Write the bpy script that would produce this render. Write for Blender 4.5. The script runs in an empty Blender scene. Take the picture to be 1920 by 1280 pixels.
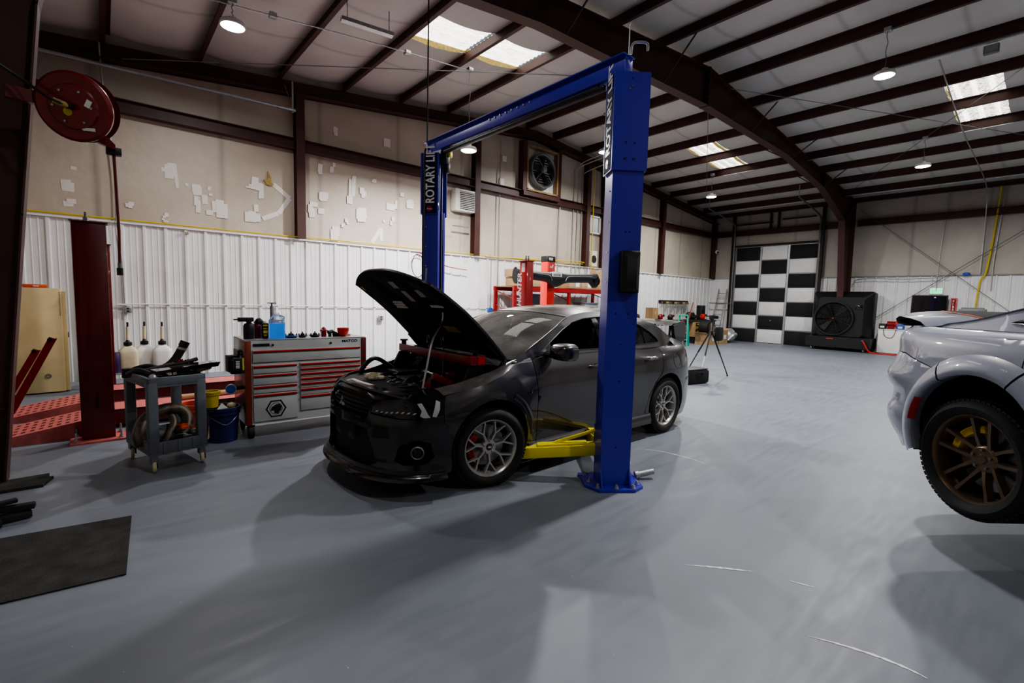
import bpy, bmesh, math, random
from mathutils import Vector, Matrix, Euler
from mathutils.geometry import delaunay_2d_cdt
random.seed(7)
PI = math.pi
COL = bpy.context.scene.collection
def R(a): return math.radians(a)
V = Vector

# ---------------------------------------------------------------- materials
MATS = {}
def mat(name, col, rough=.5, metal=0., var=0., vscale=6., bump=0., bscale=40., coat=0., trans=0., emit=None, estr=0., spec=.5, alpha=1., ior=1.45, stretch=None, rvar=0.):
    if name in MATS: return MATS[name]
    m = bpy.data.materials.new(name); m.use_nodes = True
    nt = m.node_tree; b = nt.nodes['Principled BSDF']
    c = tuple(col) + (1,)
    b.inputs['Base Color'].default_value = c
    b.inputs['Roughness'].default_value = rough
    b.inputs['Metallic'].default_value = metal
    b.inputs['Coat Weight'].default_value = coat
    b.inputs['Coat Roughness'].default_value = .04
    b.inputs['Specular IOR Level'].default_value = spec
    b.inputs['IOR'].default_value = ior
    b.inputs['Transmission Weight'].default_value = trans
    b.inputs['Alpha'].default_value = alpha
    if emit:
        b.inputs['Emission Color'].default_value = tuple(emit) + (1,); b.inputs['Emission Strength'].default_value = estr
    tc = nt.nodes.new('ShaderNodeTexCoord')
    src = tc.outputs['Object']
    if stretch:
        mp = nt.nodes.new('ShaderNodeMapping'); mp.inputs['Scale'].default_value = stretch
        nt.links.new(src, mp.inputs[0]); src = mp.outputs[0]
    n = nt.nodes.new('ShaderNodeTexNoise'); n.inputs['Scale'].default_value = vscale; n.inputs['Detail'].default_value = 5
    nt.links.new(src, n.inputs[0])
    v = var if var else .02
    mr = nt.nodes.new('ShaderNodeMapRange'); mr.inputs[1].default_value = .3; mr.inputs[2].default_value = .7
    mr.inputs[3].default_value = 1 - v; mr.inputs[4].default_value = 1 + v
    nt.links.new(n.outputs[0], mr.inputs[0])
    mx = nt.nodes.new('ShaderNodeVectorMath'); mx.operation = 'SCALE'; mx.inputs[0].default_value = col
    nt.links.new(mr.outputs[0], mx.inputs['Scale']); nt.links.new(mx.outputs[0], b.inputs['Base Color'])
    if rvar:
        mr2 = nt.nodes.new('ShaderNodeMapRange'); mr2.inputs[1].default_value = .3; mr2.inputs[2].default_value = .7
        mr2.inputs[3].default_value = max(0, rough - rvar); mr2.inputs[4].default_value = rough + rvar
        nt.links.new(n.outputs[0], mr2.inputs[0]); nt.links.new(mr2.outputs[0], b.inputs['Roughness'])
    if bump:
        n2 = nt.nodes.new('ShaderNodeTexNoise'); n2.inputs['Scale'].default_value = bscale; n2.inputs['Detail'].default_value = 3
        nt.links.new(src, n2.inputs[0])
        bp = nt.nodes.new('ShaderNodeBump'); bp.inputs['Strength'].default_value = bump; bp.inputs['Distance'].default_value = .01
        nt.links.new(n2.outputs[0], bp.inputs['Height']); nt.links.new(bp.outputs[0], b.inputs['Normal'])
    MATS[name] = m
    return m

M = {}
def defm(key, *a, **k): M[key] = mat(key, *a, **k)
defm('steel', (.062, .022, .018), .5, 0, .15, 3)
defm('steel_dark', (.018, .008, .008), .6, 0, .2, 3)
defm('galv', (.45, .46, .47), .4, .8, .15, 20)
defm('galv_dark', (.2, .21, .21), .5, .6, .15, 20)
defm('drl_white', (.42, .44, .47), .3)
defm('door_black', (.014, .014, .015), .75, 0, .1, 6)
defm('blue_paint', (.040, .034, .40), .38, 0, .05, 4, coat=.15)
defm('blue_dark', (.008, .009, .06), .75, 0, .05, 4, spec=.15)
defm('navy_plastic', (.012, .015, .09), .35, 0, .1, 5)
defm('yellow_paint', (.85, .72, .015), .35, 0, .08, 5, coat=.3)
defm('yellow_plastic', (.62, .47, .02), .45, 0, .08, 9)
defm('red_paint', (.26, .007, .009), .3, 0, .1, 3, coat=.4)
defm('red_deep', (.11, .004, .005), .35, 0, .12, 3, coat=.3)
defm('red_bright', (.62, .02, .015), .35, 0, .06, 4, coat=.3)
defm('red_dusty', (.55, .14, .13), .6, 0, .25, 9, stretch=(1, 6, 1))
defm('orange_plastic', (.75, .10, .02), .4, 0, .06, 5)
defm('orange_trim', (.20, .03, .012), .4, 0, .1, 5, coat=.2)
defm('black_plastic', (.012, .012, .013), .42, 0, .15, 10)
defm('black_gloss', (.006, .006, .007), .12, 0, .1, 4, coat=.6)
defm('black_matte', (.008, .008, .008), .85, 0, .2, 10)
defm('rubber', (.014, .014, .014), .65, 0, .25, 14, bump=.1)
defm('rubber_mat', (.028, .026, .025), .9, 0, .45, 9, bump=.5, bscale=120)
defm('grey_plastic', (.12, .135, .16), .5, 0, .12, 7)
defm('grey_plastic_dark', (.035, .04, .05), .5, 0, .2, 7)
defm('grey_metal', (.32, .33, .34), .4, .3, .06, 6)
defm('chest_grey', (.50, .52, .53), .42, .0, .05, 5)
defm('chest_side', (.10, .075, .075), .3, .2, .25, 5, coat=.3)
defm('chrome', (.75, .75, .76), .15, 1, .05, 10)
defm('alu', (.5, .5, .5), .35, .9, .1, 12)
defm('dirty_metal', (.16, .135, .105), .5, .7, .5, 14, rvar=.15)
defm('engine_grey', (.17, .165, .16), .5, .6, .4, 25)
defm('engine_dark', (.02, .02, .02), .5, .2, .4, 20)
defm('cream_paint', (.62, .50, .27), .45, 0, .1, 3)
defm('cream_plastic', (.68, .60, .40), .45, 0, .15, 6, trans=.15)
defm('white_plastic', (.75, .74, .70), .4, 0, .05, 5)
defm('white_paint', (.78, .78, .77), .45, 0, .05, 4)
defm('cardboard', (.42, .28, .15), .85, 0, .15, 9)
defm('wood', (.30, .19, .09), .7, 0, .3, 6, stretch=(1, 1, .1))
defm('purple', (.03, .008, .06), .35, 0, .1, 5)
defm('green_paint', (.02, .42, .30), .5, 0, .1, 8)
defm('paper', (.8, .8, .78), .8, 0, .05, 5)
defm('tape', (.70, .67, .63), .42, 0, .05, 30)
defm('reel_red', (.17, .005, .006), .3, 0, .1, 3, coat=.4)
defm('blue_fluid', (.05, .32, .85), .15, 0, .03, 5, emit=(.03, .28, .95), estr=.45)  # emission added to brighten the fluid, which is no light source
defm('jug_plastic', (.75, .8, .88), .3, 0, .05, 5, trans=.3)
defm('decal_dark', (.02, .012, .012), .4)
defm('decal_white', (.85, .85, .85), .4)
defm('decal_red', (.35, .01, .01), .4)
defm('lamp_glow', (1, 1, 1), .5, emit=(.93, .97, 1), estr=30)
defm('led_green', (.1, .8, .4), .5, emit=(.1, .9, .4), estr=1.2)
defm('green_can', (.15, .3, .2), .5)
defm('blue_hose', (.03, .1, .4), .4)
defm('red_cloth', (.32, .01, .03), .9, 0, .2, 20, bump=.4)
defm('insul_yellow', (.35, .26, .08), .9, 0, .3, 20)
defm('bronze', (.20, .14, .09), .32, .7, .06, 8)
defm('wheel_grey', (.55, .53, .50), .32, .65, .05, 8)
defm('brake_red', (.4, .02, .015), .35)
defm('brake_yellow', (.8, .5, .02), .35)
defm('disc_metal', (.35, .34, .33), .35, .9, .1, 20)
defm('foil', (.7, .7, .72), .35, .8, .2, 9, bump=.9, bscale=14)

# ---------------------------------------------------------------- geometry builder
def frame_from(d, up=V((0, 0, 1))):
    d = d.normalized()
    if abs(d.dot(up)) > .98: up = V((0, 1, 0)) if abs(d.y) < .9 else V((1, 0, 0))
    x = up.cross(d).normalized(); y = d.cross(x)
    return x, y
class MB:
    def __init__(s): s.bm = bmesh.new()
    def face(s, vs):
        try: return s.bm.faces.new(vs)
        except ValueError: return None
    def box(s, c, size, rot=None, bev=0.):
        c = V(c); m = rot if rot is not None else Matrix.Identity(3)
        if isinstance(m, (int, float)): m = Matrix.Rotation(m, 3, 'Z')
        b2 = bmesh.new(); bmesh.ops.create_cube(b2, size=1)
        for v in b2.verts: v.co = V((v.co.x * size[0], v.co.y * size[1], v.co.z * size[2]))
        if bev: bmesh.ops.bevel(b2, geom=b2.edges[:], offset=min(bev, min(size) * .45), segments=2, affect='EDGES', profile=.5)
        mp = {}
        for v in b2.verts: mp[v] = s.bm.verts.new(c + m @ v.co)
        for f in b2.faces: s.face([mp[v] for v in f.verts])
        b2.free(); return s
    def cyl(s, p0, p1, r, r2=None, n=16, cap=True):
        p0, p1 = V(p0), V(p1); r2 = r if r2 is None else r2
        x, y = frame_from(p1 - p0); A, B = [], []
        for i in range(n):
            a = 2 * PI * i / n; d = x * math.cos(a) + y * math.sin(a)
            A.append(s.bm.verts.new(p0 + d * r)); B.append(s.bm.verts.new(p1 + d * r2))
        for i in range(n): s.face([A[i], A[(i + 1) % n], B[(i + 1) % n], B[i]])
        if cap: s.face(A[::-1]); s.face(B)
        return s
    def tube(s, pts, r, n=8, cap=True, closed=False):
        pts = [V(p) for p in pts]; rings = []; N = len(pts); px = None
        for i, p in enumerate(pts):
            if closed: d = pts[(i + 1) % N] - pts[i - 1]
            else: d = pts[min(i + 1, N - 1)] - pts[max(i - 1, 0)]
            d.normalize()
            if px is None: x, y = frame_from(d)
            else:
                x = (px - d * px.dot(d)); x = x.normalized() if x.length > 1e-6 else frame_from(d)[0]; y = d.cross(x)
            px = x; rr = r[i] if isinstance(r, (list, tuple)) else r
            rings.append([s.bm.verts.new(p + (x * math.cos(2 * PI * k / n) + y * math.sin(2 * PI * k / n)) * rr) for k in range(n)])
        for i in range(N if closed else N - 1):
            A, B = rings[i], rings[(i + 1) % N]
            for k in range(n): s.face([A[k], A[(k + 1) % n], B[(k + 1) % n], B[k]])
        if cap and not closed: s.face(rings[0][::-1]); s.face(rings[-1])
        return s
    def lathe(s, prof, o=(0, 0, 0), axis=(0, 0, 1), n=32):
        o = V(o); ax = V(axis).normalized(); x, y = frame_from(ax); rings = []
        for r, h in prof:
            if r < 1e-6: rings.append([s.bm.verts.new(o + ax * h)])
            else: rings.append([s.bm.verts.new(o + ax * h + (x * math.cos(2 * PI * k / n) + y * math.sin(2 * PI * k / n)) * r) for k in range(n)])
        for A, B in zip(rings, rings[1:]):
            for k in range(n):
                k2 = (k + 1) % n
                if len(A) == 1 and len(B) == 1: break
                if len(A) == 1: s.face([A[0], B[k2], B[k]])
                elif len(B) == 1: s.face([A[k], A[k2], B[0]])
                else: s.face([A[k], A[k2], B[k2], B[k]])
        return s
    def prism(s, poly, o, ux, uy, depth):
        """polygon (u,v) extruded along ux x uy by depth (centred)"""
        o, ux, uy = V(o), V(ux).normalized(), V(uy).normalized(); w = ux.cross(uy)
        A = [s.bm.verts.new(o + ux * p[0] + uy * p[1] - w * depth / 2) for p in poly]
        B = [s.bm.verts.new(o + ux * p[0] + uy * p[1] + w * depth / 2) for p in poly]
        n = len(poly)
        for i in range(n): s.face([A[i], A[(i + 1) % n], B[(i + 1) % n], B[i]])
        s.face(A[::-1]); s.face(B)
        return s
    def sphere(s, c, r, sc=(1, 1, 1), seg=16, rot=None):
        b2 = bmesh.new(); bmesh.ops.create_uvsphere(b2, u_segments=seg, v_segments=max(6, seg // 2), radius=r)
        m = rot if rot is not None else Matrix.Identity(3); mp = {}
        for v in b2.verts: mp[v] = s.bm.verts.new(V(c) + m @ V((v.co.x * sc[0], v.co.y * sc[1], v.co.z * sc[2])))
        for f in b2.faces: s.face([mp[v] for v in f.verts])
        b2.free(); return s
    def grid(s, rows):
        vs = [[s.bm.verts.new(V(p)) for p in row] for row in rows]
        for i in range(len(vs) - 1):
            for j in range(len(vs[0]) - 1): s.face([vs[i][j], vs[i][j + 1], vs[i + 1][j + 1], vs[i + 1][j]])
        return s
    def poly(s, pts): s.face([s.bm.verts.new(V(p)) for p in pts]); return s
    def build(s, name, m, parent=None, ang=32, recalc=True, loc=None, rotz=0.):
        if recalc: bmesh.ops.recalc_face_normals(s.bm, faces=s.bm.faces[:])
        a = R(ang)
        for f in s.bm.faces: f.smooth = True
        for e in s.bm.edges:
            if len(e.link_faces) == 2:
                if e.calc_face_angle(0) > a: e.smooth = False
        me = bpy.data.meshes.new(name); s.bm.to_mesh(me); s.bm.free()
        me.materials.append(M[m] if isinstance(m, str) else m)
        o = bpy.data.objects.new(name, me); COL.objects.link(o)
        if parent: o.parent = parent
        if loc: o.location = loc
        if rotz: o.rotation_euler.z = rotz
        return o
def tag(o, label=None, cat=None, group=None, kind=None):
    if label: o['label'] = label
    if cat: o['category'] = cat
    if group: o['group'] = group
    if kind: o['kind'] = kind
    return o
def thing(name, label, cat, loc=(0, 0, 0), rotz=0, group=None):
    o = bpy.data.objects.new(name, None); COL.objects.link(o); o.empty_display_size = .1
    o.location = loc; o.rotation_euler = (0, 0, rotz)
    return tag(o, label, cat, group)
def struct(mb, name, m, label=None, **k):
    o = mb.build(name, m, **k); o['kind'] = 'structure'
    if label: o['label'] = label
    return o
def copy_tree(o, parent=None):
    c = o.copy(); COL.objects.link(c); c.parent = parent
    for ch in list(o.children): copy_tree(ch, c)
    return c
def text(name, s, m, parent, loc, rx, size, extrude=.001, sx=1., align='LEFT', shear=0, bold=.0):
    """lettering turned into a mesh; rx = 3x3 matrix (columns: text right, text up, outward)"""
    cu = bpy.data.curves.new(name, 'FONT'); cu.body = s; cu.size = size; cu.extrude = extrude; cu.align_x = align; cu.shear = shear
    cu.offset = bold * size; cu.resolution_u = 3
    t = bpy.data.objects.new(name + '_tmp', cu); COL.objects.link(t)
    bpy.context.view_layer.update()
    dg = bpy.context.evaluated_depsgraph_get()
    me = bpy.data.meshes.new_from_object(t.evaluated_get(dg)); bpy.data.objects.remove(t)
    me.name = name; me.materials.clear(); me.materials.append(M[m])
    mm = rx.to_4x4(); mm.translation = V(loc)
    me.transform(mm @ Matrix.Diagonal((sx, 1, 1, 1)))
    o = bpy.data.objects.new(name, me); COL.objects.link(o); o.parent = parent
    return o
def mat3(x, y):
    x, y = V(x).normalized(), V(y).normalized(); z = x.cross(y)
    return Matrix((x, y, z)).transposed()
def bez(pts, n=10):
    """Catmull-Rom through points"""
    P = [V(p) for p in pts]; out = []
    for i in range(len(P) - 1):
        p0, p1, p2, p3 = P[max(i - 1, 0)], P[i], P[i + 1], P[min(i + 2, len(P) - 1)]
        for k in range(n):
            t = k / n
            out.append(.5 * ((2 * p1) + (p2 - p0) * t + (2 * p0 - 5 * p1 + 4 * p2 - p3) * t * t + (3 * p1 - p0 - 3 * p2 + p3) * t ** 3))
    out.append(P[-1]); return out
def sag(a, b, d, n=12):
    a, b = V(a), V(b)
    return [a.lerp(b, i / n) - V((0, 0, d * 4 * (i / n) * (1 - i / n))) for i in range(n + 1)]

# camera (solved from the photograph's vanishing points)
CAM_H = 1.54; YAW = R(40.76); PIT = R(5.0); ROL = R(1.44); FPX = 893.
def cam_axes():
    cy, sy = math.cos(YAW), math.sin(YAW)
    f = V((sy * math.cos(PIT), cy * math.cos(PIT), -math.sin(PIT)))
    r = V((cy, -sy, 0)); u = r.cross(f)
    return r * math.cos(ROL) + u * math.sin(ROL), -r * math.sin(ROL) + u * math.cos(ROL), f
CR, CU, CF = cam_axes()
def at(x, y, axis, val):
    """point of a world plane (axis 0/1/2 = val) seen at a position of the photograph"""
    d = CR * ((x - 960) / FPX) - CU * ((y - 640) / FPX) + CF
    C = V((0, 0, CAM_H)); return C + d * ((val - C[axis]) / d[axis])
cd = bpy.data.cameras.new('camera'); cam = bpy.data.objects.new('camera', cd); COL.objects.link(cam)
cd.sensor_width = 36; cd.lens = FPX / 1920 * 36; cd.clip_end = 200; cd.clip_start = .05
mm = Matrix((CR, CU, -CF)).transposed().to_4x4(); mm.translation = (0, 0, CAM_H); cam.matrix_world = mm
bpy.context.scene.camera = cam
# ================================================================ the building
XL, XR, YG, YB, XC = -1.5, 21.1, 10.7, -8.0, 9.9       # left wall, far wall, gable wall, back wall, ridge
def zr(x): return 5.52 + .1 * (x if x < XC else 2 * XC - x)   # underside of the purlins
PD = .2
# floor material: painted concrete
def floor_mat():
    m = bpy.data.materials.new('painted_concrete'); m.use_nodes = True; nt = m.node_tree; b = nt.nodes['Principled BSDF']
    N = nt.nodes.new; L = nt.links.new
    tc = N('ShaderNodeTexCoord')
    n1 = N('ShaderNodeTexNoise'); n1.inputs['Scale'].default_value = .7; n1.inputs['Detail'].default_value = 6; n1.inputs['Roughness'].default_value = .6
    L(tc.outputs['Object'], n1.inputs[0])
    n2 = N('ShaderNodeTexNoise'); n2.inputs['Scale'].default_value = 9; n2.inputs['Detail'].default_value = 6; L(tc.outputs['Object'], n2.inputs[0])
    mp = N('ShaderNodeMapping'); mp.inputs['Scale'].default_value = (1.2, 7, 1); mp.inputs['Rotation'].default_value = (0, 0, .35); L(tc.outputs['Object'], mp.inputs[0])
    n3 = N('ShaderNodeTexNoise'); n3.inputs['Scale'].default_value = 2.2; n3.inputs['Detail'].default_value = 7; L(mp.outputs[0], n3.inputs[0])
    r = N('ShaderNodeValToRGB'); r.color_ramp.elements[0].position = .3; r.color_ramp.elements[1].position = .75
    r.color_ramp.elements[0].color = (.158, .174, .205, 1); r.color_ramp.elements[1].color = (.205, .224, .258, 1)
    a = N('ShaderNodeMath'); a.operation = 'ADD'; L(n1.outputs[0], a.inputs[0])
    s = N('ShaderNodeMath'); s.operation = 'MULTIPLY_ADD'; s.inputs[1].default_value = .35; s.inputs[2].default_value = -.17; L(n3.outputs[0], s.inputs[0]); L(s.outputs[0], a.inputs[1])
    L(a.outputs[0], r.inputs[0])
    # small paint chips
    vo = N('ShaderNodeTexNoise'); vo.inputs['Scale'].default_value = 55; vo.inputs['Detail'].default_value = 2; L(tc.outputs['Object'], vo.inputs[0])
    th = N('ShaderNodeMath'); th.operation = 'GREATER_THAN'; th.inputs[1].default_value = .765; L(vo.outputs[0], th.inputs[0])
    mx = N('ShaderNodeMix'); mx.data_type = 'RGBA'; L(th.outputs[0], mx.inputs[0]); L(r.outputs[0], mx.inputs[6]); mx.inputs[7].default_value = (.4, .4, .4, 1)
    L(mx.outputs[2], b.inputs['Base Color'])
    rr = N('ShaderNodeMapRange'); rr.inputs[1].default_value = .3; rr.inputs[2].default_value = .7; rr.inputs[3].default_value = .40; rr.inputs[4].default_value = .55
    L(n3.outputs[0], rr.inputs[0]); L(rr.outputs[0], b.inputs['Roughness'])
    bp = N('ShaderNodeBump'); bp.inputs['Strength'].default_value = .03; bp.inputs['Distance'].default_value = .01; L(n2.outputs[0], bp.inputs['Height']); L(bp.outputs[0], b.inputs['Normal'])
    return m
def insul_mat(name, lo, hi, seam, sax):
    """vinyl faced insulation with faint seams; sax = axis index carrying the seams"""
    m = bpy.data.materials.new(name); m.use_nodes = True; nt = m.node_tree; b = nt.nodes['Principled BSDF']
    N = nt.nodes.new; L = nt.links.new
    tc = N('ShaderNodeTexCoord'); sp = N('ShaderNodeSeparateXYZ'); L(tc.outputs['Object'], sp.inputs[0])
    n1 = N('ShaderNodeTexNoise'); n1.inputs['Scale'].default_value = .55; n1.inputs['Detail'].default_value = 8; n1.inputs['Roughness'].default_value = .62; L(tc.outputs['Object'], n1.inputs[0])
    r = N('ShaderNodeValToRGB'); r.color_ramp.elements[0].position = .3; r.color_ramp.elements[1].position = .7
    r.color_ramp.elements[0].color = lo + (1,); r.color_ramp.elements[1].color = hi + (1,); L(n1.outputs[0], r.inputs[0])
    d = N('ShaderNodeMath'); d.operation = 'DIVIDE'; d.inputs[1].default_value = seam; L(sp.outputs[sax], d.inputs[0])
    fr = N('ShaderNodeMath'); fr.operation = 'FRACT'; L(d.outputs[0], fr.inputs[0])
    pp = N('ShaderNodeMath'); pp.operation = 'PINGPONG'; pp.inputs[1].default_value = .5; L(d.outputs[0], pp.inputs[0])
    mr = N('ShaderNodeMapRange'); mr.inputs[1].default_value = 0; mr.inputs[2].default_value = .045; mr.inputs[3].default_value = .74; mr.inputs[4].default_value = 1; L(pp.outputs[0], mr.inputs[0])
    mx = N('ShaderNodeVectorMath'); mx.operation = 'SCALE'; L(r.outputs[0], mx.inputs[0]); L(mr.outputs[0], mx.inputs['Scale']); L(mx.outputs[0], b.inputs['Base Color'])
    b.inputs['Roughness'].default_value = .5
    n2 = N('ShaderNodeTexNoise'); n2.inputs['Scale'].default_value = 2.5; n2.inputs['Detail'].default_value = 4; L(tc.outputs['Object'], n2.inputs[0])
    bp = N('ShaderNodeBump'); bp.inputs['Strength'].default_value = .35; bp.inputs['Distance'].default_value = .05; L(n2.outputs[0], bp.inputs['Height']); L(bp.outputs[0], b.inputs['Normal'])
    return m
M['floor'] = floor_mat()
M['wall_insul'] = insul_mat('wall_insulation', (.42, .36, .29), (.57, .50, .42), 1.83, 0)
M['wall_insul_y'] = insul_mat('wall_insulation_far', (.36, .325, .28), (.48, .44, .38), 1.83, 1)
M['roof_insul'] = insul_mat('roof_insulation', (.50, .47, .44), (.62, .59, .55), 1.52, 1)
defm('panel_white', (.74, .74, .74), .38, 0, .05, 2.5)
defm('trim_brown', (.10, .035, .025), .5, 0, .2, 3)

b = MB(); b.box(((XL + XR) / 2, (YG + YB) / 2, -.1), (XR - XL + 1, YG - YB + 1, .2)); struct(b, 'floor', 'floor', 'grey-blue painted concrete floor')
# gable wall (left in the picture), far side wall, near side wall, back wall
def wall_poly(pts): return MB().poly(pts)
def ztop(x): return zr(x) + PD
b = MB(); xs = [XL, 4, XC, 15, XR]
rows = [[(x, YG, 0) for x in xs], [(x, YG, ztop(x)) for x in xs]]
b.grid(rows); struct(b, 'wall_left', 'wall_insul', 'gable wall lined with stained beige insulation')
b = MB(); b.grid([[(XR, y, 0) for y in (YB, 0, YG)], [(XR, y, ztop(XR)) for y in (YB, 0, YG)]]); struct(b, 'wall_far', 'wall_insul_y', 'far side wall lined with beige insulation')
b = MB(); b.grid([[(XL, y, 0) for y in (YB, 0, YG)], [(XL, y, ztop(XL)) for y in (YB, 0, YG)]]); struct(b, 'wall_near', 'wall_insul_y')
b = MB(); b.grid([[(x, YB, 0) for x in xs], [(x, YB, ztop(x)) for x in xs]]); struct(b, 'wall_back', 'wall_insul')

# ribbed white wainscot panels with rib relief, 2.7 m high
def ribbed(a, bb, z0, z1, axis, const, sgn, pitch=.305):
    """ribbed sheet from a to bb along axis (0 x / 1 y), standing proud of the wall by sgn"""
    prof = []; k = math.ceil(a / pitch); s = a; prof.append((a, 0))
    while k * pitch < bb:
        c = k * pitch
        if c - .035 > a and c + .035 < bb:
            for d, h in ((-.035, 0), (-.018, .03), (.018, .03), (.035, 0)): prof.append((c + d, h))
        for q in (.11, .195):
            if c + q + .01 < bb and c + q - .01 > a:
                for d, h in ((-.012, 0), (-.005, .006), (.005, .006), (.012, 0)): prof.append((c + q + d, h))
        k += 1
    prof.append((bb, 0)); prof.sort(); b = MB(); rows = []
    for z in (z0, z1):
        rows.append([((u, const + sgn * (.012 + h), z) if axis == 0 else (const + sgn * (.012 + h), u, z)) for u, h in prof])
    return b.grid(rows)
b = ribbed(XL, XR - .02, 0, 2.68, 0, YG, -1); struct(b, 'trim_1', 'panel_white', 'white ribbed steel wainscot along the gable wall', ang=20)
b = ribbed(9.86, YG - .03, 0, 2.68, 1, XR, -1); struct(b, 'trim_2', 'panel_white', 'white ribbed wainscot in the far corner', ang=20)
b = ribbed(YB, 6.32, 0, 2.68, 1, XR, -1); struct(b, 'trim_3', 'panel_white', 'white ribbed wainscot on the far wall', ang=20)
b = MB(); b.box(((XL + XR) / 2, YG - .03, 2.69), (XR - XL, .07, .03)); struct(b, 'trim_4', 'white_paint', 'white cap strip over the wainscot')
b = MB(); b.box((XR - .03, (YB + 6.3) / 2, 2.69), (.07, 6.3 - YB, .03)); struct(b, 'trim_5', 'galv_dark')

# purlins
PX = [-1.2, .2, 1.53, 2.88, 4.18, 5.53, 6.86, 8.2, 9.56]; PX = PX + [2 * XC + .42 - x for x in PX[::-1]]
ti = 6
SKY = [(4.18, 6.86, 7.07, 8.0), (13.46, 16.1, 7.2, 8.05), (13.46, 16.1, 1.22, 2.1)]
for x in PX:
    b = MB(); z = zr(x); t = .012; f = .07 if x < XC else -.07
    prof = [(-f, 0), (0, 0), (0, PD - t), (f, PD - t), (f, PD), (-t if f > 0 else t, PD), (-t if f > 0 else t, t), (-f, t)]
    b.prism(prof, (x, (YG + YB) / 2, z), (1, 0, 0), (0, 0, 1), YG - YB - .02)
    struct(b, 'trim_%d' % ti, 'steel', 'dark red roof purlin running out from the gable wall'); ti += 1
# roof insulation sagging between the purlins, with openings for the skylights
xs_all = [XL] + PX + [XR]
cols = []
for a, c in zip(xs_all, xs_all[1:]):
    n = 6
    for k in range(n):
        t = k / n; x = a + (c - a) * t
        cols.append((x, zr(x) + PD - .075 * 4 * t * (1 - t) * min(1, (c - a) / 1.2)))
cols.append((XR, zr(XR) + PD))
ys = [YB, -4, 0, 1.22, 2.1, 4, 7.07, 8.0, YG]
def in_sky(x, y):
    for i, (x0, x1, y0, y1) in enumerate(SKY):
        if x0 < x < x1 and y0 - .2 < y < y1 + .01: return True
    return False
b = MB(); vs = [[b.bm.verts.new((x, y, z)) for y in ys] for x, z in cols]
for i in range(len(cols) - 1):
    for j in range(len(ys) - 1):
        xm, ym = (cols[i][0] + cols[i + 1][0]) / 2, (ys[j] + ys[j + 1]) / 2
        if in_sky(xm, ym): continue
        b.face([vs[i][j], vs[i][j + 1], vs[i + 1][j + 1], vs[i + 1][j]])
struct(b, 'ceiling', 'roof_insul', 'white insulation blanket sagging between the roof purlins', ang=60, recalc=False)
# skylight sheets (corrugated, weathered, daylight behind)
def sky_mat():
    m = bpy.data.materials.new('skylight_sheet'); m.use_nodes = True; nt = m.node_tree; b = nt.nodes['Principled BSDF']; N = nt.nodes.new; L = nt.links.new
    tc = N('ShaderNodeTexCoord'); mp = N('ShaderNodeMapping'); mp.inputs['Scale'].default_value = (1, 14, 1); L(tc.outputs['Object'], mp.inputs[0])
    n = N('ShaderNodeTexNoise'); n.inputs['Scale'].default_value = 3.5; n.inputs['Detail'].default_value = 8; n.inputs['Roughness'].default_value = .75; L(mp.outputs[0], n.inputs[0])
    r = N('ShaderNodeValToRGB'); r.color_ramp.elements[0].position = .36; r.color_ramp.elements[1].position = .5
    r.color_ramp.elements[0].color = (.42, .36, .26, 1); r.color_ramp.elements[1].color = (1, .97, .90, 1); L(n.outputs[0], r.inputs[0])
    sp = N('ShaderNodeSeparateXYZ'); L(tc.outputs['Object'], sp.inputs[0])
    wv = N('ShaderNodeMath'); wv.operation = 'MULTIPLY'; wv.inputs[1].default_value = 2 * PI / .27; L(sp.outputs[1], wv.inputs[0])
    sn = N('ShaderNodeMath'); sn.operation = 'SINE'; L(wv.outputs[0], sn.inputs[0])
    st = N('ShaderNodeMapRange'); st.inputs[1].default_value = .2; st.inputs[2].default_value = .75; L(sn.outputs[0], st.inputs[0])
    mp2 = N('ShaderNodeMapping'); mp2.inputs['Scale'].default_value = (1, 1, 1); L(tc.outputs['Object'], mp2.inputs[0])
    n2 = N('ShaderNodeTexNoise'); n2.inputs['Scale'].default_value = 16; n2.inputs['Detail'].default_value = 6; L(mp2.outputs[0], n2.inputs[0])
    r2 = N('ShaderNodeValToRGB'); r2.color_ramp.elements[0].position = .42; r2.color_ramp.elements[1].position = .58
    r2.color_ramp.elements[0].color = (.16, .15, .12, 1); r2.color_ramp.elements[1].color = (.62, .60, .55, 1); L(n2.outputs[0], r2.inputs[0])
    xm = N('ShaderNodeMapRange'); xm.inputs[1].default_value = 9; xm.inputs[2].default_value = 12; xm.inputs[3].default_value = .25; xm.inputs[4].default_value = .9; L(sp.outputs[0], xm.inputs[0])
    iv = N('ShaderNodeMath'); iv.operation = 'SUBTRACT'; iv.inputs[0].default_value = 1; L(st.outputs[0], iv.inputs[1])
    fm = N('ShaderNodeMath'); fm.operation = 'MULTIPLY'; L(iv.outputs[0], fm.inputs[0]); L(xm.outputs[0], fm.inputs[1])
    mxs = N('ShaderNodeMix'); mxs.data_type = 'RGBA'; L(fm.outputs[0], mxs.inputs[0]); L(r.outputs[0], mxs.inputs[6]); L(r2.outputs[0], mxs.inputs[7])
    r = mxs
    L(r.outputs[2], b.inputs['Emission Color']); b.inputs['Emission Strength'].default_value = SKYE; b.inputs['Base Color'].default_value = (.5, .5, .48, 1)
    return m
SKYE = 3.0
M['sky'] = sky_mat()
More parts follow.
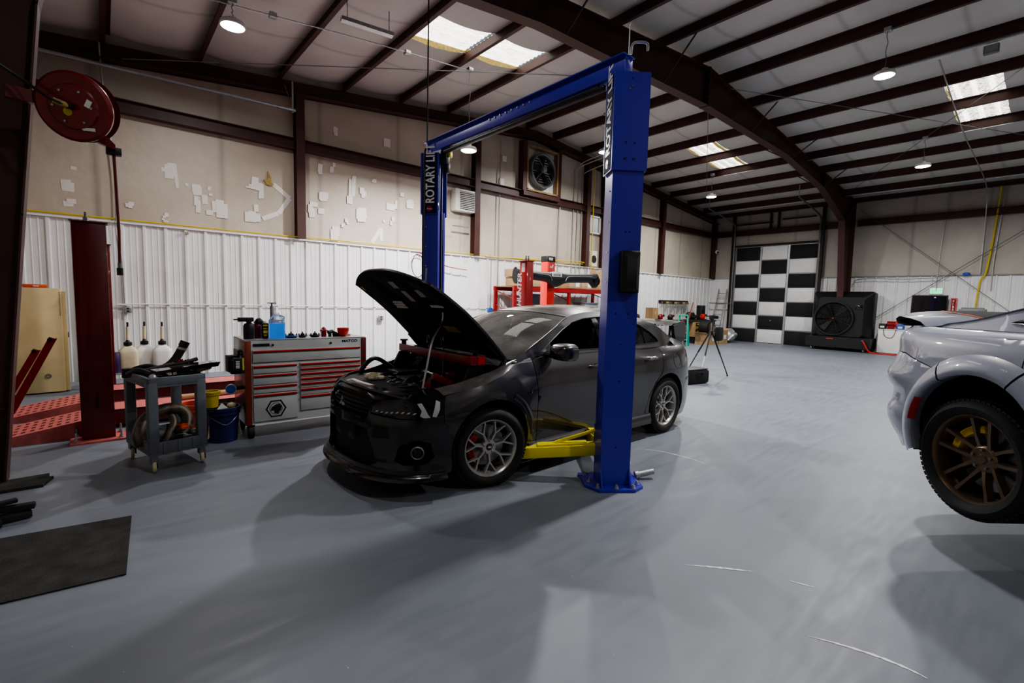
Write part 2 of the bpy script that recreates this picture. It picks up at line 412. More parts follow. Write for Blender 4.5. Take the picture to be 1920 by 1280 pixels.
for i, (x0, x1, y0, y1) in enumerate(SKY):
    o = tag(bpy.data.objects.new('window_%d' % (i + 1), None), ['skylight pair over the left bay', 'skylight pair in the right slope above the far bay', 'weathered skylight pair at the right of the roof'][i]); o['kind'] = 'structure'; COL.objects.link(o)
    xm = (x0 + x1) / 2; px = [p for p in PX if x0 - .05 <= p <= x1 + .1]
    segs = [(x0, xm), (xm, x1)]
    for a, c in segs:
        b = MB(); n = 40; rows = []
        for x in (a + .04, c - .03): rows.append([(x, y0 - .1 + (y1 - y0 + .2) * k / n, zr(x) + PD + .03 + .012 * math.sin(k * 1.57)) for k in range(n + 1)])
        b.grid(rows).build('skylight_sheet', 'sky', o, recalc=False)
        # torn insulation edges
        for yy in (y0, y1):
            b = MB(); rows = []
            for dz in (0, .12):
                rows.append([(a + (c - a) * k / 8, yy + .012 * math.sin(k * 2.1), zr(a + (c - a) * k / 8) + PD + dz - (.07 * 4 * (k / 8) * (1 - k / 8))) for k in range(9)])
            b.grid(rows).build('torn_edge', 'insul_yellow', o, recalc=False)
    for dx in ((x0 + .0, x1)): pass

# eave / rake members on the gable wall
b = MB()
for xa, xb in ((XL, XC), (XC, XR)):
    pts = [(xa, zr(xa) - .28), (xb, zr(xb) - .28), (xb, zr(xb)), (xa, zr(xa))]
    b.prism(pts, (0, YG - .06, 0), (1, 0, 0), (0, 0, 1), .1)
    pts = [(xa, zr(xa) - .28), (xb, zr(xb) - .28), (xb, zr(xb) - .265), (xa, zr(xa) - .265)]
    b.prism(pts, (0, YG - .13, 0), (1, 0, 0), (0, 0, 1), .24)
struct(b, 'trim_%d' % ti, 'steel', 'dark red end rafter along the top of the gable wall'); ti += 1
def gcol(x, y=YG - .1, z0=2.7, w=.17, d=.2, ax=0, lab=None):
    """I section column on a wall"""
    global ti
    b = MB(); zt = zr(x) - .27 if ax == 0 else zr(XR) - .05
    h = zt - z0; zc = (zt + z0) / 2
    if ax == 0:
        b.box((x, y - d / 2, zc), (w, .012, h)); b.box((x, y + d / 2 - .01, zc), (w, .012, h)); b.box((x, y, zc), (.012, d, h))
    else:
        b.box((y - d / 2, x, zc), (.012, w, h)); b.box((y + d / 2 - .01, x, zc), (.012, w, h)); b.box((y, x, zc), (d, .012, h))
    struct(b, 'trim_%d' % ti, 'steel', lab); ti += 1
GC = [3.21, 7.72, 12.24, 16.75]
for x, l in zip(GC, ['first', 'second', 'third', 'fourth']): gcol(x, lab='%s dark red column on the gable wall from the left' % l)
gcol(20.98, lab='dark red corner column'); gcol(13.1, z0=2.7, w=.14, d=.12, lab='slim dark red jamb beside the louvre')
# girts on the gable wall
def girt(p0, p1, d=.09, h=.2, m='steel', lab=None):
    global ti
    p0, p1 = V(p0), V(p1); dr = (p1 - p0).normalized(); b = MB(); L = (p1 - p0).length; c = (p0 + p1) / 2; n = V((-dr.y, dr.x, 0))
    rot = Matrix((dr, n, V((0, 0, 1)))).transposed()
    b.box(c, (L, .012, h), rot); b.box(c + V((0, 0, h / 2)), (L, d * 2, .012), rot); b.box(c - V((0, 0, h / 2)) , (L, d * 2, .012), rot)
    struct(b, 'trim_%d' % ti, m, lab); ti += 1
gx = [XL] + GC + [20.98]
for a, c in zip(gx, gx[1:]): girt((a + .09, YG - .1, 4.6), (c - .09, YG - .1, 4.6), lab='dark red girt on the gable wall')
# far wall: girt, eave strut, corner
girt((XR - .1, 10.6, 4.62), (XR - .1, 5.55, 4.62), lab='dark red girt above the checkered door')
girt((XR - .1, 5.25, 4.62), (XR - .1, YB, 4.62), lab='dark red girt on the far wall')
girt((XR - .12, 10.6, 5.50), (XR - .12, YB, 5.50), h=.24, lab='dark red eave strut on the far wall')
girt((XL + .1, 10.6, 4.62), (XL + .1, YB, 4.62))
# rigid frames
def rigid(yc, lab):
    global ti
    inner = [(-.63, 0), (-.44, 2.1), (-.29, 3.7), (-.10, 4.6), (2.3, 5.22), (5.0, 5.55), (9.9, 5.74), (14.3, 5.66), (17.4, 5.3), (19.7, 4.6), (20.2, 2.16), (20.42, 0)]
    outer = [(21.0, 0), (21.0, 5.2), (20.62, 5.46), (XC, zr(XC) - .01), (-1.1, 5.40), (-1.4, 5.2), (-1.4, 0)]
    b = MB(); b.bm.verts.ensure_lookup_table()
    # web as quads between inner and a matching outer
    out2 = [(-1.4, 0), (-1.4, 2.1), (-1.4, 3.7), (-1.35, 5.3), (2.3, zr(2.3) - .01), (5.0, zr(5) - .01), (9.9, zr(9.9) - .01), (14.3, zr(14.3) - .01), (17.4, zr(17.4) - .01), (20.9, zr(20.9) - .01), (21.0, 2.16), (21.0, 0)]
    b.grid([[(x, yc, z) for x, z in inner], [(x, yc, z) for x, z in out2]])
    for line, sg in ((inner, 1), (out2, 1)):
        for (xa, za), (xb, zb) in zip(line, line[1:]):
            a, c = V((xa, yc, za)), V((xb, yc, zb)); d = (c - a).normalized(); n = V((-d.z, 0, d.x))
            rot = Matrix((d, V((0, 1, 0)), n)).transposed()
            b.box((a + c) / 2, ((c - a).length + .01, .2, .014), rot)
    for x in (9.9,):   # splice plates at the ridge
        b.box((x, yc, 6.12), (.05, .2, .8))
    for i in (3, 8, 9):
        a, c = inner[i], out2[i]; b.box(((a[0] + c[0]) / 2, yc, (a[1] + c[1]) / 2), (.012, .19, math.hypot(a[0] - c[0], a[1] - c[1])), Matrix.Rotation(math.atan2(c[0] - a[0], c[1] - a[1]), 3, 'Y'))
    for zz in (.6, 1.7, 2.9): b.box((-1.0, yc, zz), (.8, .19, .012))
    o = struct(b, 'trim_%d' % ti, 'steel', lab); ti += 1
    # splice bolts
    b = MB()
    for k in range(6):
        for dy in (-.06, .06):
            z = 5.78 + k * .14; b.cyl((9.85, yc + dy, z), (9.95, yc + dy, z), .014, n=6)
    b.build('bolt', 'galv_dark', o)
    return o
rigid(5.4, 'dark red rigid steel frame spanning over the shop'); rigid(-.9, 'rigid steel frame behind the viewer')
# flange braces from the rafter bottom flange to the purlins
for x, zb in ((2.88, 5.3), (5.53, 5.58), (8.2, 5.68), (12.0, 5.7), (14.67, 5.64), (17.3, 5.3)):
    px = min(PX, key=lambda q: abs(q - x))
    for sg in (-1, 1):
        b = MB(); b.cyl((px, 5.4 + .08 * sg, zb + .02), (px, 5.4 + .75 * sg, zr(px) + .06), .016, n=6)
        struct(b, 'trim_%d' % ti, 'steel', 'flange brace between the frame and a purlin'); ti += 1
for x, (y0, z0), (y1, z1) in ((20.3, (5.5, 4.2), (5.5, 4.2)),): pass
# wire cross bracing
def wire(name, pts, r, m, label, cat, group=None, n=6):
    b = MB().tube(pts, r, n); o = b.build(name, m); tag(o, label, cat, group); return o
for p0, p1, l in (((20.95, 5.2, 5.1), (20.95, .4, .9), 'bracing rod running down to the right on the far wall'), ((20.95, .3, 4.6), (20.95, 5.1, .7), 'bracing rod running down to the left on the far wall')):
    wire('bracing_rod', [p0, p1], .011, 'galv_dark', l, 'rod')
for p0, p1, l in (((10.4, 5.6, 6.3), (19.9, 10.5, 5.55), 'thin bracing cable under the right roof slope beyond the frame'), ((10.6, 5.2, 6.25), (19.8, -.8, 5.6), 'long bracing cable crossing the right roof slope'), ((19.8, 5.2, 5.6), (10.6, -.8, 6.3), 'second bracing cable crossing the right roof slope'), ((.4, 10.4, 5.3), (9.4, 5.6, 6.2), 'thin bracing cable under the left roof slope')):
    wire('bracing_cable', [p0, p1], .007, 'galv_dark', l, 'cable')
# ================================================================ car body tools
def lin(tab, x):
    if x <= tab[0][0]: return tab[0][1]
    for (a, fa), (b_, fb) in zip(tab, tab[1:]):
        if x <= b_:
            t = (x - a) / (b_ - a); return fa + (fb - fa) * t
    return tab[-1][1]
def smo(tab, x):
    """monotone-ish cubic interpolation of a table"""
    if x <= tab[0][0]: return tab[0][1]
    if x >= tab[-1][0]: return tab[-1][1]
    for i in range(len(tab) - 1):
        if x <= tab[i + 1][0]:
            x0, y0 = tab[i]; x1, y1 = tab[i + 1]; h = x1 - x0
            m0 = (y1 - tab[i - 1][1]) / (x1 - tab[i - 1][0]) if i > 0 else (y1 - y0) / h
            m1 = (tab[i + 2][1] - y0) / (tab[i + 2][0] - x0) if i + 2 < len(tab) else (y1 - y0) / h
            t = (x - x0) / h
            return (2 * t ** 3 - 3 * t * t + 1) * y0 + (t ** 3 - 2 * t * t + t) * h * m0 + (-2 * t ** 3 + 3 * t * t) * y1 + (t ** 3 - t * t) * h * m1
class Shell:
    """body surface P(s,z): plan outline swept with a vertical profile; side=+1 (y>0) or -1"""
    def __init__(s, plan, offs):
        pts = bez([(x, y, 0) for x, y in plan], 16); s.pts = pts; s.S = [0]
        for a, b_ in zip(pts, pts[1:]): s.S.append(s.S[-1] + (b_ - a).length)
        s.nrm = []
        for i in range(len(pts)):
            d = (pts[min(i + 1, len(pts) - 1)] - pts[max(i - 1, 0)]); d.normalize(); s.nrm.append(V((-d.y, d.x, 0)))
        s.offs = offs     # list of (s_x_key, table[(z,off)])
        s.ok = [(s.sx(k) if k > -90 else 0, t) for k, t in offs]
    def sx(s, x):
        for i in range(len(s.pts) - 1):
            a, b_ = s.pts[i].x, s.pts[i + 1].x
            if a <= x <= b_: return s.S[i] + (s.S[i + 1] - s.S[i]) * ((x - a) / max(1e-9, b_ - a))
        return 0 if x < s.pts[0].x else s.S[-1]
    def sy(s, y, rear=False):
        rng = range(len(s.pts) - 2, -1, -1) if rear else range(len(s.pts) - 1)
        for i in rng:
            a, b_ = s.pts[i].y, s.pts[i + 1].y
            if min(a, b_) <= y <= max(a, b_): return s.S[i] + (s.S[i + 1] - s.S[i]) * ((y - a) / ((b_ - a) or 1e-9))
        return 0
    def off(s, q, z):
        K = s.ok
        if q <= K[0][0]: return smo(K[0][1], z)
        for (a, ta), (b_, tb) in zip(K, K[1:]):
            if q <= b_:
                t = (q - a) / (b_ - a); t = t * t * (3 - 2 * t); return smo(ta, z) * (1 - t) + smo(tb, z) * t
        return smo(K[-1][1], z)
    def P(s, q, z, side=1, extra=0.):
        q = max(0, min(q, s.S[-1])); lo = 0; hi = len(s.S) - 1
        while hi - lo > 1:
            m_ = (lo + hi) // 2
            if s.S[m_] <= q: lo = m_
            else: hi = m_
        t = (q - s.S[lo]) / max(1e-9, s.S[hi] - s.S[lo])
        p = s.pts[lo].lerp(s.pts[hi], t); n = s.nrm[lo].lerp(s.nrm[hi], t).normalized()
        o = s.off(q, z) + extra; p = p + n * o
        return V((p.x, max(0, p.y) * side, z))
def dens(poly, h):
    out = []
    n = len(poly)
    for i in range(n):
        a, b_ = V((poly[i][0], poly[i][1])), V((poly[(i + 1) % n][0], poly[(i + 1) % n][1])); k = max(1, int((b_ - a).length / h))
        for j in range(k): out.append(a.lerp(b_, j / k))
    return out
def inside(p, poly):
    c = False; n = len(poly); j = n - 1
    for i in range(n):
        xi, yi = poly[i][0], poly[i][1]; xj, yj = poly[j][0], poly[j][1]
        if (yi > p[1]) != (yj > p[1]) and p[0] < (xj - xi) * (p[1] - yi) / (yj - yi) + xi: c = not c
        j = i
    return c
def dist_poly(p, P):
    d = 1e9; p = V((p[0], p[1]))
    for i in range(len(P)):
        a, b_ = P[i - 1], P[i]; ab = b_ - a; L = ab.length_squared
        t = 0 if L == 0 else max(0, min(1, (p - a).dot(ab) / L)); d = min(d, (a + ab * t - p).length_squared)
    return math.sqrt(d)
def patch(name, poly, func, m, parent, h=.04, holes=(), lip=0., lipdir=None, thick=0., flip=False):
    """a panel: a polygon of the (u,v) domain meshed finely and lifted onto func(u,v)"""
    B = dens(poly, h); H = [dens(q, h) for q in holes]
    pts = list(B); edges = [(i, (i + 1) % len(B)) for i in range(len(B))]
    for q in H:
        o = len(pts); pts += q; edges += [(o + i, o + (i + 1) % len(q)) for i in range(len(q))]
    x0, x1 = min(p.x for p in B), max(p.x for p in B); y0, y1 = min(p.y for p in B), max(p.y for p in B)
    ny = int((y1 - y0) / h) + 1; nx = int((x1 - x0) / h) + 1
    for i in range(nx + 1):
        for j in range(ny + 1):
            p = V((x0 + (i + (.5 if j % 2 else 0)) * h, y0 + j * h * .87 + .001))
            if not inside(p, B) or any(inside(p, q) for q in H): continue
            if dist_poly(p, B) < h * .45 or any(dist_poly(p, q) < h * .45 for q in H): continue
            pts.append(p)
    r = delaunay_2d_cdt([V((p[0], p[1])) for p in pts], edges, [], 0, 1e-6)
    vs, fs = r[0], r[2]; bm = bmesh.new(); VV = [bm.verts.new(func(p[0], p[1])) for p in vs]
    for f in fs:
        c = sum((vs[i] for i in f), V((0, 0))) / len(f)
        if not inside(c, B) or any(inside(c, q) for q in H): continue
        try: bm.faces.new([VV[i] for i in (f[::-1] if flip else f)])
        except ValueError: pass
    for v in list(bm.verts):
        if not v.link_faces: bm.verts.remove(v)
    if thick:
        # returned edge: extrude the rim inwards
        bm.normal_update(); rim = [e for e in bm.edges if len(e.link_faces) == 1]
        nr = {v: v.normal.copy() for e in rim for v in e.verts}
        ret = bmesh.ops.extrude_edge_only(bm, edges=rim)
        nv = [g for g in ret['geom'] if isinstance(g, bmesh.types.BMVert)]
        bm.verts.ensure_lookup_table()
        for e in bm.edges:
            pass
        for v in nv:
            best = None
            for e in v.link_edges:
                o = e.other_vert(v)
                if o in nr and (o.co - v.co).length < 1e-6: best = o
            if best is not None: v.co = v.co - nr[best] * thick
        for e in rim: e.smooth = False
    for f in bm.faces: f.smooth = True
    me = bpy.data.meshes.new(name); bm.to_mesh(me); bm.free(); me.materials.append(M[m] if isinstance(m, str) else m)
    o = bpy.data.objects.new(name, me); COL.objects.link(o); o.parent = parent
    return o
def coons(c0, c1, d0, d1, n=16, m_=16, bulge=0., up=V((0, 0, 1))):
    """surface rows between curve c0 and c1 (same direction), sides d0 (c0[0]->c1[0]) and d1"""
    def ev(c, t):
        k = t * (len(c) - 1); i = min(int(k), len(c) - 2); return V(c[i]).lerp(V(c[i + 1]), k - i)
    rows = []
    for i in range(n + 1):
        v = i / n; row = []
        for j in range(m_ + 1):
            u = j / m_
            p = ev(c0, u) * (1 - v) + ev(c1, u) * v + ev(d0, v) * (1 - u) + ev(d1, v) * u \
                - (V(c0[0]) * (1 - u) * (1 - v) + V(c0[-1]) * u * (1 - v) + V(c1[0]) * (1 - u) * v + V(c1[-1]) * u * v)
            if bulge: p = p + up * bulge * 16 * u * (1 - u) * v * (1 - v)
            row.append(p)
        rows.append(row)
    return rows
def arc(cx, cz, r, a0, a1, n=24): return [(cx + r * math.cos(R(a0 + (a1 - a0) * i / n)), cz + r * math.sin(R(a0 + (a1 - a0) * i / n))) for i in range(n + 1)]

def paint(name, col, flake=.35, rough=.28):
    m = bpy.data.materials.new(name); m.use_nodes = True; nt = m.node_tree; b = nt.nodes['Principled BSDF']; N = nt.nodes.new; L = nt.links.new
    b.inputs['Base Color'].default_value = col + (1,); b.inputs['Metallic'].default_value = flake; b.inputs['Roughness'].default_value = rough
    b.inputs['Coat Weight'].default_value = 1; b.inputs['Coat Roughness'].default_value = .03
    tc = N('ShaderNodeTexCoord'); n = N('ShaderNodeTexNoise'); n.inputs['Scale'].default_value = 3; n.inputs['Detail'].default_value = 6; L(tc.outputs['Object'], n.inputs[0])
    mr = N('ShaderNodeMapRange'); mr.inputs[3].default_value = rough - .04; mr.inputs[4].default_value = rough + .08; L(n.outputs[0], mr.inputs[0]); L(mr.outputs[0], b.inputs['Roughness'])
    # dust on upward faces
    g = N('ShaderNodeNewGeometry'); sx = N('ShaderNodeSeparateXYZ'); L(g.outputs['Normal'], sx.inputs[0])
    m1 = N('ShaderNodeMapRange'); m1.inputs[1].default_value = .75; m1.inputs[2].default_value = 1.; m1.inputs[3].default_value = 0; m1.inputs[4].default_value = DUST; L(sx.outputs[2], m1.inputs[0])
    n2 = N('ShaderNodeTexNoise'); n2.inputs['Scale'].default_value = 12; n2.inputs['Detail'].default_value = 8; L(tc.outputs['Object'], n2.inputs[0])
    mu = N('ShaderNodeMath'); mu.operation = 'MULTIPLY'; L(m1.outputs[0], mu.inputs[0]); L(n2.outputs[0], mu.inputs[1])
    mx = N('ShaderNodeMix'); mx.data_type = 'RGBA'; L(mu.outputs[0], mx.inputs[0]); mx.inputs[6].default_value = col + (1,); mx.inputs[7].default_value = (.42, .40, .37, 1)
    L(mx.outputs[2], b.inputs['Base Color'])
    return m
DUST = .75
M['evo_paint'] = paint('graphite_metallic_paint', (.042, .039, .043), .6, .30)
DUST = .0
M['evo_paint_clean_shaded'] = paint('graphite_clean_shaded_paint', (.014, .013, .014), .3, .25)  # dust-free, and darkened to paint in the dark floor mirrored by the front
DUST = .05
M['charger_paint'] = paint('grey_blue_gloss_paint', (.26, .275, .335), .0, .35)
def glass(name, tint, pale_mix=.06):
    m = bpy.data.materials.new(name); m.use_nodes = True; nt = m.node_tree; N = nt.nodes.new; L = nt.links.new
    nt.nodes.remove(nt.nodes['Principled BSDF']); out = nt.nodes['Material Output']
    t = N('ShaderNodeBsdfTransparent'); t.inputs[0].default_value = tint + (1,)
    g = N('ShaderNodeBsdfGlossy'); g.inputs['Roughness'].default_value = .02; fr = N('ShaderNodeFresnel'); fr.inputs[0].default_value = 1.5
    tc = N('ShaderNodeTexCoord'); n = N('ShaderNodeTexNoise'); n.inputs['Scale'].default_value = 2; n.inputs['Detail'].default_value = 2; L(tc.outputs['Object'], n.inputs[0])
    d = N('ShaderNodeBsdfDiffuse'); d.inputs[0].default_value = (.5, .48, .45, 1)
    mr = N('ShaderNodeMapRange'); mr.inputs[1].default_value = .35; mr.inputs[2].default_value = .7; mr.inputs[3].default_value = pale_mix * .5; mr.inputs[4].default_value = pale_mix * 2; L(n.outputs[0], mr.inputs[0])  # uneven share of pale diffuse mixed over the clear glass
    m1 = N('ShaderNodeMixShader'); L(fr.outputs[0], m1.inputs[0]); L(t.outputs[0], m1.inputs[1]); L(g.outputs[0], m1.inputs[2])
    m2 = N('ShaderNodeMixShader'); L(mr.outputs[0], m2.inputs[0]); L(m1.outputs[0], m2.inputs[1]); L(d.outputs[0], m2.inputs[2]); L(m2.outputs[0], out.inputs[0])
    return m
M['windshield'] = glass('pale_windshield_glass', (.80, .86, .83), .20)
M['side_glass'] = glass('side_glass', (.45, .47, .46), .02)
M['clear_lens'] = glass('clear_headlamp_lens', (.9, .9, .9), .02)
M['clear_glass'] = glass('clear_glass', (.8, .85, .85), .03)

def wheel(root_name, parent, c, yaw, side, Rt, w, Rr, style, mrim, caliper, lab=None):
    """wheel as a part empty under the car: tyre, rim, brake disc, caliper. outward = side*y"""
    wp = bpy.data.objects.new(root_name, None); COL.objects.link(wp); wp.parent = parent; wp.location = c
    wp.rotation_euler = (0, 0, yaw); s = side
    hw = w / 2; prof = [(Rr - .005, hw * .80), (Rr + .01, hw * .95), (Rr + (Rt - Rr) * .5, hw * 1.04), (Rt - .03, hw * .97), (Rt - .006, hw * .80), (Rt, hw * .55), (Rt, 0), (Rt, -hw * .55), (Rt - .006, -hw * .8), (Rt - .03, -hw * .97), (Rr + (Rt - Rr) * .5, -hw * 1.04), (Rr, -hw * .9), (Rr - .02, -hw * .8)]
    b = MB().lathe(prof, (0, 0, 0), (0, s, 0), n=96)
    tyre = b.build('tyre', 'rubber', wp, ang=50)
    # tread blocks
    b = MB(); n = 70
    for k in range(n):
        a = 2 * PI * k / n
        for yy, ww, sh in ((-.31, .17, 0), (-.1, .18, .4), (.11, .18, .1), (.32, .17, .5)):
            aa = a + sh * 2 * PI / n; d = V((math.cos(aa), 0, math.sin(aa))); t = V((-math.sin(aa), 0, math.cos(aa)))
            rot = Matrix((t, V((0, 1, 0)), d)).transposed(); b.box(d * (Rt + .001) + V((0, yy * w * 1.0, 0)), (2 * PI * Rt / n * .78, ww * w, .012), rot)
    tr = b.build('tread', 'rubber', wp)
    # rim barrel
    f = hw * .78
    b = MB().lathe([(Rr + .004, f), (Rr + .004, f + .006), (Rr - .008, f + .008), (Rr - .016, f - .002), (Rr - .024, f - .02), (Rr - .030, -f * .6), (Rr - .01, -f), (Rr + .0, -f)], (0, 0, 0), (0, s, 0), n=96)
    b.build('rim', mrim, wp)
    b = MB(); yf = s * (f - .022)
    def spoke(p0, p1, w0, w1, d0, d1, y0, y1):
        p0, p1 = V((p0[0], 0, p0[1])), V((p1[0], 0, p1[1])); d = (p1 - p0).normalized(); t = V((-d.z, 0, d.x))
        vs = []
        for p, ww, dd, yy in ((p0, w0, d0, y0), (p1, w1, d1, y1)):
            for sx, oy in ((-1, -1), (-.55, 0), (.55, 0), (1, -1)):
                vs.append(b.bm.verts.new(p + t * ww * sx + V((0, yy * s + oy * dd * s, 0))))
        for i in range(3): b.face([vs[i], vs[i + 1], vs[5 + i], vs[4 + i]])
        b.face([vs[0], vs[4], vs[7], vs[3]]); b.face(vs[0:4]); b.face(vs[4:8])
    F = f - .012
    if style == 'mesh':
        n = 7
        b.lathe([(0, F - .02), (.058, F - .02), (.066, F - .03), (.07, F - .06), (0, F - .06)], (0, 0, 0), (0, s, 0), n=40)
        for k in range(n):
            a = 2 * PI * k / n + .25; rj = Rr * .52
            j = (rj * math.cos(a), rj * math.sin(a)); h0 = (.05 * math.cos(a), .05 * math.sin(a))
            spoke(h0, j, .017, .0125, .04, .03, F - .022, F - .012)
            for sg in (-1, 1):
                a2 = a + sg * PI / n * .56; e = ((Rr - .012) * math.cos(a2), (Rr - .012) * math.sin(a2)); spoke(j, e, .0105, .0095, .028, .022, F - .012, F + .002)
    else:
        n = 5
        b.lathe([(0, F - .05), (.07, F - .05), (.085, F - .06), (.09, F - .10), (0, F - .10)], (0, 0, 0), (0, s, 0), n=40)
        for k in range(n):
            a = 2 * PI * k / n + .34
            for sg in (-1, 1):
                h0 = (.07 * math.cos(a + sg * .42), .07 * math.sin(a + sg * .42)); m0 = (Rr * .55 * math.cos(a + sg * .29), Rr * .55 * math.sin(a + sg * .29))
                e = ((Rr - .012) * math.cos(a + sg * .22), (Rr - .012) * math.sin(a + sg * .22))
                spoke(h0, m0, .022, .016, .05, .04, F - .055, F - .03); spoke(m0, e, .016, .021, .04, .04, F - .03, F - .004)
    b.build('spokes', mrim, wp)
    b = MB()
    for k in range(5):
        a = 2 * PI * k / 5 + .3; p = V((.048 * math.cos(a), 0, .048 * math.sin(a))) * (1 if style == 'mesh' else 1.2); yy = F - .02 if style == 'mesh' else F - .05
        b.cyl(p + V((0, s * (yy - .01), 0)), p + V((0, s * (yy + .012), 0)), .0105, .009, n=6)
    b.build('wheel_nuts', 'alu' if style == 'mesh' else 'galv_dark', wp)
    yy = F - .02 if style == 'mesh' else F - .05
    cc = MB().lathe([(0, yy + .008), (.026, yy + .006), (.03, yy)], (0, 0, 0), (0, s, 0), n=24).build('centre_cap', 'black_gloss' if style == 'mesh' else 'bronze', wp)
    if style == 'mesh': text('cap_lettering', 'BBS', 'decal_white', cc, (0, s * (yy + .0085), -.006), mat3((1 if s < 0 else -1, 0, 0), (0, 0, 1)), .02, .0005, align='CENTER', bold=.02)
    b = MB().lathe([(0, .0), (.06, .0), (.065, -.02), (Rr * .72, -.02), (Rr * .72, -.045), (.06, -.045)], (0, 0, 0), (0, s, 0), n=48); b.build('brake_disc', 'disc_metal', wp)
    b = MB()
    for k in range(9):
        a = R((150 if caliper == 'brake_red' else 20) + k * 7); b.box(V((math.cos(a) * Rr * .66, s * -.0, math.sin(a) * Rr * .66)), (.05, .09, .085), Matrix.Rotation(-a, 3, 'Y'), bev=.012)
    b.build('brake_caliper', caliper, wp)
    b = MB().lathe([(Rr - .03, -f * .5), (0, -f * .52)], (0, 0, 0), (0, s, 0), n=32); b.build('hub_back', 'black_matte', wp)
    return wp
# ================================================================ black sedan with its bonnet up
EVO = thing('sedan_car', 'dark graphite four-door sedan with raised bonnet and rear wing, parked inside the blue lift', 'car', (2.37, 3.84, 0), R(1.5))
EO = EVO
plan = [(-.90, 0), (-.885, .25), (-.83, .45), (-.715, .64), (-.52, .775), (-.26, .855), (0, .893), (.3, .885), (.6, .866), (1.3, .862), (2.0, .868), (2.4, .885), (2.68, .902), (3.0, .885), (3.25, .835), (3.43, .735), (3.54, .58), (3.60, .3), (3.615, 0)]
front = [(.12, .00), (.2, .015), (.3, .0), (.5, .0), (.62, -.005), (.72, -.03), (.80, -.09), (.86, -.17)]
corner = [(.12, -.0), (.2, .01), (.3, -.005), (.5, .0), (.62, -.005), (.70, -.02), (.78, -.055), (.86, -.13)]
arch_ = [(.12, -.04), (.25, -.02), (.45, .0), (.62, .0), (.74, -.01), (.84, -.04), (.9, -.075), (.98, -.14), (1.04, -.19)]
door = [(.12, -.05), (.2, -.035), (.3, -.012), (.45, .0), (.62, .006), (.78, .004), (.9, -.018), (1.0, -.05), (1.04, -.07)]
rearf = [(.12, -.05), (.3, -.01), (.5, .0), (.68, .0), (.8, -.008), (.92, -.03), (1.0, -.07), (1.05, -.12)]
tail = [(.15, -.06), (.25, -.02), (.45, .0), (.6, .0), (.68, -.02), (.8, -.05), (.95, -.06), (1.02, -.07), (1.06, -.10)]
SH = Shell(plan, [(-99, front), (-.83, front), (-.52, corner), (-.1, arch_), (.25, arch_), (.62, door), (1.9, door), (2.5, rearf), (3.2, rearf), (3.5, tail), (3.6, tail)])
sx = SH.sx
def EP(side): return lambda q, z: SH.P(q, z, side)
def toS(poly): return [(sx(x), z) for x, z in poly]
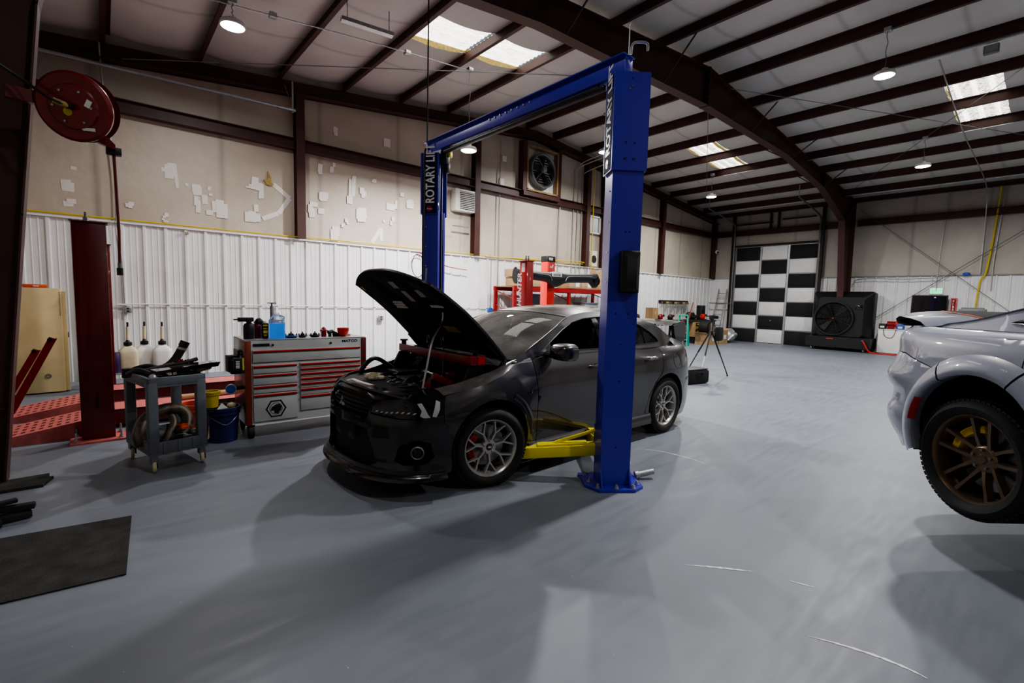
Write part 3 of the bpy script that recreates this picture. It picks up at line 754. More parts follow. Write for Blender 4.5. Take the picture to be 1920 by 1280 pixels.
# shoulder heights
SHO = [(-.9, .80), (-.62, .755), (-.45, .79), (-.26, .82), (-.06, .865), (.14, .91), (.30, .965), (.5, 1.0)]
AF = (0, .345, .385); AR = (2.68, .345, .378)
for side in (-1, 1):
    f = EP(side); fl = side > 0
    # front fender
    a = arc(AF[0], AF[1], AF[2], 170, -12, 30)
    poly = [(-.44, .60), (-.44, .785)] + [(x, lin(SHO, x)) for x in (-.3, -.18, -.06, .04, .14, .22, .30, .4, .495)] + [(.495, .30)] + a[::-1]
    patch('front_fender', toS(poly), f, 'evo_paint', EO, holes=[toS([(.37, .70), (.47, .72), (.475, .75), (.40, .735)])] if 0 else (), thick=.02, flip=fl)
    # side vent and its moulding on the fender
    b = MB(); P0 = [f(sx(x), z) + V((0, side * .012, 0)) for x, z in arc(AF[0], AF[1], AF[2] + .05, 62, 4, 14)]
    P1 = [f(sx(x), z) + V((0, side * .002, 0)) for x, z in arc(AF[0], AF[1], AF[2] + .085, 60, 6, 14)]
    P2 = [f(sx(x), z) + V((0, side * .002, 0)) for x, z in arc(AF[0], AF[1], AF[2] + .03, 62, 4, 14)]
    b.grid([P2, P0, P1]); b.build('fender_vent_trim', 'evo_paint', EO, ang=70)
    b = MB().sphere(f(sx(.40), .745) + V((0, side * .004, 0)), .03, (1, .25, .5)); b.build('side_marker', 'black_gloss', EO)
    # inner arch liners
    for (cx, cz, r) in (AF, AR):
        b = MB(); rows = []
        for k in range(25):
            an = R(185 - 190 * k / 24); x, z = cx + r * math.cos(an), max(.1, cz + r * math.sin(an))
            yo = abs(f(sx(x), max(.2, z)).y)
            rows.append([(x, side * (yo - .004), z), (x + .0, side * (yo - .03), z), (cx + (x - cx) * 1.06, side * (yo - .032), cz + (z - cz) * 1.05), (cx + (x - cx) * 1.08, side * .5, cz + (z - cz) * 1.06)])
        b.grid(rows); b.build('arch_liner', 'black_matte', EO)
        b = MB().poly([(cx - r * 1.1, side * .5, .12), (cx + r * 1.1, side * .5, .12), (cx + r * 1.1, side * .5, .80), (cx - r * 1.1, side * .5, .80)]); b.build('inner_wheel_well', 'black_matte', EO)
    # doors
    g = .006
    fd = [(.495 + g, 1.0), (.495 + g, .30), (.53, .275), (1.50 - g, .275), (1.50 - g, 1.035), (.62, 1.035), (.50 + g, 1.01)]
    DF = patch('front_door', toS(fd), f, 'evo_paint', EO, thick=.02, flip=fl)
    rd = [(1.50, 1.035), (1.50, .275), (2.22, .275), (2.245, .36), (2.30, .50), (2.40, .63), (2.53, .74), (2.56, .85), (2.56, 1.035)]
    DR = patch('rear_door', toS(rd), f, 'evo_paint', EO, thick=.02, flip=fl)
    for par, x0 in ((DF, 1.30), (DR, 2.28)):
        b = MB(); y = abs(f(sx(x0 + .05), .905).y)
        b.sphere((x0 + .05, side * (y - .004), .905), .05, (1, .18, .45)); b.build('handle_cup', 'black_gloss', par)
        b = MB(); b.tube(bez([(x0 - .06, side * (y - .01), .90), (x0 - .04, side * (y + .03), .905), (x0 + .06, side * (y + .035), .912), (x0 + .14, side * (y + .03), .915), (x0 + .16, side * (y - .01), .915)], 6), .012, 8); b.build('door_handle', 'evo_paint', par)
    # quarter panel
    a = arc(AR[0], AR[1], AR[2], 133, 12, 24)
    qp = [(2.56 + g, 1.035), (2.56 + g, .85), (2.535 + g, .74), (2.47, .69)] + a[1:] + [(3.06, .43), (3.14, .60), (3.40, .66), (3.50, .70), (3.50, .99), (3.40, 1.0), (3.2, 1.01), (3.0, 1.03)]
    a2 = [p for p in a if p[0] > 2.44]
    qp = [(2.56 + g, 1.035), (2.56 + g, .85), (2.535 + g, .735), (2.43, .64)] + a2 + [(3.07, .50), (3.14, .62), (3.40, .66), (3.47, .68), (3.47, .995), (3.3, 1.005), (3.1, 1.02), (2.9, 1.03)]
    Q = patch('rear_quarter', toS(qp), f, 'evo_paint', EO, thick=.02, flip=fl)
    # body between rear door edge and the arch
    a3 = arc(AR[0], AR[1], AR[2], 172, 128, 12)
    rp = [(2.225, .275), (2.25, .36), (2.305, .49), (2.405, .615)] + [p for p in a3[::-1]] + [(2.31, .275)]
    patch('rocker_end', toS(rp), f, 'evo_paint', EO, flip=fl, h=.03)
    if side < 0:
        b = MB(); ring = [f(sx(2.88 + .085 * math.cos(t)), .86 + .085 * math.sin(t)) + V((0, side * .001, 0)) for t in [2 * PI * k / 32 for k in range(32)]]
        b.tube(ring, .0022, 5, closed=True); b.build('fuel_flap', 'black_plastic', Q)
    # tail lamp
    tl = [(3.40, .80), (3.52, .79), (3.57, .82), (3.57, .98), (3.42, .985)]
    patch('tail_lamp', toS(tl), lambda q, z: SH.P(q, z, side, .006), 'decal_red', EO, flip=fl)
    # rear bumper
    a = arc(AR[0], AR[1], AR[2], 11, -30, 8)
    rb = [(3.065, .49), (3.14, .605), (3.40, .645), (3.6149, .67), (3.6149, .22), (3.45, .17), (3.12, .16)] + [p for p in a[::-1]]
    poly = toS(rb); poly[3] = (SH.S[-1], .67); poly[4] = (SH.S[-1], .22)
    patch('rear_bumper', poly, f, 'evo_paint', EO, thick=.02, flip=fl)
    poly = [(sx(3.47), .685), (SH.S[-1], .70), (SH.S[-1], 1.0), (sx(3.47), .995)]
    patch('boot_lid_rear', poly, f, 'evo_paint', EO, flip=fl)
    # side skirt
    rows = []
    for k in range(21):
        x = .40 + 1.93 * k / 20; y = abs(f(sx(x), .28).y)
        rows.append([(x, side * (y - .01), .30), (x, side * (y + .012), .285), (x, side * (y + .03), .22), (x, side * (y + .03), .17), (x, side * (y - .01), .15), (x, side * (y - .12), .16)])
    MB().grid(rows).build('side_skirt', 'evo_paint', EO, ang=50)
    # headlamp
    hl = [(SH.sy(.40), .655), (SH.sy(.40), .70), (SH.sy(.47), .748), (sx(-.62), .782), (sx(-.46), .80), (sx(-.425), .785), (sx(-.45), .66), (sx(-.60), .632), (sx(-.72), .63)]
    HL = patch('headlamp', hl, lambda q, z: SH.P(q, z, side, .002), 'black_gloss', EO, h=.03, flip=fl)
    q0 = sx(-.60)
    for i in range(8):
        qq = SH.sy(.44) + (sx(-.62) - SH.sy(.44)) * i / 8.; zz = .664 - .004 * math.sin(i)
        patch('light_strip', [(qq, zz), (qq + .02, zz + .002), (qq + .032, zz + .014), (qq + .012, zz + .012)], lambda q, z: SH.P(q, z, side, .006), 'drl_white', HL, h=.03, flip=fl)
    for pl in ([(sx(-.53), .645), (sx(-.50), .640), (sx(-.475), .695), (sx(-.47), .75), (sx(-.50), .765), (sx(-.515), .70)],
               [(sx(-.61), .650), (sx(-.585), .635), (sx(-.54), .637), (sx(-.56), .665), (sx(-.575), .70), (sx(-.60), .745), (sx(-.63), .74), (sx(-.60), .69)]):
        patch('light_tube', pl, lambda q, z: SH.P(q, z, side, .006), 'drl_white', HL, h=.03, flip=fl)
    b = MB(); b.sphere(SH.P(sx(-.70), .705, side, -.035), .04, (1, 1, .75)); b.build('projector_lens', 'black_gloss', HL)
# front bumper, both halves in one panel: mirrored (s<0 right half)
def full(q, z, e=0.): return SH.P(abs(q), z, -1 if q > 0 else 1, e)
SA = sx(-.445); top = [(0, .80), (SH.sy(.25), .792), (SH.sy(.385), .745), (SH.sy(.39), .64), (sx(-.72), .62), (sx(-.60), .622), (sx(-.46), .65), (SA, .655)]
af = arc(AF[0], AF[1], AF[2], 180 - 32, 180 + 12, 10)
half = top + [(SA, .60)] + toS([p for p in af if p[0] < -.37][::1]) + [(sx(-.39), .20), (sx(-.5), .19), (sx(-.7), .185), (0, .19)]
poly = half[:-1] + [(-q, z) for q, z in half[::-1][1:]] if 0 else None
right = [p for p in half if p[0] > 0]; left = [(-q, z) for q, z in right[::-1]]
poly = [(0, .80)] + right + [(0, .19)] + left
gr_u = [(-.36, .60), (-.40, .72), (-.33, .765), (0, .775), (.33, .765), (.40, .72), (.36, .60)]
gr_l = [(-.47, .27), (-.36, .525), (.36, .525), (.47, .27), (.40, .235), (-.40, .235)]
fogs = [[(sg * q, z) for q, z in ((.62, .30), (.66, .42), (.80, .47), (.90, .44), (.93, .33), (.86, .275), (.70, .27))] for sg in (-1, 1)]
FB = patch('front_bumper', poly, full, 'evo_paint_clean_shaded', EO, holes=[gr_u, gr_l] + fogs, thick=.03, h=.035)
def netmat():
    m = bpy.data.materials.new('grille_mesh'); m.use_nodes = True; nt = m.node_tree; b = nt.nodes['Principled BSDF']; N = nt.nodes.new; L = nt.links.new
    tc = N('ShaderNodeTexCoord'); mp = N('ShaderNodeMapping'); mp.inputs['Rotation'].default_value = (R(45), 0, 0); L(tc.outputs['Object'], mp.inputs[0])
    ck = N('ShaderNodeTexChecker'); ck.inputs['Scale'].default_value = 60; L(mp.outputs[0], ck.inputs[0]); ck.inputs[1].default_value = (.003, .003, .003, 1); ck.inputs[2].default_value = (.02, .02, .02, 1)
    L(ck.outputs[0], b.inputs['Base Color']); b.inputs['Roughness'].default_value = .6; return m
M['net'] = netmat()
patch('grille_mesh', [(-.5, .2), (-.5, .79), (.5, .79), (.5, .2)], lambda q, z: full(q, z, -.06), 'net', EO, h=.06)
b = MB()
for k in range(5): b.tube([full(q / 10 * 1.0, .63 + k * .03, -.035) for q in range(-4, 5)], .006, 6)
b.build('grille_bars', 'black_plastic', EO)
b = MB()
for k in range(9): b.box((-.80, 0, .29 + k * .012), (.01, .62, .007))
b.build('intercooler', 'alu', EO)
patch('number_plate_holder', [(-.16, .40), (-.16, .52), (.20, .52), (.20, .40)], lambda q, z: full(q, z, .0), 'black_plastic', EO, h=.06)
for q0 in (-.24, .24):
    patch('bumper_slot', [(q0 - .08, .562), (q0 + .08, .562), (q0 + .07, .585), (q0 - .07, .585)], lambda q, z: full(q, z, .004), 'black_matte', FB, h=.05)
# three-diamond emblem
em = bpy.data.objects.new('emblem', None); COL.objects.link(em); em.parent = EO
b = MB()
for an in (90, 210, 330):
    d = V((math.cos(R(an)), math.sin(R(an)))); t = V((-d.y, d.x)); L_ = .045; pts = [V((0, 0)), d * L_ * .5 + t * L_ * .30, d * L_, d * L_ * .5 - t * L_ * .30]
    b.prism([(p.x, p.y) for p in pts], (-.905, 0, .675), (0, -1, 0), (0, 0, 1), .012)
b.build('emblem_diamonds', 'chrome', EO); bpy.data.objects.remove(em)
for sg in (-1, 1):
    patch('fog_recess', [(sg * .58, .25), (sg * .97, .25), (sg * .97, .5), (sg * .58, .5)], lambda q, z: full(q, z, -.05), 'black_matte', EO, h=.06)
    c = full(sg * .80, .365, -.035); n = (full(sg * .80, .365, .05) - c).normalized()
    b = MB().lathe([(.040, 0), (.046, .012), (.052, .006), (.05, -.03)], c + n * .03, n, n=28); b.build('fog_lamp_ring', 'galv_dark', EO)
    b = MB().lathe([(.04, 0), (.02, .008), (0, .01)], c + n * .02, n, n=28); b.build('fog_lamp', 'black_gloss', EO)
# splitter
rows = []
for k in range(-26, 27):
    q = SA * k / 26 * 1.02; z0 = .185 + .02 * abs(k / 26) ** 3
    rows.append([full(q, .2, -.01) + V((0, 0, 0)), full(q, .2, .012) + V((0, 0, z0 - .2 + .01)), full(q, .2, .045) + V((0, 0, z0 - .2 - .02)), full(q, .2, .048) + V((0, 0, z0 - .2 - .035)), full(q, .2, .0) + V((0, 0, z0 - .2 - .055)), full(q, .2, -.25) + V((0, 0, z0 - .2 - .04))])
MB().grid(rows).build('front_splitter', 'evo_paint_clean_shaded', EO, ang=60)
# undertray
MB().box((1.35, 0, .30), (3.9, 1.2, .04)).build('undertray', 'black_matte', EO)
# beak between grille and bonnet gap (upper radiator cover), slightly sloping back
rows = []
for k in range(-14, 15):
    q = SH.sy(.385) * k / 14; a_ = full(q, .796 if abs(k) < 8 else .796 - .05 * ((abs(k) - 7) / 7) ** 1.5); y = a_.y
    rows.append([a_, V((a_.x + .05, y, a_.z + .025)), V((a_.x + .085, y * 1.01, a_.z + .028)), V((a_.x + .09, y * 1.02, a_.z + .0))])
MB().grid(rows).build('nose_panel', 'evo_paint_clean_shaded', EO, ang=60)
# radiator cover plate behind the nose
def topz(x): return lin([(-.78, .80), (-.5, .835), (-.2, .86), (.1, .92), (.3, .97)], x)
b = MB(); rows = []
for k in range(-14, 15):
    y = k / 14 * .62; rows.append([(-.83 + .17 * abs(k / 14) ** 2.2, y, .812 - .05 * abs(k / 14) ** 2), (-.62, y, .815 - .02 * abs(k / 14) ** 2), (-.45 - .06 * math.cos(k), y, .80), (-.44, y, .72)])
b.grid(rows); b.build('radiator_cover', 'black_matte', EO, ang=60)
# fender tops (inner shoulder) and gutters
for side in (-1, 1):
    A = [SH.P(sx(x), lin(SHO, x), side) for x in [-.44 + .935 * i / 16 for i in range(17)]]
    B = [V((p.x + .0, side * lin([(-.45, .60), (-.2, .66), (.1, .70), (.5, .72)], p.x), p.z + lin([(-.45, .03), (.1, .03), (.5, .045)], p.x))) for p in A]
    Bm = [a.lerp(b_, .5) + V((0, 0, .012)) for a, b_ in zip(A, B)]
    C_ = [V((p.x, p.y - side * .012, p.z - .05)) for p in B]; D_ = [V((p.x, p.y - side * .05, p.z - .06)) for p in B]
    MB().grid([A, [a.lerp(b_, .25) + V((0, 0, .010)) for a, b_ in zip(A, B)], Bm, [a.lerp(b_, .8) + V((0, 0, .008)) for a, b_ in zip(A, B)], B]).build('fender_top', 'evo_paint', EO, ang=60)
    MB().grid([B, C_, D_, [V((p.x, side * .55, .45)) for p in B]]).build('bay_side', 'black_plastic', EO, ang=30)
    # corner piece above the headlamp
    A = [SH.P(q, z, side) for q, z in ((SH.sy(.385), .745), (SH.sy(.47), .752), (sx(-.62), .785), (sx(-.50), .797), (sx(-.44), .785))]
    B = [V((-.74, side * .37, .80)), V((-.68, side * .45, .81)), V((-.60, side * .53, .82)), V((-.52, side * .57, .825)), V((-.44, side * .60, .825))]
    MB().grid([bez(A, 5), [a.lerp(b_, .5) + V((0, 0, .006)) for a, b_ in zip(bez(A, 5), bez(B, 5))], bez(B, 5)]).build('headlamp_top', 'black_gloss', EO, ang=60)
# scuttle (cowl) below the windscreen
A = [(.30 + .12 * abs(k / 10) ** 2.2, k / 10 * .72, 1.02 - .035 * abs(k / 10)) for k in range(-10, 11)]
B = [(.20 + .14 * abs(k / 10) ** 2.2, k / 10 * .72, .965 - .02 * abs(k / 10)) for k in range(-10, 11)]
C_ = [(x - .02, y, .80) for x, y, z in B]; D_ = [(x - .03, y, .40) for x, y, z in B]
MB().grid([A, B]).build('scuttle', 'black_plastic', EO); MB().grid([B, C_, D_]).build('firewall', 'engine_dark', EO)
# ---- greenhouse
def gy(x, z):
    y = .80 - (z - 1.035) * .44 - max(0, z - 1.3) * .35
    t = max(0, min(1, (.85 - x) / .6)); y -= .065 * t * t * (3 - 2 * t)
    t = max(0, min(1, (x - 2.6) / .6)); y -= .10 * t * t * (3 - 2 * t)
    return y
RAIL = [(.29, 1.0), (.40, 1.05), (.60, 1.15), (.85, 1.27), (1.08, 1.365), (1.3, 1.415), (1.6, 1.435), (1.9, 1.43), (2.2, 1.40), (2.5, 1.335), (2.75, 1.245), (2.95, 1.155), (3.08, 1.09), (3.16, 1.05)]
RC = [(p.x, p.y) for p in bez([(x, z, 0) for x, z in RAIL], 4)]
DLO = [(.63, 1.075), (.80, 1.175), (.98, 1.265), (1.15, 1.33), (1.35, 1.365), (1.6, 1.38), (1.85, 1.378), (2.1, 1.35), (2.3, 1.29), (2.47, 1.21), (2.58, 1.13), (2.60, 1.09), (2.5, 1.08), (1.6, 1.065)]
def lineup(poly, s): # shrink towards centre
    cx = sum(p[0] for p in poly) / len(poly); cz = sum(p[1] for p in poly) / len(poly); return [(cx + (x - cx) * s, cz + (z - cz) * s) for x, z in poly]
for side in (-1, 1):
    g = lambda x, z, e=0.: V((x, side * (gy(x, z) + e), z)); fl = side < 0
    body = [(.29, 1.0), (.495, 1.0), (.62, 1.035), (3.1, 1.035)] + RC[::-1][1:]
    body = [(.50, .998), (.62, 1.033), (3.14, 1.033)] + RC[::-1][1:]
    patch('pillar_frame', body, lambda x, z: g(x, z), 'evo_paint', EO, holes=[DLO], h=.035, thick=.015, flip=not fl)
    # belt shoulder between the door top and the glass frame
    A = [SH.P(sx(x), 1.035 if x > .6 else 1.0 + .035 * (x - .5) / .1, side) for x in [.50 + 2.5 * i / 30 for i in range(31)]]
    B = [g(p.x, p.z + .001) for p in A]
    MB().grid([A, [a.lerp(b_, .5) + V((0, side * .002, .004)) for a, b_ in zip(A, B)], B]).build('belt_moulding', 'black_plastic', EO, ang=60)
    # seals and glazing
    def clip(poly, x0, x1):
        D = dens(poly, .03); return [(min(max(p.x, x0), x1), p.y) for p in D if x0 - .02 <= p.x <= x1 + .02]
    if side > 0: patch('front_door_glass', clip(DLO, .6, 1.50), lambda x, z: g(x, z, -.02), 'side_glass', EO, h=.06, flip=not fl)
    patch('rear_door_glass', clip(DLO, 1.58, 2.33), lambda x, z: g(x, z, -.015), 'side_glass', EO, h=.06, flip=not fl)
    patch('quarter_glass', clip(DLO, 2.36, 2.62), lambda x, z: g(x, z, -.012), 'side_glass', EO, h=.06, flip=not fl)
    for x0, x1 in ((1.50, 1.585), (2.33, 2.362)):
        def rows_(x0=x0, x1=x1):
            z1 = lin([(p[0], p[1]) for p in DLO[:10]], x0) ; return [[g(x0, z, -.006) for z in [1.06 + (z1 - 1.06) * i / 8 for i in range(9)]], [g(x1, z, -.006) for z in [1.06 + (z1 - 1.06) * i / 8 for i in range(9)]]]
        MB().grid(rows_()).build('door_pillar', 'black_gloss', EO)
    b = MB(); b.tube([g(x, z, .001) for x, z in [(p.x, p.y) for p in dens(DLO, .05)]], .006, 6, closed=True); b.build('window_seal', 'black_plastic', EO)
    # mirror
    b = MB(); rot = Matrix.Rotation(R(0), 3, 'Z')
    c0 = V((.70, side * .965, 1.085))
    rows = []
    for k in range(13):
        t = k / 12; xx = -.10 + .17 * t; w = math.sqrt(max(0, 1 - ((1 - t)) ** 4)); rows.append([c0 + V((xx, side * .128 * w * math.copysign(abs(math.cos(q)) ** .6, math.cos(q)), .078 * w * math.copysign(abs(math.sin(q)) ** .7, math.sin(q)))) for q in [2 * PI * i / 24 for i in range(25)]])
    b.grid(rows); MR = b.build('door_mirror', 'evo_paint', EO, ang=60)
    b = MB().poly([c0 + V((.062, side * .105 * math.copysign(abs(math.cos(q)) ** .6, math.cos(q)), .068 * math.copysign(abs(math.sin(q)) ** .7, math.sin(q)))) for q in [2 * PI * i / 24 for i in range(24)]]); b.build('mirror_glass', 'chrome', MR)
    b = MB(); b.tube([(.66, side * .76, 1.05), (.68, side * .83, 1.045), (.71, side * .90, 1.04)], .022, 8); b.build('mirror_arm', 'black_plastic', MR)
    patch('mirror_sail', [(.55, 1.04), (.76, 1.04), (.76, 1.15), (.70, 1.12)], lambda x, z: g(x, z, .004), 'black_plastic', MR, h=.05, flip=not fl)
# windscreen
def railp(x, side=-1, e=0): z = smo(RAIL, x); return V((x, side * (gy(x, z) + e), z))
WB = [V((.30 + .12 * abs(k / 12) ** 2.2 if 0 else .27 + .0 * k, 0, 0)) for k in range(1)]
cw0 = [V((.30 + .10 * abs(k / 12) ** 2, k / 12 * .725, 1.02 - .02 * abs(k / 12))) for k in range(-12, 13)]
yt = gy(1.13, smo(RAIL, 1.13)); cw1 = [V((1.02 + .11 * abs(k / 12) ** 2, k / 12 * yt, 1.425 - .045 * abs(k / 12) ** 2)) for k in range(-12, 13)]
xs0 = [.40 + (1.13 - .40) * i / 10 for i in range(11)]
d0 = [railp(x, -1) for x in xs0]; d1 = [railp(x, 1) for x in xs0]
d0[0] = cw0[0]; d1[0] = cw0[-1]; d0[-1] = cw1[0]; d1[-1] = cw1[-1]
MB().grid(coons(cw0, cw1, d0, d1, 14, 24, .018)).build('windscreen', 'windshield', EO, ang=80)
b = MB(); b.tube(cw1, .006, 6); b.tube(d0, .007, 6); b.tube(d1, .007, 6); b.build('windscreen_seal', 'black_plastic', EO)
# roof
xe = [1.13 + (2.42 - 1.13) * i / 16 for i in range(17)]
yb_ = gy(2.42, smo(RAIL, 2.42)); cr1 = [V((2.42 + .07 * (1 - abs(k / 12) ** 2), k / 12 * yb_, smo(RAIL, 2.42) + .055 * (1 - abs(k / 12) ** 2))) for k in range(-12, 13)]
r0 = [railp(x, -1) for x in xe]; r1 = [railp(x, 1) for x in xe]; r0[0] = cw1[0]; r1[0] = cw1[-1]; r0[-1] = cr1[0]; r1[-1] = cr1[-1]
MB().grid(coons(cw1, cr1, r0, r1, 24, 24, .016)).build('roof_panel', 'evo_paint', EO, ang=80)
# rear window
xb = [2.42 + (3.05 - 2.42) * i / 10 for i in range(11)]
yb2 = gy(3.05, smo(RAIL, 3.05)); cb1 = [V((3.05 + .04 * (1 - abs(k / 12) ** 2), k / 12 * yb2, smo(RAIL, 3.05) + .01)) for k in range(-12, 13)]
b0 = [railp(x, -1) for x in xb]; b1 = [railp(x, 1) for x in xb]; b0[0] = cr1[0]; b1[0] = cr1[-1]; b0[-1] = cb1[0]; b1[-1] = cb1[-1]
MB().grid(coons(cr1, cb1, b0, b1, 12, 24, .012)).build('rear_window', 'side_glass', EO, ang=80)
# boot lid top
ce = [V((3.53 - .05 * abs(k / 12) ** 3, k / 12 * .66, 1.045 - .03 * abs(k / 12) ** 2)) for k in range(-12, 13)]
e0 = [cb1[0].lerp(ce[0], i / 8) + V((0, -.02 * math.sin(PI * i / 8), 0)) for i in range(9)]; e1 = [V((p.x, -p.y, p.z)) for p in e0]
MB().grid(coons(cb1, ce, e0, e1, 10, 24, .012)).build('boot_lid', 'evo_paint', EO, ang=80)
for side in (-1, 1):
    A = [SH.P(sx(x), z, side) for x, z in ((2.95, 1.03), (3.1, 1.02), (3.3, 1.005), (3.42, .998), (3.5, .995))]
    E = e0 if side < 0 else e1; B = [V((2.96, side * gy(2.96, 1.09), 1.085))] + [E[i] for i in (0, 3, 6, 8)]
    MB().grid([bez(A, 4), [a.lerp(b_, .5) + V((0, 0, .012)) for a, b_ in zip(bez(A, 4), bez(B, 4))], bez(B, 4)]).build('quarter_top', 'evo_paint', EO, ang=80)
    A = [SH.P(sx(3.5) + (SH.S[-1] - sx(3.5)) * i / 6, .995, side) for i in range(7)]; B = [ce[0 if side < 0 else 24].lerp(ce[12], i / 6) for i in range(7)]
    MB().grid([A, B]).build('boot_edge', 'evo_paint', EO, ang=80)
# rear wing
w_ = bpy.data.objects.new('rear_wing', None); COL.objects.link(w_); w_.parent = EO
sec = [(3.10, 1.285), (3.14, 1.305), (3.22, 1.315), (3.32, 1.318), (3.42, 1.33), (3.43, 1.322), (3.33, 1.298), (3.2, 1.287), (3.12, 1.278)]
rows = []
for k in range(-12, 13):
    y = k / 12 * .655; dz = -.02 * abs(k / 12) ** 3; rows.append([(x - .03 * (1 - abs(k / 12)), y, z + dz) for x, z in sec + sec[:1]])
MB().grid(rows).build('wing_blade', 'evo_paint', w_, ang=50)
for side in (-1, 1):
    pr = [(3.12, 1.27), (3.42, 1.325), (3.47, 1.22), (3.43, 1.05), (3.20, 1.06), (3.15, 1.16)]
    b = MB(); b.prism(pr, (0, side * .645, 0), (1, 0, 0), (0, 0, 1), .045); bmesh.ops.bevel(b.bm, geom=b.bm.edges[:], offset=.012, segments=2, affect='EDGES'); b.build('wing_support', 'evo_paint', w_)
# interior
b = MB(); b.box((1.7, 0, .45), (2.9, 1.3, .1)); b.box((2.9, 0, .9), (.1, 1.25, .5)); b.build('cabin_floor', 'black_matte', EO)
b = MB(); b.grid([[(.42, -.7, .98), (.42, 0, 1.0), (.42, .7, .98)], [(.75, -.7, 1.0), (.72, 0, 1.03), (.75, .7, 1.0)], [(.86, -.7, .93), (.86, 0, .95), (.86, .7, .93)], [(.84, -.7, .55), (.84, 0, .55), (.84, .7, .55)]]); b.build('dashboard', 'grey_plastic_dark', EO)
for side in (-1, 1):
    for x0, nm in ((1.05, 'front_seat'), (2.0, 'rear_seat')):
        st = bpy.data.objects.new(nm, None); COL.objects.link(st); st.parent = EO; st.location = (x0, side * .36, .5)
        b = MB(); b.box((.22, 0, .12), (.5, .5, .16), bev=.05); b.build('seat_cushion', 'black_plastic', st)
        b = MB(); b.box((.50, 0, .45), (.13, .48, .66), Matrix.Rotation(R(14), 3, 'Y'), bev=.05); b.build('seat_back', 'black_plastic', st)
        b = MB(); b.box((.60, 0, .83), (.09, .27, .17), Matrix.Rotation(R(12), 3, 'Y'), bev=.04); b.build('headrest', 'black_plastic', st)
b = MB(); b.tube([(1.02 - .06 * math.sin(q), -.36 + .18 * math.cos(q), .98 + .17 * math.sin(q)) for q in [2 * PI * k / 28 for k in range(28)]], .014, 8, closed=True); b.cyl((1.03, -.36, .98), (.85, -.36, .9), .03); b.box((1.02, -.36, .98), (.03, .32, .04)); b.build('steering_wheel', 'black_plastic', EO)
b = MB(); b.box((1.10, 0, 1.36), (.03, .24, .06), bev=.015); b.build('rear_view_mirror', 'black_plastic', EO)
b = MB(); b.box((1.6, 0, 1.395), (.9, .95, .01)); b.build('headliner', 'grey_plastic', EO)
# wipers
for y0 in (-.45, .1):
    b = MB(); b.tube([(.30, y0, 1.03), (.36, y0 + .3, 1.06), (.38, y0 + .5, 1.07)], .007, 6); b.build('wiper', 'black_plastic', EO)
# ---- bonnet: underside visible, hinged at the scuttle and raised
HN = bpy.data.objects.new('bonnet', None); COL.objects.link(HN); HN.parent = EO; HN.location = (.27, 0, 1.03); HANG = R(41.5)
HN.rotation_euler = (0, HANG, 0)
# hood shape in hinge coordinates: u forward distance (towards -x), half width, sag (z)
def hw_(u): return lin([(0, .70), (.2, .705), (.5, .70), (.8, .665), (.95, .61), (1.04, .53), (1.10, .40), (1.14, 0)], u)
def hz(u, v): # height above the hinge plane: gentle crown, front dips down
    return .05 * (1 - v * v) * min(1, .4 + u) - .06 * max(0, u - .5) ** 1.5 * 1.5 - .028 * max(0, (u - .95)) / .2 + .02 * math.sin(min(1, u) * PI)
def hood_pt(i, j, dz=0., NI=24, NJ=20):
    v = -1 + 2 * j / NJ; t = i / NI
    ue = 1.15 - .26 * max(0, abs(v) - .2) ** 2.0 - (.0 if abs(v) < .97 else .0)
    u = t * ue; w = lin([(0, .70), (.3, .705), (.6, .69), (.85, .665), (1., .635), (1.15, .60)], u / 1.0)
    y = v * w; return V((-u, y, hz(u, v) + dz))
b = MB(); b.grid([[hood_pt(i, j) for j in range(21)] for i in range(25)]); b.build('bonnet_skin', 'evo_paint', HN, ang=80)
b = MB(); b.grid([[hood_pt(i, j, -.018 - .022 * (1 if 2 <= j <= 18 and 2 <= i <= 22 else 0) * (0 if (j in (6, 7, 13, 14) or i in (11, 12)) else 1)) for j in range(21)] for i in range(25)]); b.build('bonnet_liner', 'black_matte', HN, ang=30)
b = MB()
rim = [hood_pt(i, 0) for i in range(25)] + [hood_pt(24, j) for j in range(1, 21)] + [hood_pt(i, 20) for i in range(23, -1, -1)] + [hood_pt(0, j) for j in range(19, 0, -1)]
rows = [rim + rim[:1], [p + V((0, 0, -.02)) for p in rim + rim[:1]]]; b.grid(rows); b.build('bonnet_edge', 'evo_paint', HN, ang=80)
for (u, y, w, l, m) in ((.92, -.05, .10, .14, 'grey_metal'), (.78, .42, .09, .11, 'grey_metal'), (.66, -.33, .06, .10, 'grey_metal'), (.66, .09, .07, .13, 'grey_metal'), (.95, .52, .03, .07, 'yellow_plastic'), (.30, -.28, .07, .24, 'grey_metal')):
    pass
for (u, y, w, l, m, nm) in ((.97, -.02, .13, .085, 'grey_metal', 'liner_patch'), (.78, -.02, .15, .075, 'grey_metal', 'liner_patch'), (.83, -.30, .09, .08, 'grey_metal', 'liner_patch'), (.34, -.22, .09, .20, 'insul_yellow', 'warning_sticker'), (.93, .56, .05, .03, 'yellow_plastic', 'sticker')):
    v = y / .69; b = MB(); b.box((-u, y, hz(u, v) - .044), (w, l, .003), Matrix.Rotation(R(-3), 3, 'Y')); b.build(nm, m, HN)
# white bars painted as light coming through the bonnet vents
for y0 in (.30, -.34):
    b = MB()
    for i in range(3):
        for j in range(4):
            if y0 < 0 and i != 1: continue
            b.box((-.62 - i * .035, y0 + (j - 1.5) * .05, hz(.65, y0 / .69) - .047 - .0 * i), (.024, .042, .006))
    b.build('vent_light_bars', 'paper', HN)
for side in (-1, 1):
    b = MB(); b.tube([(.02, side * .66, -.02), (-.06, side * .67, -.03), (-.22, side * .655, -.02)], .018, 6); b.box((.05, side * .66, -.05), (.09, .03, .10), bev=.01); b.build('bonnet_hinge', 'black_plastic', HN)
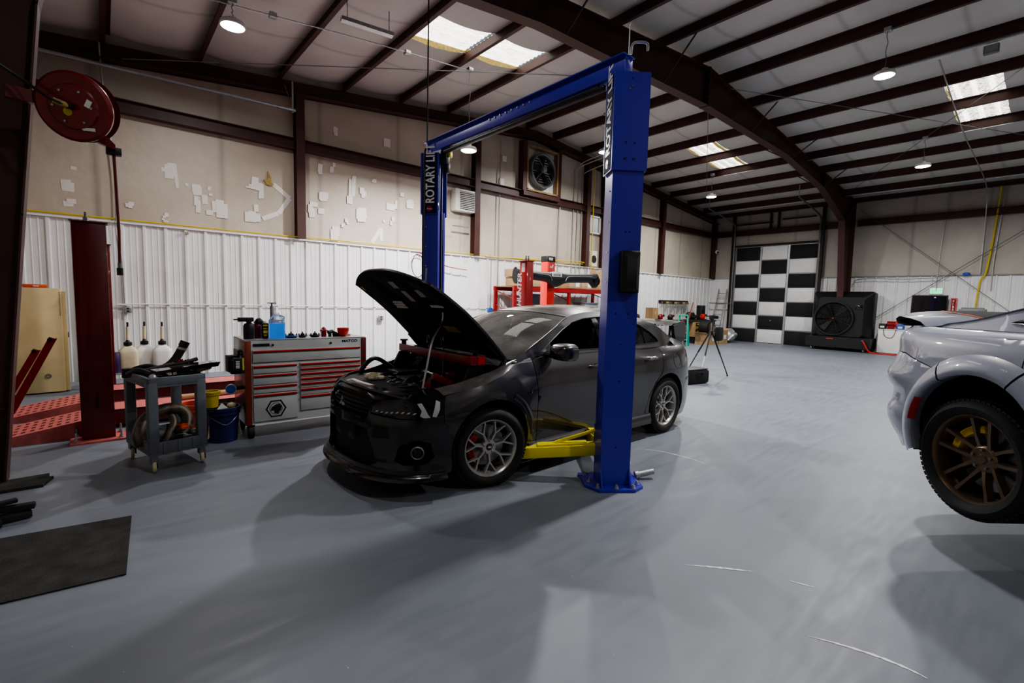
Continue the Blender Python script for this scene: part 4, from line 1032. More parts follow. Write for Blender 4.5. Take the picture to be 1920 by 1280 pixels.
# prop rod
b = MB(); b.tube(bez([(-.50, -.58, .83), (-.45, -.56, 1.0), (-.36, -.50, 1.2), (-.22, -.42, 1.33), (-.21, -.42, 1.42)], 6), .008, 8); b.build('prop_rod', 'alu', EO)
# ---- engine bay
random.seed(3)
b = MB(); b.box((-.1, 0, .42), (1.0, 1.1, .05)); b.build('bay_floor', 'engine_dark', EO)
b = MB(); b.box((-.05, .32, .62), (.45, .50, .34), bev=.04); b.box((.10, .2, .70), (.2, .6, .2), bev=.05); b.build('gearbox', 'engine_dark', EO)
def blob(nm, m, items, n=10):
    b = MB()
    for it in items:
        if it[0] == 's': b.sphere(it[1], it[2], it[3] if len(it) > 3 else (1, 1, 1), seg=14)
        elif it[0] == 'c': b.cyl(it[1], it[2], it[3], it[4] if len(it) > 4 else None, n=16)
        elif it[0] == 't': b.tube(bez(it[1], 6), it[2], 8)
        elif it[0] == 'b': b.box(it[1], it[2], it[3] if len(it) > 3 else None, bev=.008)
    return b.build(nm, m, EO)
blob('battery_tray', 'black_plastic', [('b', (-.1, .45, .72), (.25, .3, .2)), ('b', (-.40, .38, .74), (.18, .35, .12))])
blob('radiator_hose', 'rubber', [('t', [(-.50, -.2, .72), (-.36, -.1, .80), (-.2, .02, .80), (-.12, .2, .74)], .026), ('t', [(-.45, .5, .70), (-.5, .52, .82), (-.40, .55, .92), (-.28, .6, .92), (-.1, .62, .80)], .022), ('t', [(-.50, .2, .74), (-.36, .34, .80), (-.2, .36, .78)], .03), ('t', [(-.45, -.32, .74), (-.3, -.3, .79), (-.2, -.42, .75)], .02)])
blob('alternator', 'engine_grey', [('c', (-.42, .50, .72), (-.42, .58, .72), .065), ('c', (-.42, .47, .72), (-.42, .49, .72), .05), ('s', (-.42, .58, .74), .05)])
blob('thermostat_housing', 'cream_plastic', [('c', (-.55, .25, .80), (-.55, .16, .82), .05), ('c', (-.50, .14, .77), (-.50, .14, .83), .045, .04)])
blob('reservoir_cap', 'white_plastic', [('c', (.10, -.50, .93), (.08, -.50, .96), .032)])
blob('coolant_reservoir', 'grey_metal', [('c', (.12, -.50, .84), (.10, -.50, .93), .045)])
blob('red_bracket', 'red_paint', [('b', (-.22, -.43, .85), (.20, .05, .06), Matrix.Rotation(R(25), 3, 'Y')), ('c', (-.36, -.42, .76), (-.36, -.42, .84), .035), ('b', (-.10, -.40, .88), (.10, .06, .05))])
for sy_ in (-1, 1): blob('shock_tower', 'engine_dark', [('c', (.02, sy_ * .52, .70), (.02, sy_ * .52, .86), .10, .07)])
blob('intake_filter', 'engine_dark', [('c', (-.50, -.42, .76), (-.42, -.30, .77), .07, .05)])
b = MB()
for k in range(46):
    x, y = random.uniform(-.60, .05), random.uniform(-.5, .5); z = .70 + .06 * random.random() + max(0, .04 * (1 - abs(y)))
    if random.random() < .5: b.cyl((x, y, z), (x + random.uniform(-.06, .06), y + random.uniform(-.08, .08), z + random.uniform(-.02, .04)), random.uniform(.008, .022), n=8)
    else: b.box((x, y, z), (random.uniform(.02, .09), random.uniform(.02, .08), random.uniform(.01, .05)), random.uniform(0, 3))
o = b.build('engine_parts', 'engine_grey', EO); o['kind'] = 'stuff'
b = MB()
for k in range(22):
    p = V((random.uniform(-.65, 0), random.uniform(-.5, .5), .78)); pts = [p]
    for q in range(3): p = p + V((random.uniform(-.12, .12), random.uniform(-.15, .15), random.uniform(-.03, .03))); pts.append(p)
    b.tube(bez(pts, 4), random.uniform(.004, .012), 6)
o = b.build('wiring_harness', 'rubber', EO); o['kind'] = 'stuff'
b = MB()
for k in range(30):
    p = V((random.uniform(-.6, -.1), random.uniform(-.45, .35), random.uniform(.78, .82))); b.box(p, (.02, .012, .01), random.uniform(0, 3))
    if k % 3 == 0: b.cyl(p, p + V((.03, .01, .012)), .007, n=8)
o = b.build('shiny_connectors', 'alu', EO); o['kind'] = 'stuff'
# wheels
wheel('front_wheel', EO, (0, -.770, .328), R(-13), -1, .326, .235, .238, 'mesh', 'wheel_grey', 'brake_red')
wheel('front_wheel', EO, (0, .770, .328), R(-13), 1, .326, .235, .238, 'mesh', 'wheel_grey', 'brake_red')
wheel('rear_wheel', EO, (2.68, -.775, .328), 0, -1, .326, .235, .238, 'mesh', 'wheel_grey', 'brake_red')
wheel('rear_wheel', EO, (2.68, .775, .328), 0, 1, .326, .235, .238, 'mesh', 'wheel_grey', 'brake_red')
# engine support bar resting across the fenders
SB = thing('engine_support_bar', 'red square-tube engine support bar lying across the open engine bay', 'support bar', (2.37, 3.84, .86), R(1.5))
b = MB(); b.box((-.02, 0, .165), (.075, 1.33, .075), Matrix.Rotation(R(-3), 3, 'Z'), bev=.006); b.build('bar', 'red_paint', SB)
b = MB(); b.box((.015, -.668, .165), (.07, .006, .07), Matrix.Rotation(R(-3), 3, 'Z')); b.build('end_cap', 'red_bright', SB)
for y in (-.60, .60):
    b = MB(); b.prism([(-.12, -.0), (.12, 0), (.05, .13), (-.05, .13)], (.0, y, .0), (1, 0, 0), (0, 0, 1), .03); b.cyl((0, y, .12), (0, y, .13), .02); b.build('foot', 'black_plastic', SB)
    b = MB(); b.cyl((0, y, .20), (0, y, .235), .025); b.cyl((0, y, .235), (0, y, .25), .04, n=8); b.build('clamp_knob', 'black_plastic', SB)
for y in (-.12, .12):
    b = MB(); b.cyl((0, y, -.02), (0, y, .33), .009, n=8); b.build('lifting_screw', 'galv_dark', SB)
    b = MB(); b.cyl((-.05, y - .06, .25), (.03, y + .07, .32), .012, n=8); b.build('wing_handle', 'black_plastic', SB)
b = MB()
for k in range(9):
    z = -.03 - k * .022; ax = k % 2
    b.tube([V((.012 * math.cos(q) * (1 - ax), -.12 + .012 * math.cos(q) * ax, z + .018 * math.sin(q))) for q in [2 * PI * i / 10 for i in range(10)]], .0035, 5, closed=True)
b.build('chain', 'galv_dark', SB)
# ================================================================ blue two-post lift
LIFT = thing('two_post_lift', 'blue two-post car lift with overhead crossbeam standing around the dark sedan', 'car lift', (3.235, 3.87, 0), 0)
CW, CDP, PHI = .25, .20, R(36)
def column(y0, mir):
    """mir=-1: near column, +1: far one. local axes: u along the width of the back face, w outwards (back), built round (0,y0)"""
    post = bpy.data.objects.new('lift_column', None); COL.objects.link(post); post.parent = LIFT; post.location = (0, y0, 0)
    wv = V((-math.sin(PHI), mir * math.cos(PHI), 0))    # outward normal of the back
    uv = V((math.cos(PHI), mir * math.sin(PHI), 0))     # along the width
    rot = Matrix((uv, wv, V((0, 0, 1)))).transposed()
    def bx(b, c, s, **k): b.box(uv * c[0] + wv * c[1] + V((0, 0, c[2])), s, rot, **k)
    zt = 2.62; hw, d = CW / 2, CDP
    b = MB(); bx(b, (0, d / 2, zt / 2), (CW, .012, zt)); bx(b, (-hw + .006, 0, zt / 2), (.012, d, zt)); bx(b, (hw - .006, 0, zt / 2), (.012, d, zt))
    bx(b, (-hw + .035, -d / 2, zt / 2), (.06, .012, zt)); bx(b, (hw - .035, -d / 2, zt / 2), (.06, .012, zt)); b.build('channel', 'blue_paint', post)
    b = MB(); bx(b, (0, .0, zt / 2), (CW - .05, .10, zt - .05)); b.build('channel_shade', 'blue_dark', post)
    b = MB(); H0, H1 = 2.57, 3.31; h = H1 - H0; zc = (H0 + H1) / 2
    bx(b, (0, d / 2 + .014, zc), (CW + .035, .012, h)); bx(b, (-hw - .011, .0, zc), (.012, d + .03, h)); bx(b, (hw + .011, 0, zc), (.012, d + .03, h)); bx(b, (0, 0, H1 - .01), (CW + .035, d + .02, .012)); b.build('top_cover', 'blue_paint', post)
    # panel carrying the lettering on the -u flank
    b = MB(); bx(b, (-hw - .0185, 0, zc + .0), (.003, d - .01, h - .02)); pan = b.build('sign_panel', 'blue_dark', post)
    rt = mat3((0, 0, 1), wv * (1 if mir > 0 else 1)) if False else None
    out = -uv; upv = V((0, 0, 1)); right = upv.cross(out)  # seen from outside
    tx = Matrix((upv, -right, out)).transposed()         # text runs upwards
    text('lettering', 'ROTARY LIFT', 'decal_white', pan, out * (hw + .0205) + V((0, 0, H0 + .13)) + right * .060, tx, .160, .0008, sx=.74, bold=.022)
    b = MB(); c = out * (hw + .021) + V((0, 0, H0 + .07)); b.lathe([(0, .001), (.035, .001)], c, out, n=24); bm = b
    for v in bm.bm.verts: pass
    b.build('round_logo', 'decal_red', pan)
    text('logo_text', 'Rotary', 'decal_white', pan, out * (hw + .0228) + V((0, 0, H0 + .058)) - right * .034, Matrix((right, upv, out)).transposed(), .026, .0005, shear=.3)
    b = MB()
    for zz in (2.60, 2.605):
        for uu in (-.035, .035): b.cyl(uv * uu + wv * (d / 2 + .02) + V((0, 0, 2.66)), uv * uu + wv * (d / 2 + .028) + V((0, 0, 2.66)), .009, n=8)
    for uu, zz in ((0, 3.2), (-.02, 3.18)): b.cyl(uv * uu + wv * (d / 2 + .02) + V((0, 0, zz)), uv * uu + wv * (d / 2 + .026) + V((0, 0, zz)), .008, n=8)
    for k in range(9): b.cyl(out * hw + wv * .05 + V((0, 0, .5 + k * .24)), out * (hw + .006) + wv * .05 + V((0, 0, .5 + k * .24)), .006, n=8)
    b.build('bolt_heads', 'chrome', post)
    b = MB()
    for uu, zz in ((-.035, 2.78), (.035, 2.78), (0, 3.26), (0, 2.1), (.03, 2.1), (-.05, 1.45), (.05, 1.45), (0, .9), (0, 1.2), (.0, .35)):
        b.cyl(uv * uu + wv * (d / 2 + (.0205 if zz > 2.6 else .0065)) + V((0, 0, zz)), uv * uu + wv * (d / 2 + (.0215 if zz > 2.6 else .0075)) + V((0, 0, zz)), .007 if zz < 3.3 else .017, n=10)
    b.build('bolt_holes', 'black_matte', post)
    # floor plate with clipped corners, gussets and anchor bolts
    b = MB(); pp = [(-.24, -.20), (-.24, .08), (-.15, .20), (.15, .20), (.24, .12), (.24, -.20)]
    b.prism(pp, (0, 0, .012), uv, wv, .024) if mir < 0 else b.prism(pp, (0, 0, .012), uv, wv, .024); b.build('base_plate', 'blue_paint', post)
    for uu in (-.12, .12):
        MB().prism([(0, 0), (.075, 0), (0, .16)], uv * uu + wv * (d / 2) + V((0, 0, .024)), wv, (0, 0, 1), .012).build('gusset', 'blue_paint', post)
    for uu, ww in ((-.19, .02), (-.15, .14), (.0, .165), (.14, .165), (.2, .08), (-.2, -.14), (.2, -.14)):
        b = MB(); c = uv * uu + wv * ww; b.cyl(c + V((0, 0, .024)), c + V((0, 0, .032)), .022, n=14); b.cyl(c + V((0, 0, .032)), c + V((0, 0, .048)), .015, n=6); b.cyl(c + V((0, 0, .048)), c + V((0, 0, .058)), .009, n=8); b.build('anchor_bolt', 'galv', post)
    # carriage
    b = MB(); bx(b, (0, -.12, .46), (.19, .10, .62)); b.build('carriage', 'blue_paint', post)
    # arms
    c0 = -wv * .16
    if mir < 0:
        for (ex, ey, nm) in ((-.62, .62, 'front_arm'), (.62, .72, 'rear_arm')):
            a0 = V((c0.x + (.0 if ex > 0 else -.08), c0.y + .02, .27)); a1 = V((ex, ey + .1, .20)); dr = (a1 - a0).normalized(); n_ = V((-dr.y, dr.x, 0)).normalized(); rot2 = Matrix((dr, n_, dr.cross(n_))).transposed()
            arm = MB(); arm.box((a0 + a1) / 2, ((a1 - a0).length, .12, .095), rot2, bev=.006); arm_o = arm.build(nm, 'yellow_paint', post)
            b = MB(); b.box(a0.lerp(a1, .38) + V((0, 0, .055)), ((a1 - a0).length * .5, .09, .02), rot2); b.build('inner_arm', 'yellow_paint', arm_o)
            b = MB(); b.tube([a0 + V((0, 0, .17)), a0.lerp(a1, .45) + V((0, 0, .07))], .016, 8); b.tube([a0 + V((-.02, 0, .17)), a0 + V((-.05, 0, -.02))], .014, 8); b.build('arm_brace', 'yellow_paint', arm_o)
            b = MB(); b.cyl(a1 + V((0, 0, -.02)), a1 + V((0, 0, .07)), .05, n=20); b.build('lift_pad', 'rubber', arm_o)
            b = MB(); b.box(a0.lerp(a1, .2) - n_ * .061 * (1) + V((0, 0, .015)), (.14, .001, .012), rot2); b.build('warning_decal', 'decal_red', arm_o)
        b = MB(); b.box(c0 + V((-.06, .0, .33)), (.13, .13, .30), rot, bev=.01); b.cyl(c0 + V((-.08, .02, .15)), c0 + V((-.08, .02, .50)), .03, n=14); b.build('arm_pivot', 'blue_paint', post)
        b = MB(); b.tube(bez([c0 + V((-.02, -.04, .25)), c0 + V((-.02, -.06, .12)), c0 + V((.06, -.09, .04)), c0 + V((.1, -.1, .03))], 6), .008, 6); b.build('lock_cable', 'rubber', post)
        # black control box
        b = MB(); bx(b, (.03, d / 2 + .045, 1.78), (.15, .085, .33), bev=.012); cb = b.build('control_box', 'black_plastic', post)
        b = MB(); pts = []
        A_ = [uv * a_ + wv * (d / 2 + .088) + V((0, 0, z_)) for a_, z_ in ((-.04, 1.63), (.10, 1.63), (.10, 1.93), (-.04, 1.93))]
        B_ = [uv * a_ + wv * (d / 2 + .115) + V((0, 0, z_)) for a_, z_ in ((-.01, 1.65), (.07, 1.65), (.07, 1.885), (-.01, 1.885))]
        VA = [b.bm.verts.new(p) for p in A_]; VB = [b.bm.verts.new(p) for p in B_]
        for i in range(4): b.face([VA[i], VA[(i + 1) % 4], VB[(i + 1) % 4], VB[i]])
        b.face(VB); b.build('box_cover', 'black_plastic', cb)
    else:
        for (ex, ey, nm) in ((-.86, -.4, 'front_arm'), (1.15, -.5, 'rear_arm')):
            a0 = V((c0.x, c0.y, .25)); a1 = V((ex, ey - .1, .20)); dr = (a1 - a0).normalized(); n_ = V((-dr.y, dr.x, 0)).normalized(); rot2 = Matrix((dr, n_, dr.cross(n_))).transposed()
            MB().box((a0 + a1) / 2, ((a1 - a0).length, .12, .095), rot2, bev=.006).build(nm, 'yellow_paint', post)
        b = MB(); b.tube([out * .17 + wv * .04 + V((0, 0, 1.55)), out * .26 - wv * .02 + V((0, 0, 1.9))], .01, 6); b.build('release_lever', 'alu', post)
        b = MB(); bx(b, (.02, .13, 1.55), (.16, .12, .3), bev=.03); b.build('motor_cover', 'black_plastic', post)
        b = MB(); c = -wv * .09 + V((0, 0, 0)); b.tube([c + uv * -.04 + V((0, 0, .3)), c + uv * -.04 + V((0, 0, 3.3))], .008, 6); b.tube([c + uv * .05 + V((0, 0, .3)), c + uv * .05 + V((0, 0, 3.3))], .005, 6); b.build('steel_cable', 'galv', post)
        b = MB(); bx(b, (-.02, -.15, 3.27), (.12, .09, .16), bev=.02); bx(b, (.03, -.16, 3.17), (.09, .06, .14), bev=.02); b.build('pulley_block', 'black_plastic', post)
        b = MB(); bx(b, (-.01, -.215, 3.32), (.075, .03, .075), bev=.006); b.build('yellow_tag', 'yellow_paint', post)
        b = MB(); o_ = out * .16; b.tube(bez([V((.02, .05, 3.35)), V((-.12, -.02, 3.37)), V((-.19, -.08, 3.25)), V((-.20, -.1, 2.8)), V((-.21, -.1, 1.9)), V((-.2, -.1, 1.55))], 8), .012, 8); b.build('power_hose', 'rubber', post)
    return post
YN, YF = 2.42 - 3.87, 5.33 - 3.87
column(YN, -1); column(YF, 1)
# overhead beam
b = MB(); b.box((.0, (YN + YF) / 2 + .06, 3.41), (.10, YF - YN + .12, .13), bev=.008); BM = b.build('crossbeam', 'blue_paint', LIFT)
b = MB(); b.box((-.01, (YN + YF) / 2 + .06, 3.477), (.15, YF - YN + .14, .008)); b.build('beam_flange', 'blue_paint', BM)
b = MB(); b.box((-.0, (YN + YF) / 2 + .0, 3.31), (.055, YF - YN - .45, .05), bev=.02); b.cyl((0, YN + .30, 3.31), (0, YN + .30, 3.38), .01); b.build('padded_shutoff_bar', 'black_plastic', BM)
b = MB()
for k in range(8): b.cyl((-.052, -.35 + k * .09, 3.43), (-.058, -.35 + k * .09, 3.43), .009, n=8)
b.build('beam_bolts', 'alu', BM)
b = MB(); b.tube(bez([(-.01, YN - .02, 3.48), (-.02, YN - .05, 3.55), (.05, YN - .12, 3.55), (.07, YN - .12, 3.5)], 6), .010, 8); b.tube([(-.01, YN, 3.47), (-.01, YN, 3.71), (.0, YN, 3.73), (.015, YN, 3.71)], .004, 6); b.build('top_hose_loop', 'galv', BM)
# rubber adapters resting behind the near column
b = MB(); c = V((3.56, 2.50, 0)); b.lathe([(0, 0), (.032, 0), (.032, .05), (.04, .055), (.04, .10), (.03, .11), (.03, .17), (0, .17)], c, n=20)
tag(b.build('pad_adapter', 'galv'), 'upright grey metal lift pad adapter beside the foot of the near blue column', 'adapter', None)
b = MB(); b.lathe([(0, 0), (.034, 0), (.034, .03), (.026, .035), (.026, .17), (0, .17)], (3.50, 2.36, .032), (.55, -.35, .12), n=20); b.build('pad_adapter', 'galv')
tag(bpy.data.objects['pad_adapter.001'], 'grey metal lift pad adapter lying tipped over on the near blue base plate', 'adapter')
# ================================================================ red four-post alignment lift along the wall
FP = thing('four_post_lift', 'dark red four-post alignment lift with low runways and approach ramps behind the tool chest', 'car lift', (3, 7.8, 0))
def fpost(x, y, h, m='red_deep', letters=False, w=.26, d=.20):
    p = bpy.data.objects.new('post', None); COL.objects.link(p); p.parent = FP; p.location = (x - 3, y - 7.8, 0)
    b = MB(); b.box((0, 0, h / 2), (w, d, h), bev=.004); b.build('post_tube', m, p)
    b = MB(); b.box((0, 0, h), (w + .03, d + .03, .012)); b.build('cap_plate', m, p)
    b = MB(); b.box((.0, 0, .01), (.44, .34, .02)); b.build('base_plate', 'red_dusty', p)
    for sx_ in (-1, 1):
        for sy_ in (-1, 1):
            b = MB(); c = V((sx_ * .175, sy_ * .12, .02)); b.cyl(c, c + V((0, 0, .012)), .024, n=12); b.cyl(c + V((0, 0, .012)), c + V((0, 0, .03)), .016, n=6); b.cyl(c + V((0, 0, .03)), c + V((0, 0, .09)), .009, n=8); b.build('anchor_bolt', 'galv', p)
    b = MB()
    for dx in ((-.02, .04) if letters else (-.02,)): b.cyl((dx, 0, h), (dx, 0, h + .05), .022, n=6); b.cyl((dx, 0, h + .05), (dx, 0, h + .10), .012, n=8)
    b.build('top_adjuster', 'galv_dark', p)
    b = MB(); b.box((.0, -d / 2 - .002, .42), (.012, .004, .16)); b.cyl((0, -d / 2, .38), (0, -d / 2 - .03, .38), .018, n=10); b.build('lock_slot', 'black_plastic', p)
    return p
fpost(-.07, 6.42, 2.2, w=.26, d=.16)
fpost(.04, 9.35, 2.2, w=.16, d=.16)
hp = fpost(6.02, 6.62, 2.26, 'red_paint', True, w=.165, d=.2); fpost(5.62, 9.35, 2.1, 'red_paint', w=.16)
# lettering runs up the -x flank and near face
pt = [c for c in hp.children if c.name.startswith('post_tube')][0]
text('lettering', 'HUNTER', 'decal_white', pt, (-.0835, .045, 1.42), mat3((0, 0, 1), (0, 1, 0)) if False else Matrix(((0, 0, -1), (0, -1, 0), (1, 0, 0))).transposed().transposed() if False else Matrix((V((0, 0, 1)), V((0, 1, 0)), V((-1, 0, 0)))).transposed(), .15, .0008, sx=1.05, shear=.15, bold=.02)
b = MB(); b.box((-.0835, .0, 2.14), (.002, .09, .16)); b.build('caution_sticker', 'paper', pt)
for y0, y1, nm in ((6.85, 7.35, 'near_runway'), (8.2, 8.72, 'far_runway')):
    b = MB(); b.box((0.0, (y0 + y1) / 2 - 7.8, .195), (6.1, y1 - y0, .012)); r_ = b.build('runway_deck', 'red_dusty', FP)
    b = MB(); b.box((0, y0 - 7.8 + .01, .12), (6.1, .02, .17)); b.box((0, y1 - 7.8 - .01, .12), (6.1, .02, .17)); b.box((0, (y0 + y1) / 2 - 7.8, .1), (6.05, y1 - y0 - .06, .12)); b.build('runway_side', 'red_deep', r_)
# approach ramps, low at the outer end, with holed tread
for y0, y1, dz in ((6.55, 7.15, 0), (7.65, 8.35, .0)):
    b = MB(); x0, x1 = -1.0, -.1
    b.prism([(x0, .0), (x1, .0), (x1, .20), (x0, .04)], (-3, (y0 + y1) / 2 - 7.8, 0), (1, 0, 0), (0, 0, 1), y1 - y0); r_ = b.build('approach_ramp', 'red_dusty', FP)
    b = MB()
    for k in range(12):
        for j in range(4):
            x = x0 + .1 + .065 * k; z = .04 + (x - x0) / (x1 - x0) * .16 + .002; b.box((x - 3, y0 + .1 + j * (y1 - y0 - .2) / 3 - 7.8, z), (.03, .05, .003), Matrix.Rotation(-math.atan2(.16, .9), 3, 'Y'))
    o = b.build('grip_holes', 'red_deep', r_); 
for p0, p1 in ((at(18, 775, 1, 7.3), at(98, 633, 1, 7.3)), (at(18, 738, 1, 7.9), at(68, 655, 1, 7.9))):
    p0 = V(p0) - V((3, 7.8, 0)); p1 = V(p1) - V((3, 7.8, 0)); d = (p1 - p0).normalized(); rot = Matrix((d, V((0, 1, 0)), d.cross(V((0, 1, 0))))).transposed()
    b = MB(); b.box((p0 + p1) / 2, ((p1 - p0).length, .03, .055), rot); b.box((p0 + p1) / 2 + V((.03, .05, -.01)), ((p1 - p0).length, .08, .015), rot); w_ = b.build('raised_wheel_stop', 'red_paint', FP)
    b = MB(); b.cyl(p1 + V((-.02, -.03, -.02)), p1 + V((-.02, .08, -.02)), .022, n=14); b.build('stop_roller', 'black_plastic', w_)

# ================================================================ tool chest
TX, TY = 1.10, 5.52; TW, TD, TZ0, TZ1 = 1.30, .62, .15, 1.045
TC = thing('tool_chest', 'grey rolling tool chest with red drawer pulls and a black hexagon emblem', 'tool chest', (TX, TY, 0), R(-1.5))
b = MB(); b.box((TW / 2, TD / 2 + .005, (TZ0 + TZ1) / 2), (TW, TD - .01, TZ1 - TZ0), bev=.006); b.build('cabinet', 'chest_side', TC)
b = MB(); b.box((TW / 2, .0, (TZ0 + TZ1) / 2), (TW - .10, .012, TZ1 - TZ0 - .004)); b.build('front_frame', 'chest_grey', TC)
b = MB(); b.box((TW / 2, TD / 2, TZ1 + .004), (TW - .01, TD, .008)); b.build('top_mat', 'grey_metal', TC)
for x in (.03, TW - .03): MB().box((x, -.004, (TZ0 + TZ1) / 2), (.062, .022, TZ1 - TZ0), bev=.006).build('corner_post', 'orange_trim' if x < .5 else 'red_deep', TC)
def drawer(x0, x1, z0, z1, nm='drawer'):
    b = MB(); b.box(((x0 + x1) / 2, -.011, (z0 + z1) / 2), (x1 - x0, .012, z1 - z0), bev=.002); d = b.build(nm, 'chest_grey', TC)
    b = MB(); b.prism([(0, 0), (.014, .003), (.014, .014), (0, .016)], ((x0 + x1) / 2, -.017, z1 - .022), (0, -1, 0), (0, 0, 1), x1 - x0 - .006); b.build('drawer_pull', 'red_bright', d)
    b = MB(); b.box(((x0 + x1) / 2, -.0175, z1 - .026), (x1 - x0 - .006, .002, .008)); b.build('pull_shadow_gap', 'black_plastic', d)
    b = MB()
    for z in (z0, ): b.box(((x0 + x1) / 2, -.006, z - .003), (x1 - x0, .006, .004))
    b.box((x0 - .002, -.006, (z0 + z1) / 2), (.003, .006, z1 - z0)); b.build('drawer_gap', 'black_matte', d)
    return d
drawer(.075, TW - .075, .815, .945)
zl = [(.700, .785), (.590, .690), (.485, .580), (.425, .475)]
for z0, z1 in ((.695, .785), (.575, .685), (.485, .565), (.18, .475)): bd = drawer(.075, .51, z0, z1)
for z0, z1 in ((.735, .785), (.68, .73), (.625, .675), (.57, .62), (.505, .565), (.425, .50), (.25, .42)): drawer(.545, TW - .075, z0, z1)
# hexagon emblem
b = MB(); c = V((.29, -.0175, .305)); rad = .105
for k in range(6):
    a0, a1 = R(60 * k), R(60 * k + 60); p = [V((math.cos(a) * r_, 0, math.sin(a) * r_)) + c for a, r_ in ((a0, rad), (a1, rad), (a1, rad - .018), (a0, rad - .018))]
    b.poly(p)
b.lathe([(.064, 0), (.058, 0)], c, (0, -1, 0), n=40)
b.build('hexagon_emblem', 'decal_dark', TC, recalc=False)
b = MB(); b.poly([c + V((x, -.0002, z)) for x, z in ((-.055, -.02), (-.02, -.022), (-.02, -.05), (.02, -.056), (.05, -.02), (.056, .02), (.03, .05), (.0, .045), (-.045, .018))]); b.build('emblem_head', 'decal_dark', TC)
text('chest_lettering', 'MATCO', 'decal_dark', TC, (TW - .29, -.0075, 1.00), mat3((1, 0, 0), (0, 0, 1)), .038, .0008, sx=1.35, bold=.03)
b = MB(); b.box((.16, -.01, 1.0), (.16, .01, .028), bev=.004); b.build('name_badge', 'black_plastic', TC)
for x in (.27, .88): MB().cyl((x, -.004, .995), (x, -.016, .995), .012, n=16).build('key_lock', 'black_plastic', TC)
for x in (.03, TW - .10):
    for y in (.06, TD - .08):
        b = MB(); b.cyl((x - .0, y, .075), (x + .05, y, .075), .075, n=28); w_ = b.build('caster_wheel', 'rubber', TC)
        b = MB(); b.cyl((x - .003, y, .075), (x + .053, y, .075), .03, n=16); b.build('wheel_hub', 'galv_dark', w_)
        b = MB(); b.box((x + .025, y, .14), (.07, .08, .03)); b.build('caster_plate', 'black_plastic', TC)
b = MB(); b.cyl((-.004, .12, .9), (-.02, .12, .9), .01); b.box((-.03, .25, .9), (.02, .25, .07)); b.build('side_handle', 'black_plastic', TC)
b = MB(); b.box((TW + .012, .2, .85), (.02, .1, .28), bev=.004); b.build('side_holder', 'black_plastic', TC)
tm = Matrix.Translation((TX, TY, 0)) @ Matrix.Rotation(R(-1.5), 4, 'Z')
def onchest(x, y, z=TZ1 + .009): return tm @ V((x, y, z))
# boxes and holder clinging to the chest side (own things)
t = thing('glove_box_holder', 'black magnetic holder with a dark carton on the side of the tool chest', 'holder', onchest(-.06, .16, .70), R(-1.5))
MB().box((0, 0, .07), (.10, .17, .15), bev=.004).build('tray', 'black_plastic', t); MB().box((-.02, .02, .10), (.11, .11, .17), Matrix.Rotation(.1, 3, 'Z'), bev=.003).build('carton', 'engine_dark', t)
t = thing('spark_plug_box', 'small black box with a yellow edge tucked in the holder on the chest', 'box', onchest(-.055, -.005 + .05, .755), R(-1.5))
MB().box((0, -.05, .055), (.09, .04, .125), bev=.002).build('carton', 'black_plastic', t); MB().box((.04, -.0705, .055), (.016, .003, .125)).build('yellow_edge', 'yellow_plastic', t)
b = MB()
for k in range(5): b.box((-.01, -.0712, .02 + k * .016), (.035, .002, .008))
b.build('printed_lines', 'paper', t)
t = thing('tape_roll', 'roll of blue and white label on a black peg at the chest side', 'roll', onchest(-.11, .1, .50), R(-1.5))
MB().lathe([(.022, -.03), (.05, -.03), (.05, .03), (.022, .03), (.022, -.03)], (0, 0, .04), (.3, 1, 0), n=28).build('roll', 'jug_plastic', t)
MB().lathe([(0, -.035), (.045, -.032), (.046, -.02)], (0, 0, .04), (.3, 1, 0), n=28).build('blue_label', 'blue_hose', t); MB().cyl((0, -.01, .04), (.11, .03, .04), .02).build('peg', 'black_plastic', t)
# on top of the chest
def spray(x, y, z, h, m, label, nm='spray_bottle', nozzle=True):
    t = thing(nm, label, 'bottle', (x, y, z)); 
    b = MB(); b.lathe([(0, 0), (.052, 0), (.055, .01), (.055, h * .62), (.045, h * .74), (.024, h * .80), (.022, h * .86), (0, h * .86)], n=28); b.build('body', m, t)
    b = MB(); b.lathe([(0, h * .83), (.03, h * .83), (.03, h * .9), (.012, h * .92), (0, h * .92)], n=20)
    if nozzle: b.box((-.03, 0, h * .96), (.15, .035, .045), bev=.006); b.cyl((-.10, 0, h * .96), (-.145, 0, h * .96), .008)
    b.build('pump_head', 'black_plastic', t); return t
p = onchest(.08, .17); spray(p.x, p.y, p.z, .215, 'black_plastic', 'black pump sprayer bottle at the left end of the chest top')
p = onchest(.17, .24); t = spray(p.x, p.y, p.z, .20, 'red_deep', 'dark red pump sprayer behind the black one on the chest top', nozzle=False); MB().sphere((.02, -.01, .17), .045, (1, .6, 1.1)).build('black_hood', 'black_plastic', t)
p = onchest(.225, .12); t = thing('polish_bottle', 'flat black polish bottle with yellow lettering between sprayer and blue jug', 'bottle', p)
MB().box((0, 0, .085), (.065, .035, .17), bev=.01).build('body', 'black_plastic', t)
b = MB()
for k, (w_, h_) in enumerate(((.045, .014), (.035, .01), (.04, .03), (.03, .012))): b.box((0, -.0182, .145 - k * .035), (w_, .002, h_))
b.build('printed_label', 'yellow_plastic', t); MB().lathe([(0, .17), (.02, .17), (.016, .19), (0, .19)], n=16).build('cap', 'white_plastic', t)
p = onchest(.345, .13); t = thing('fluid_jug', 'translucent gallon jug half full of bright blue washer fluid on the chest top', 'jug', p)
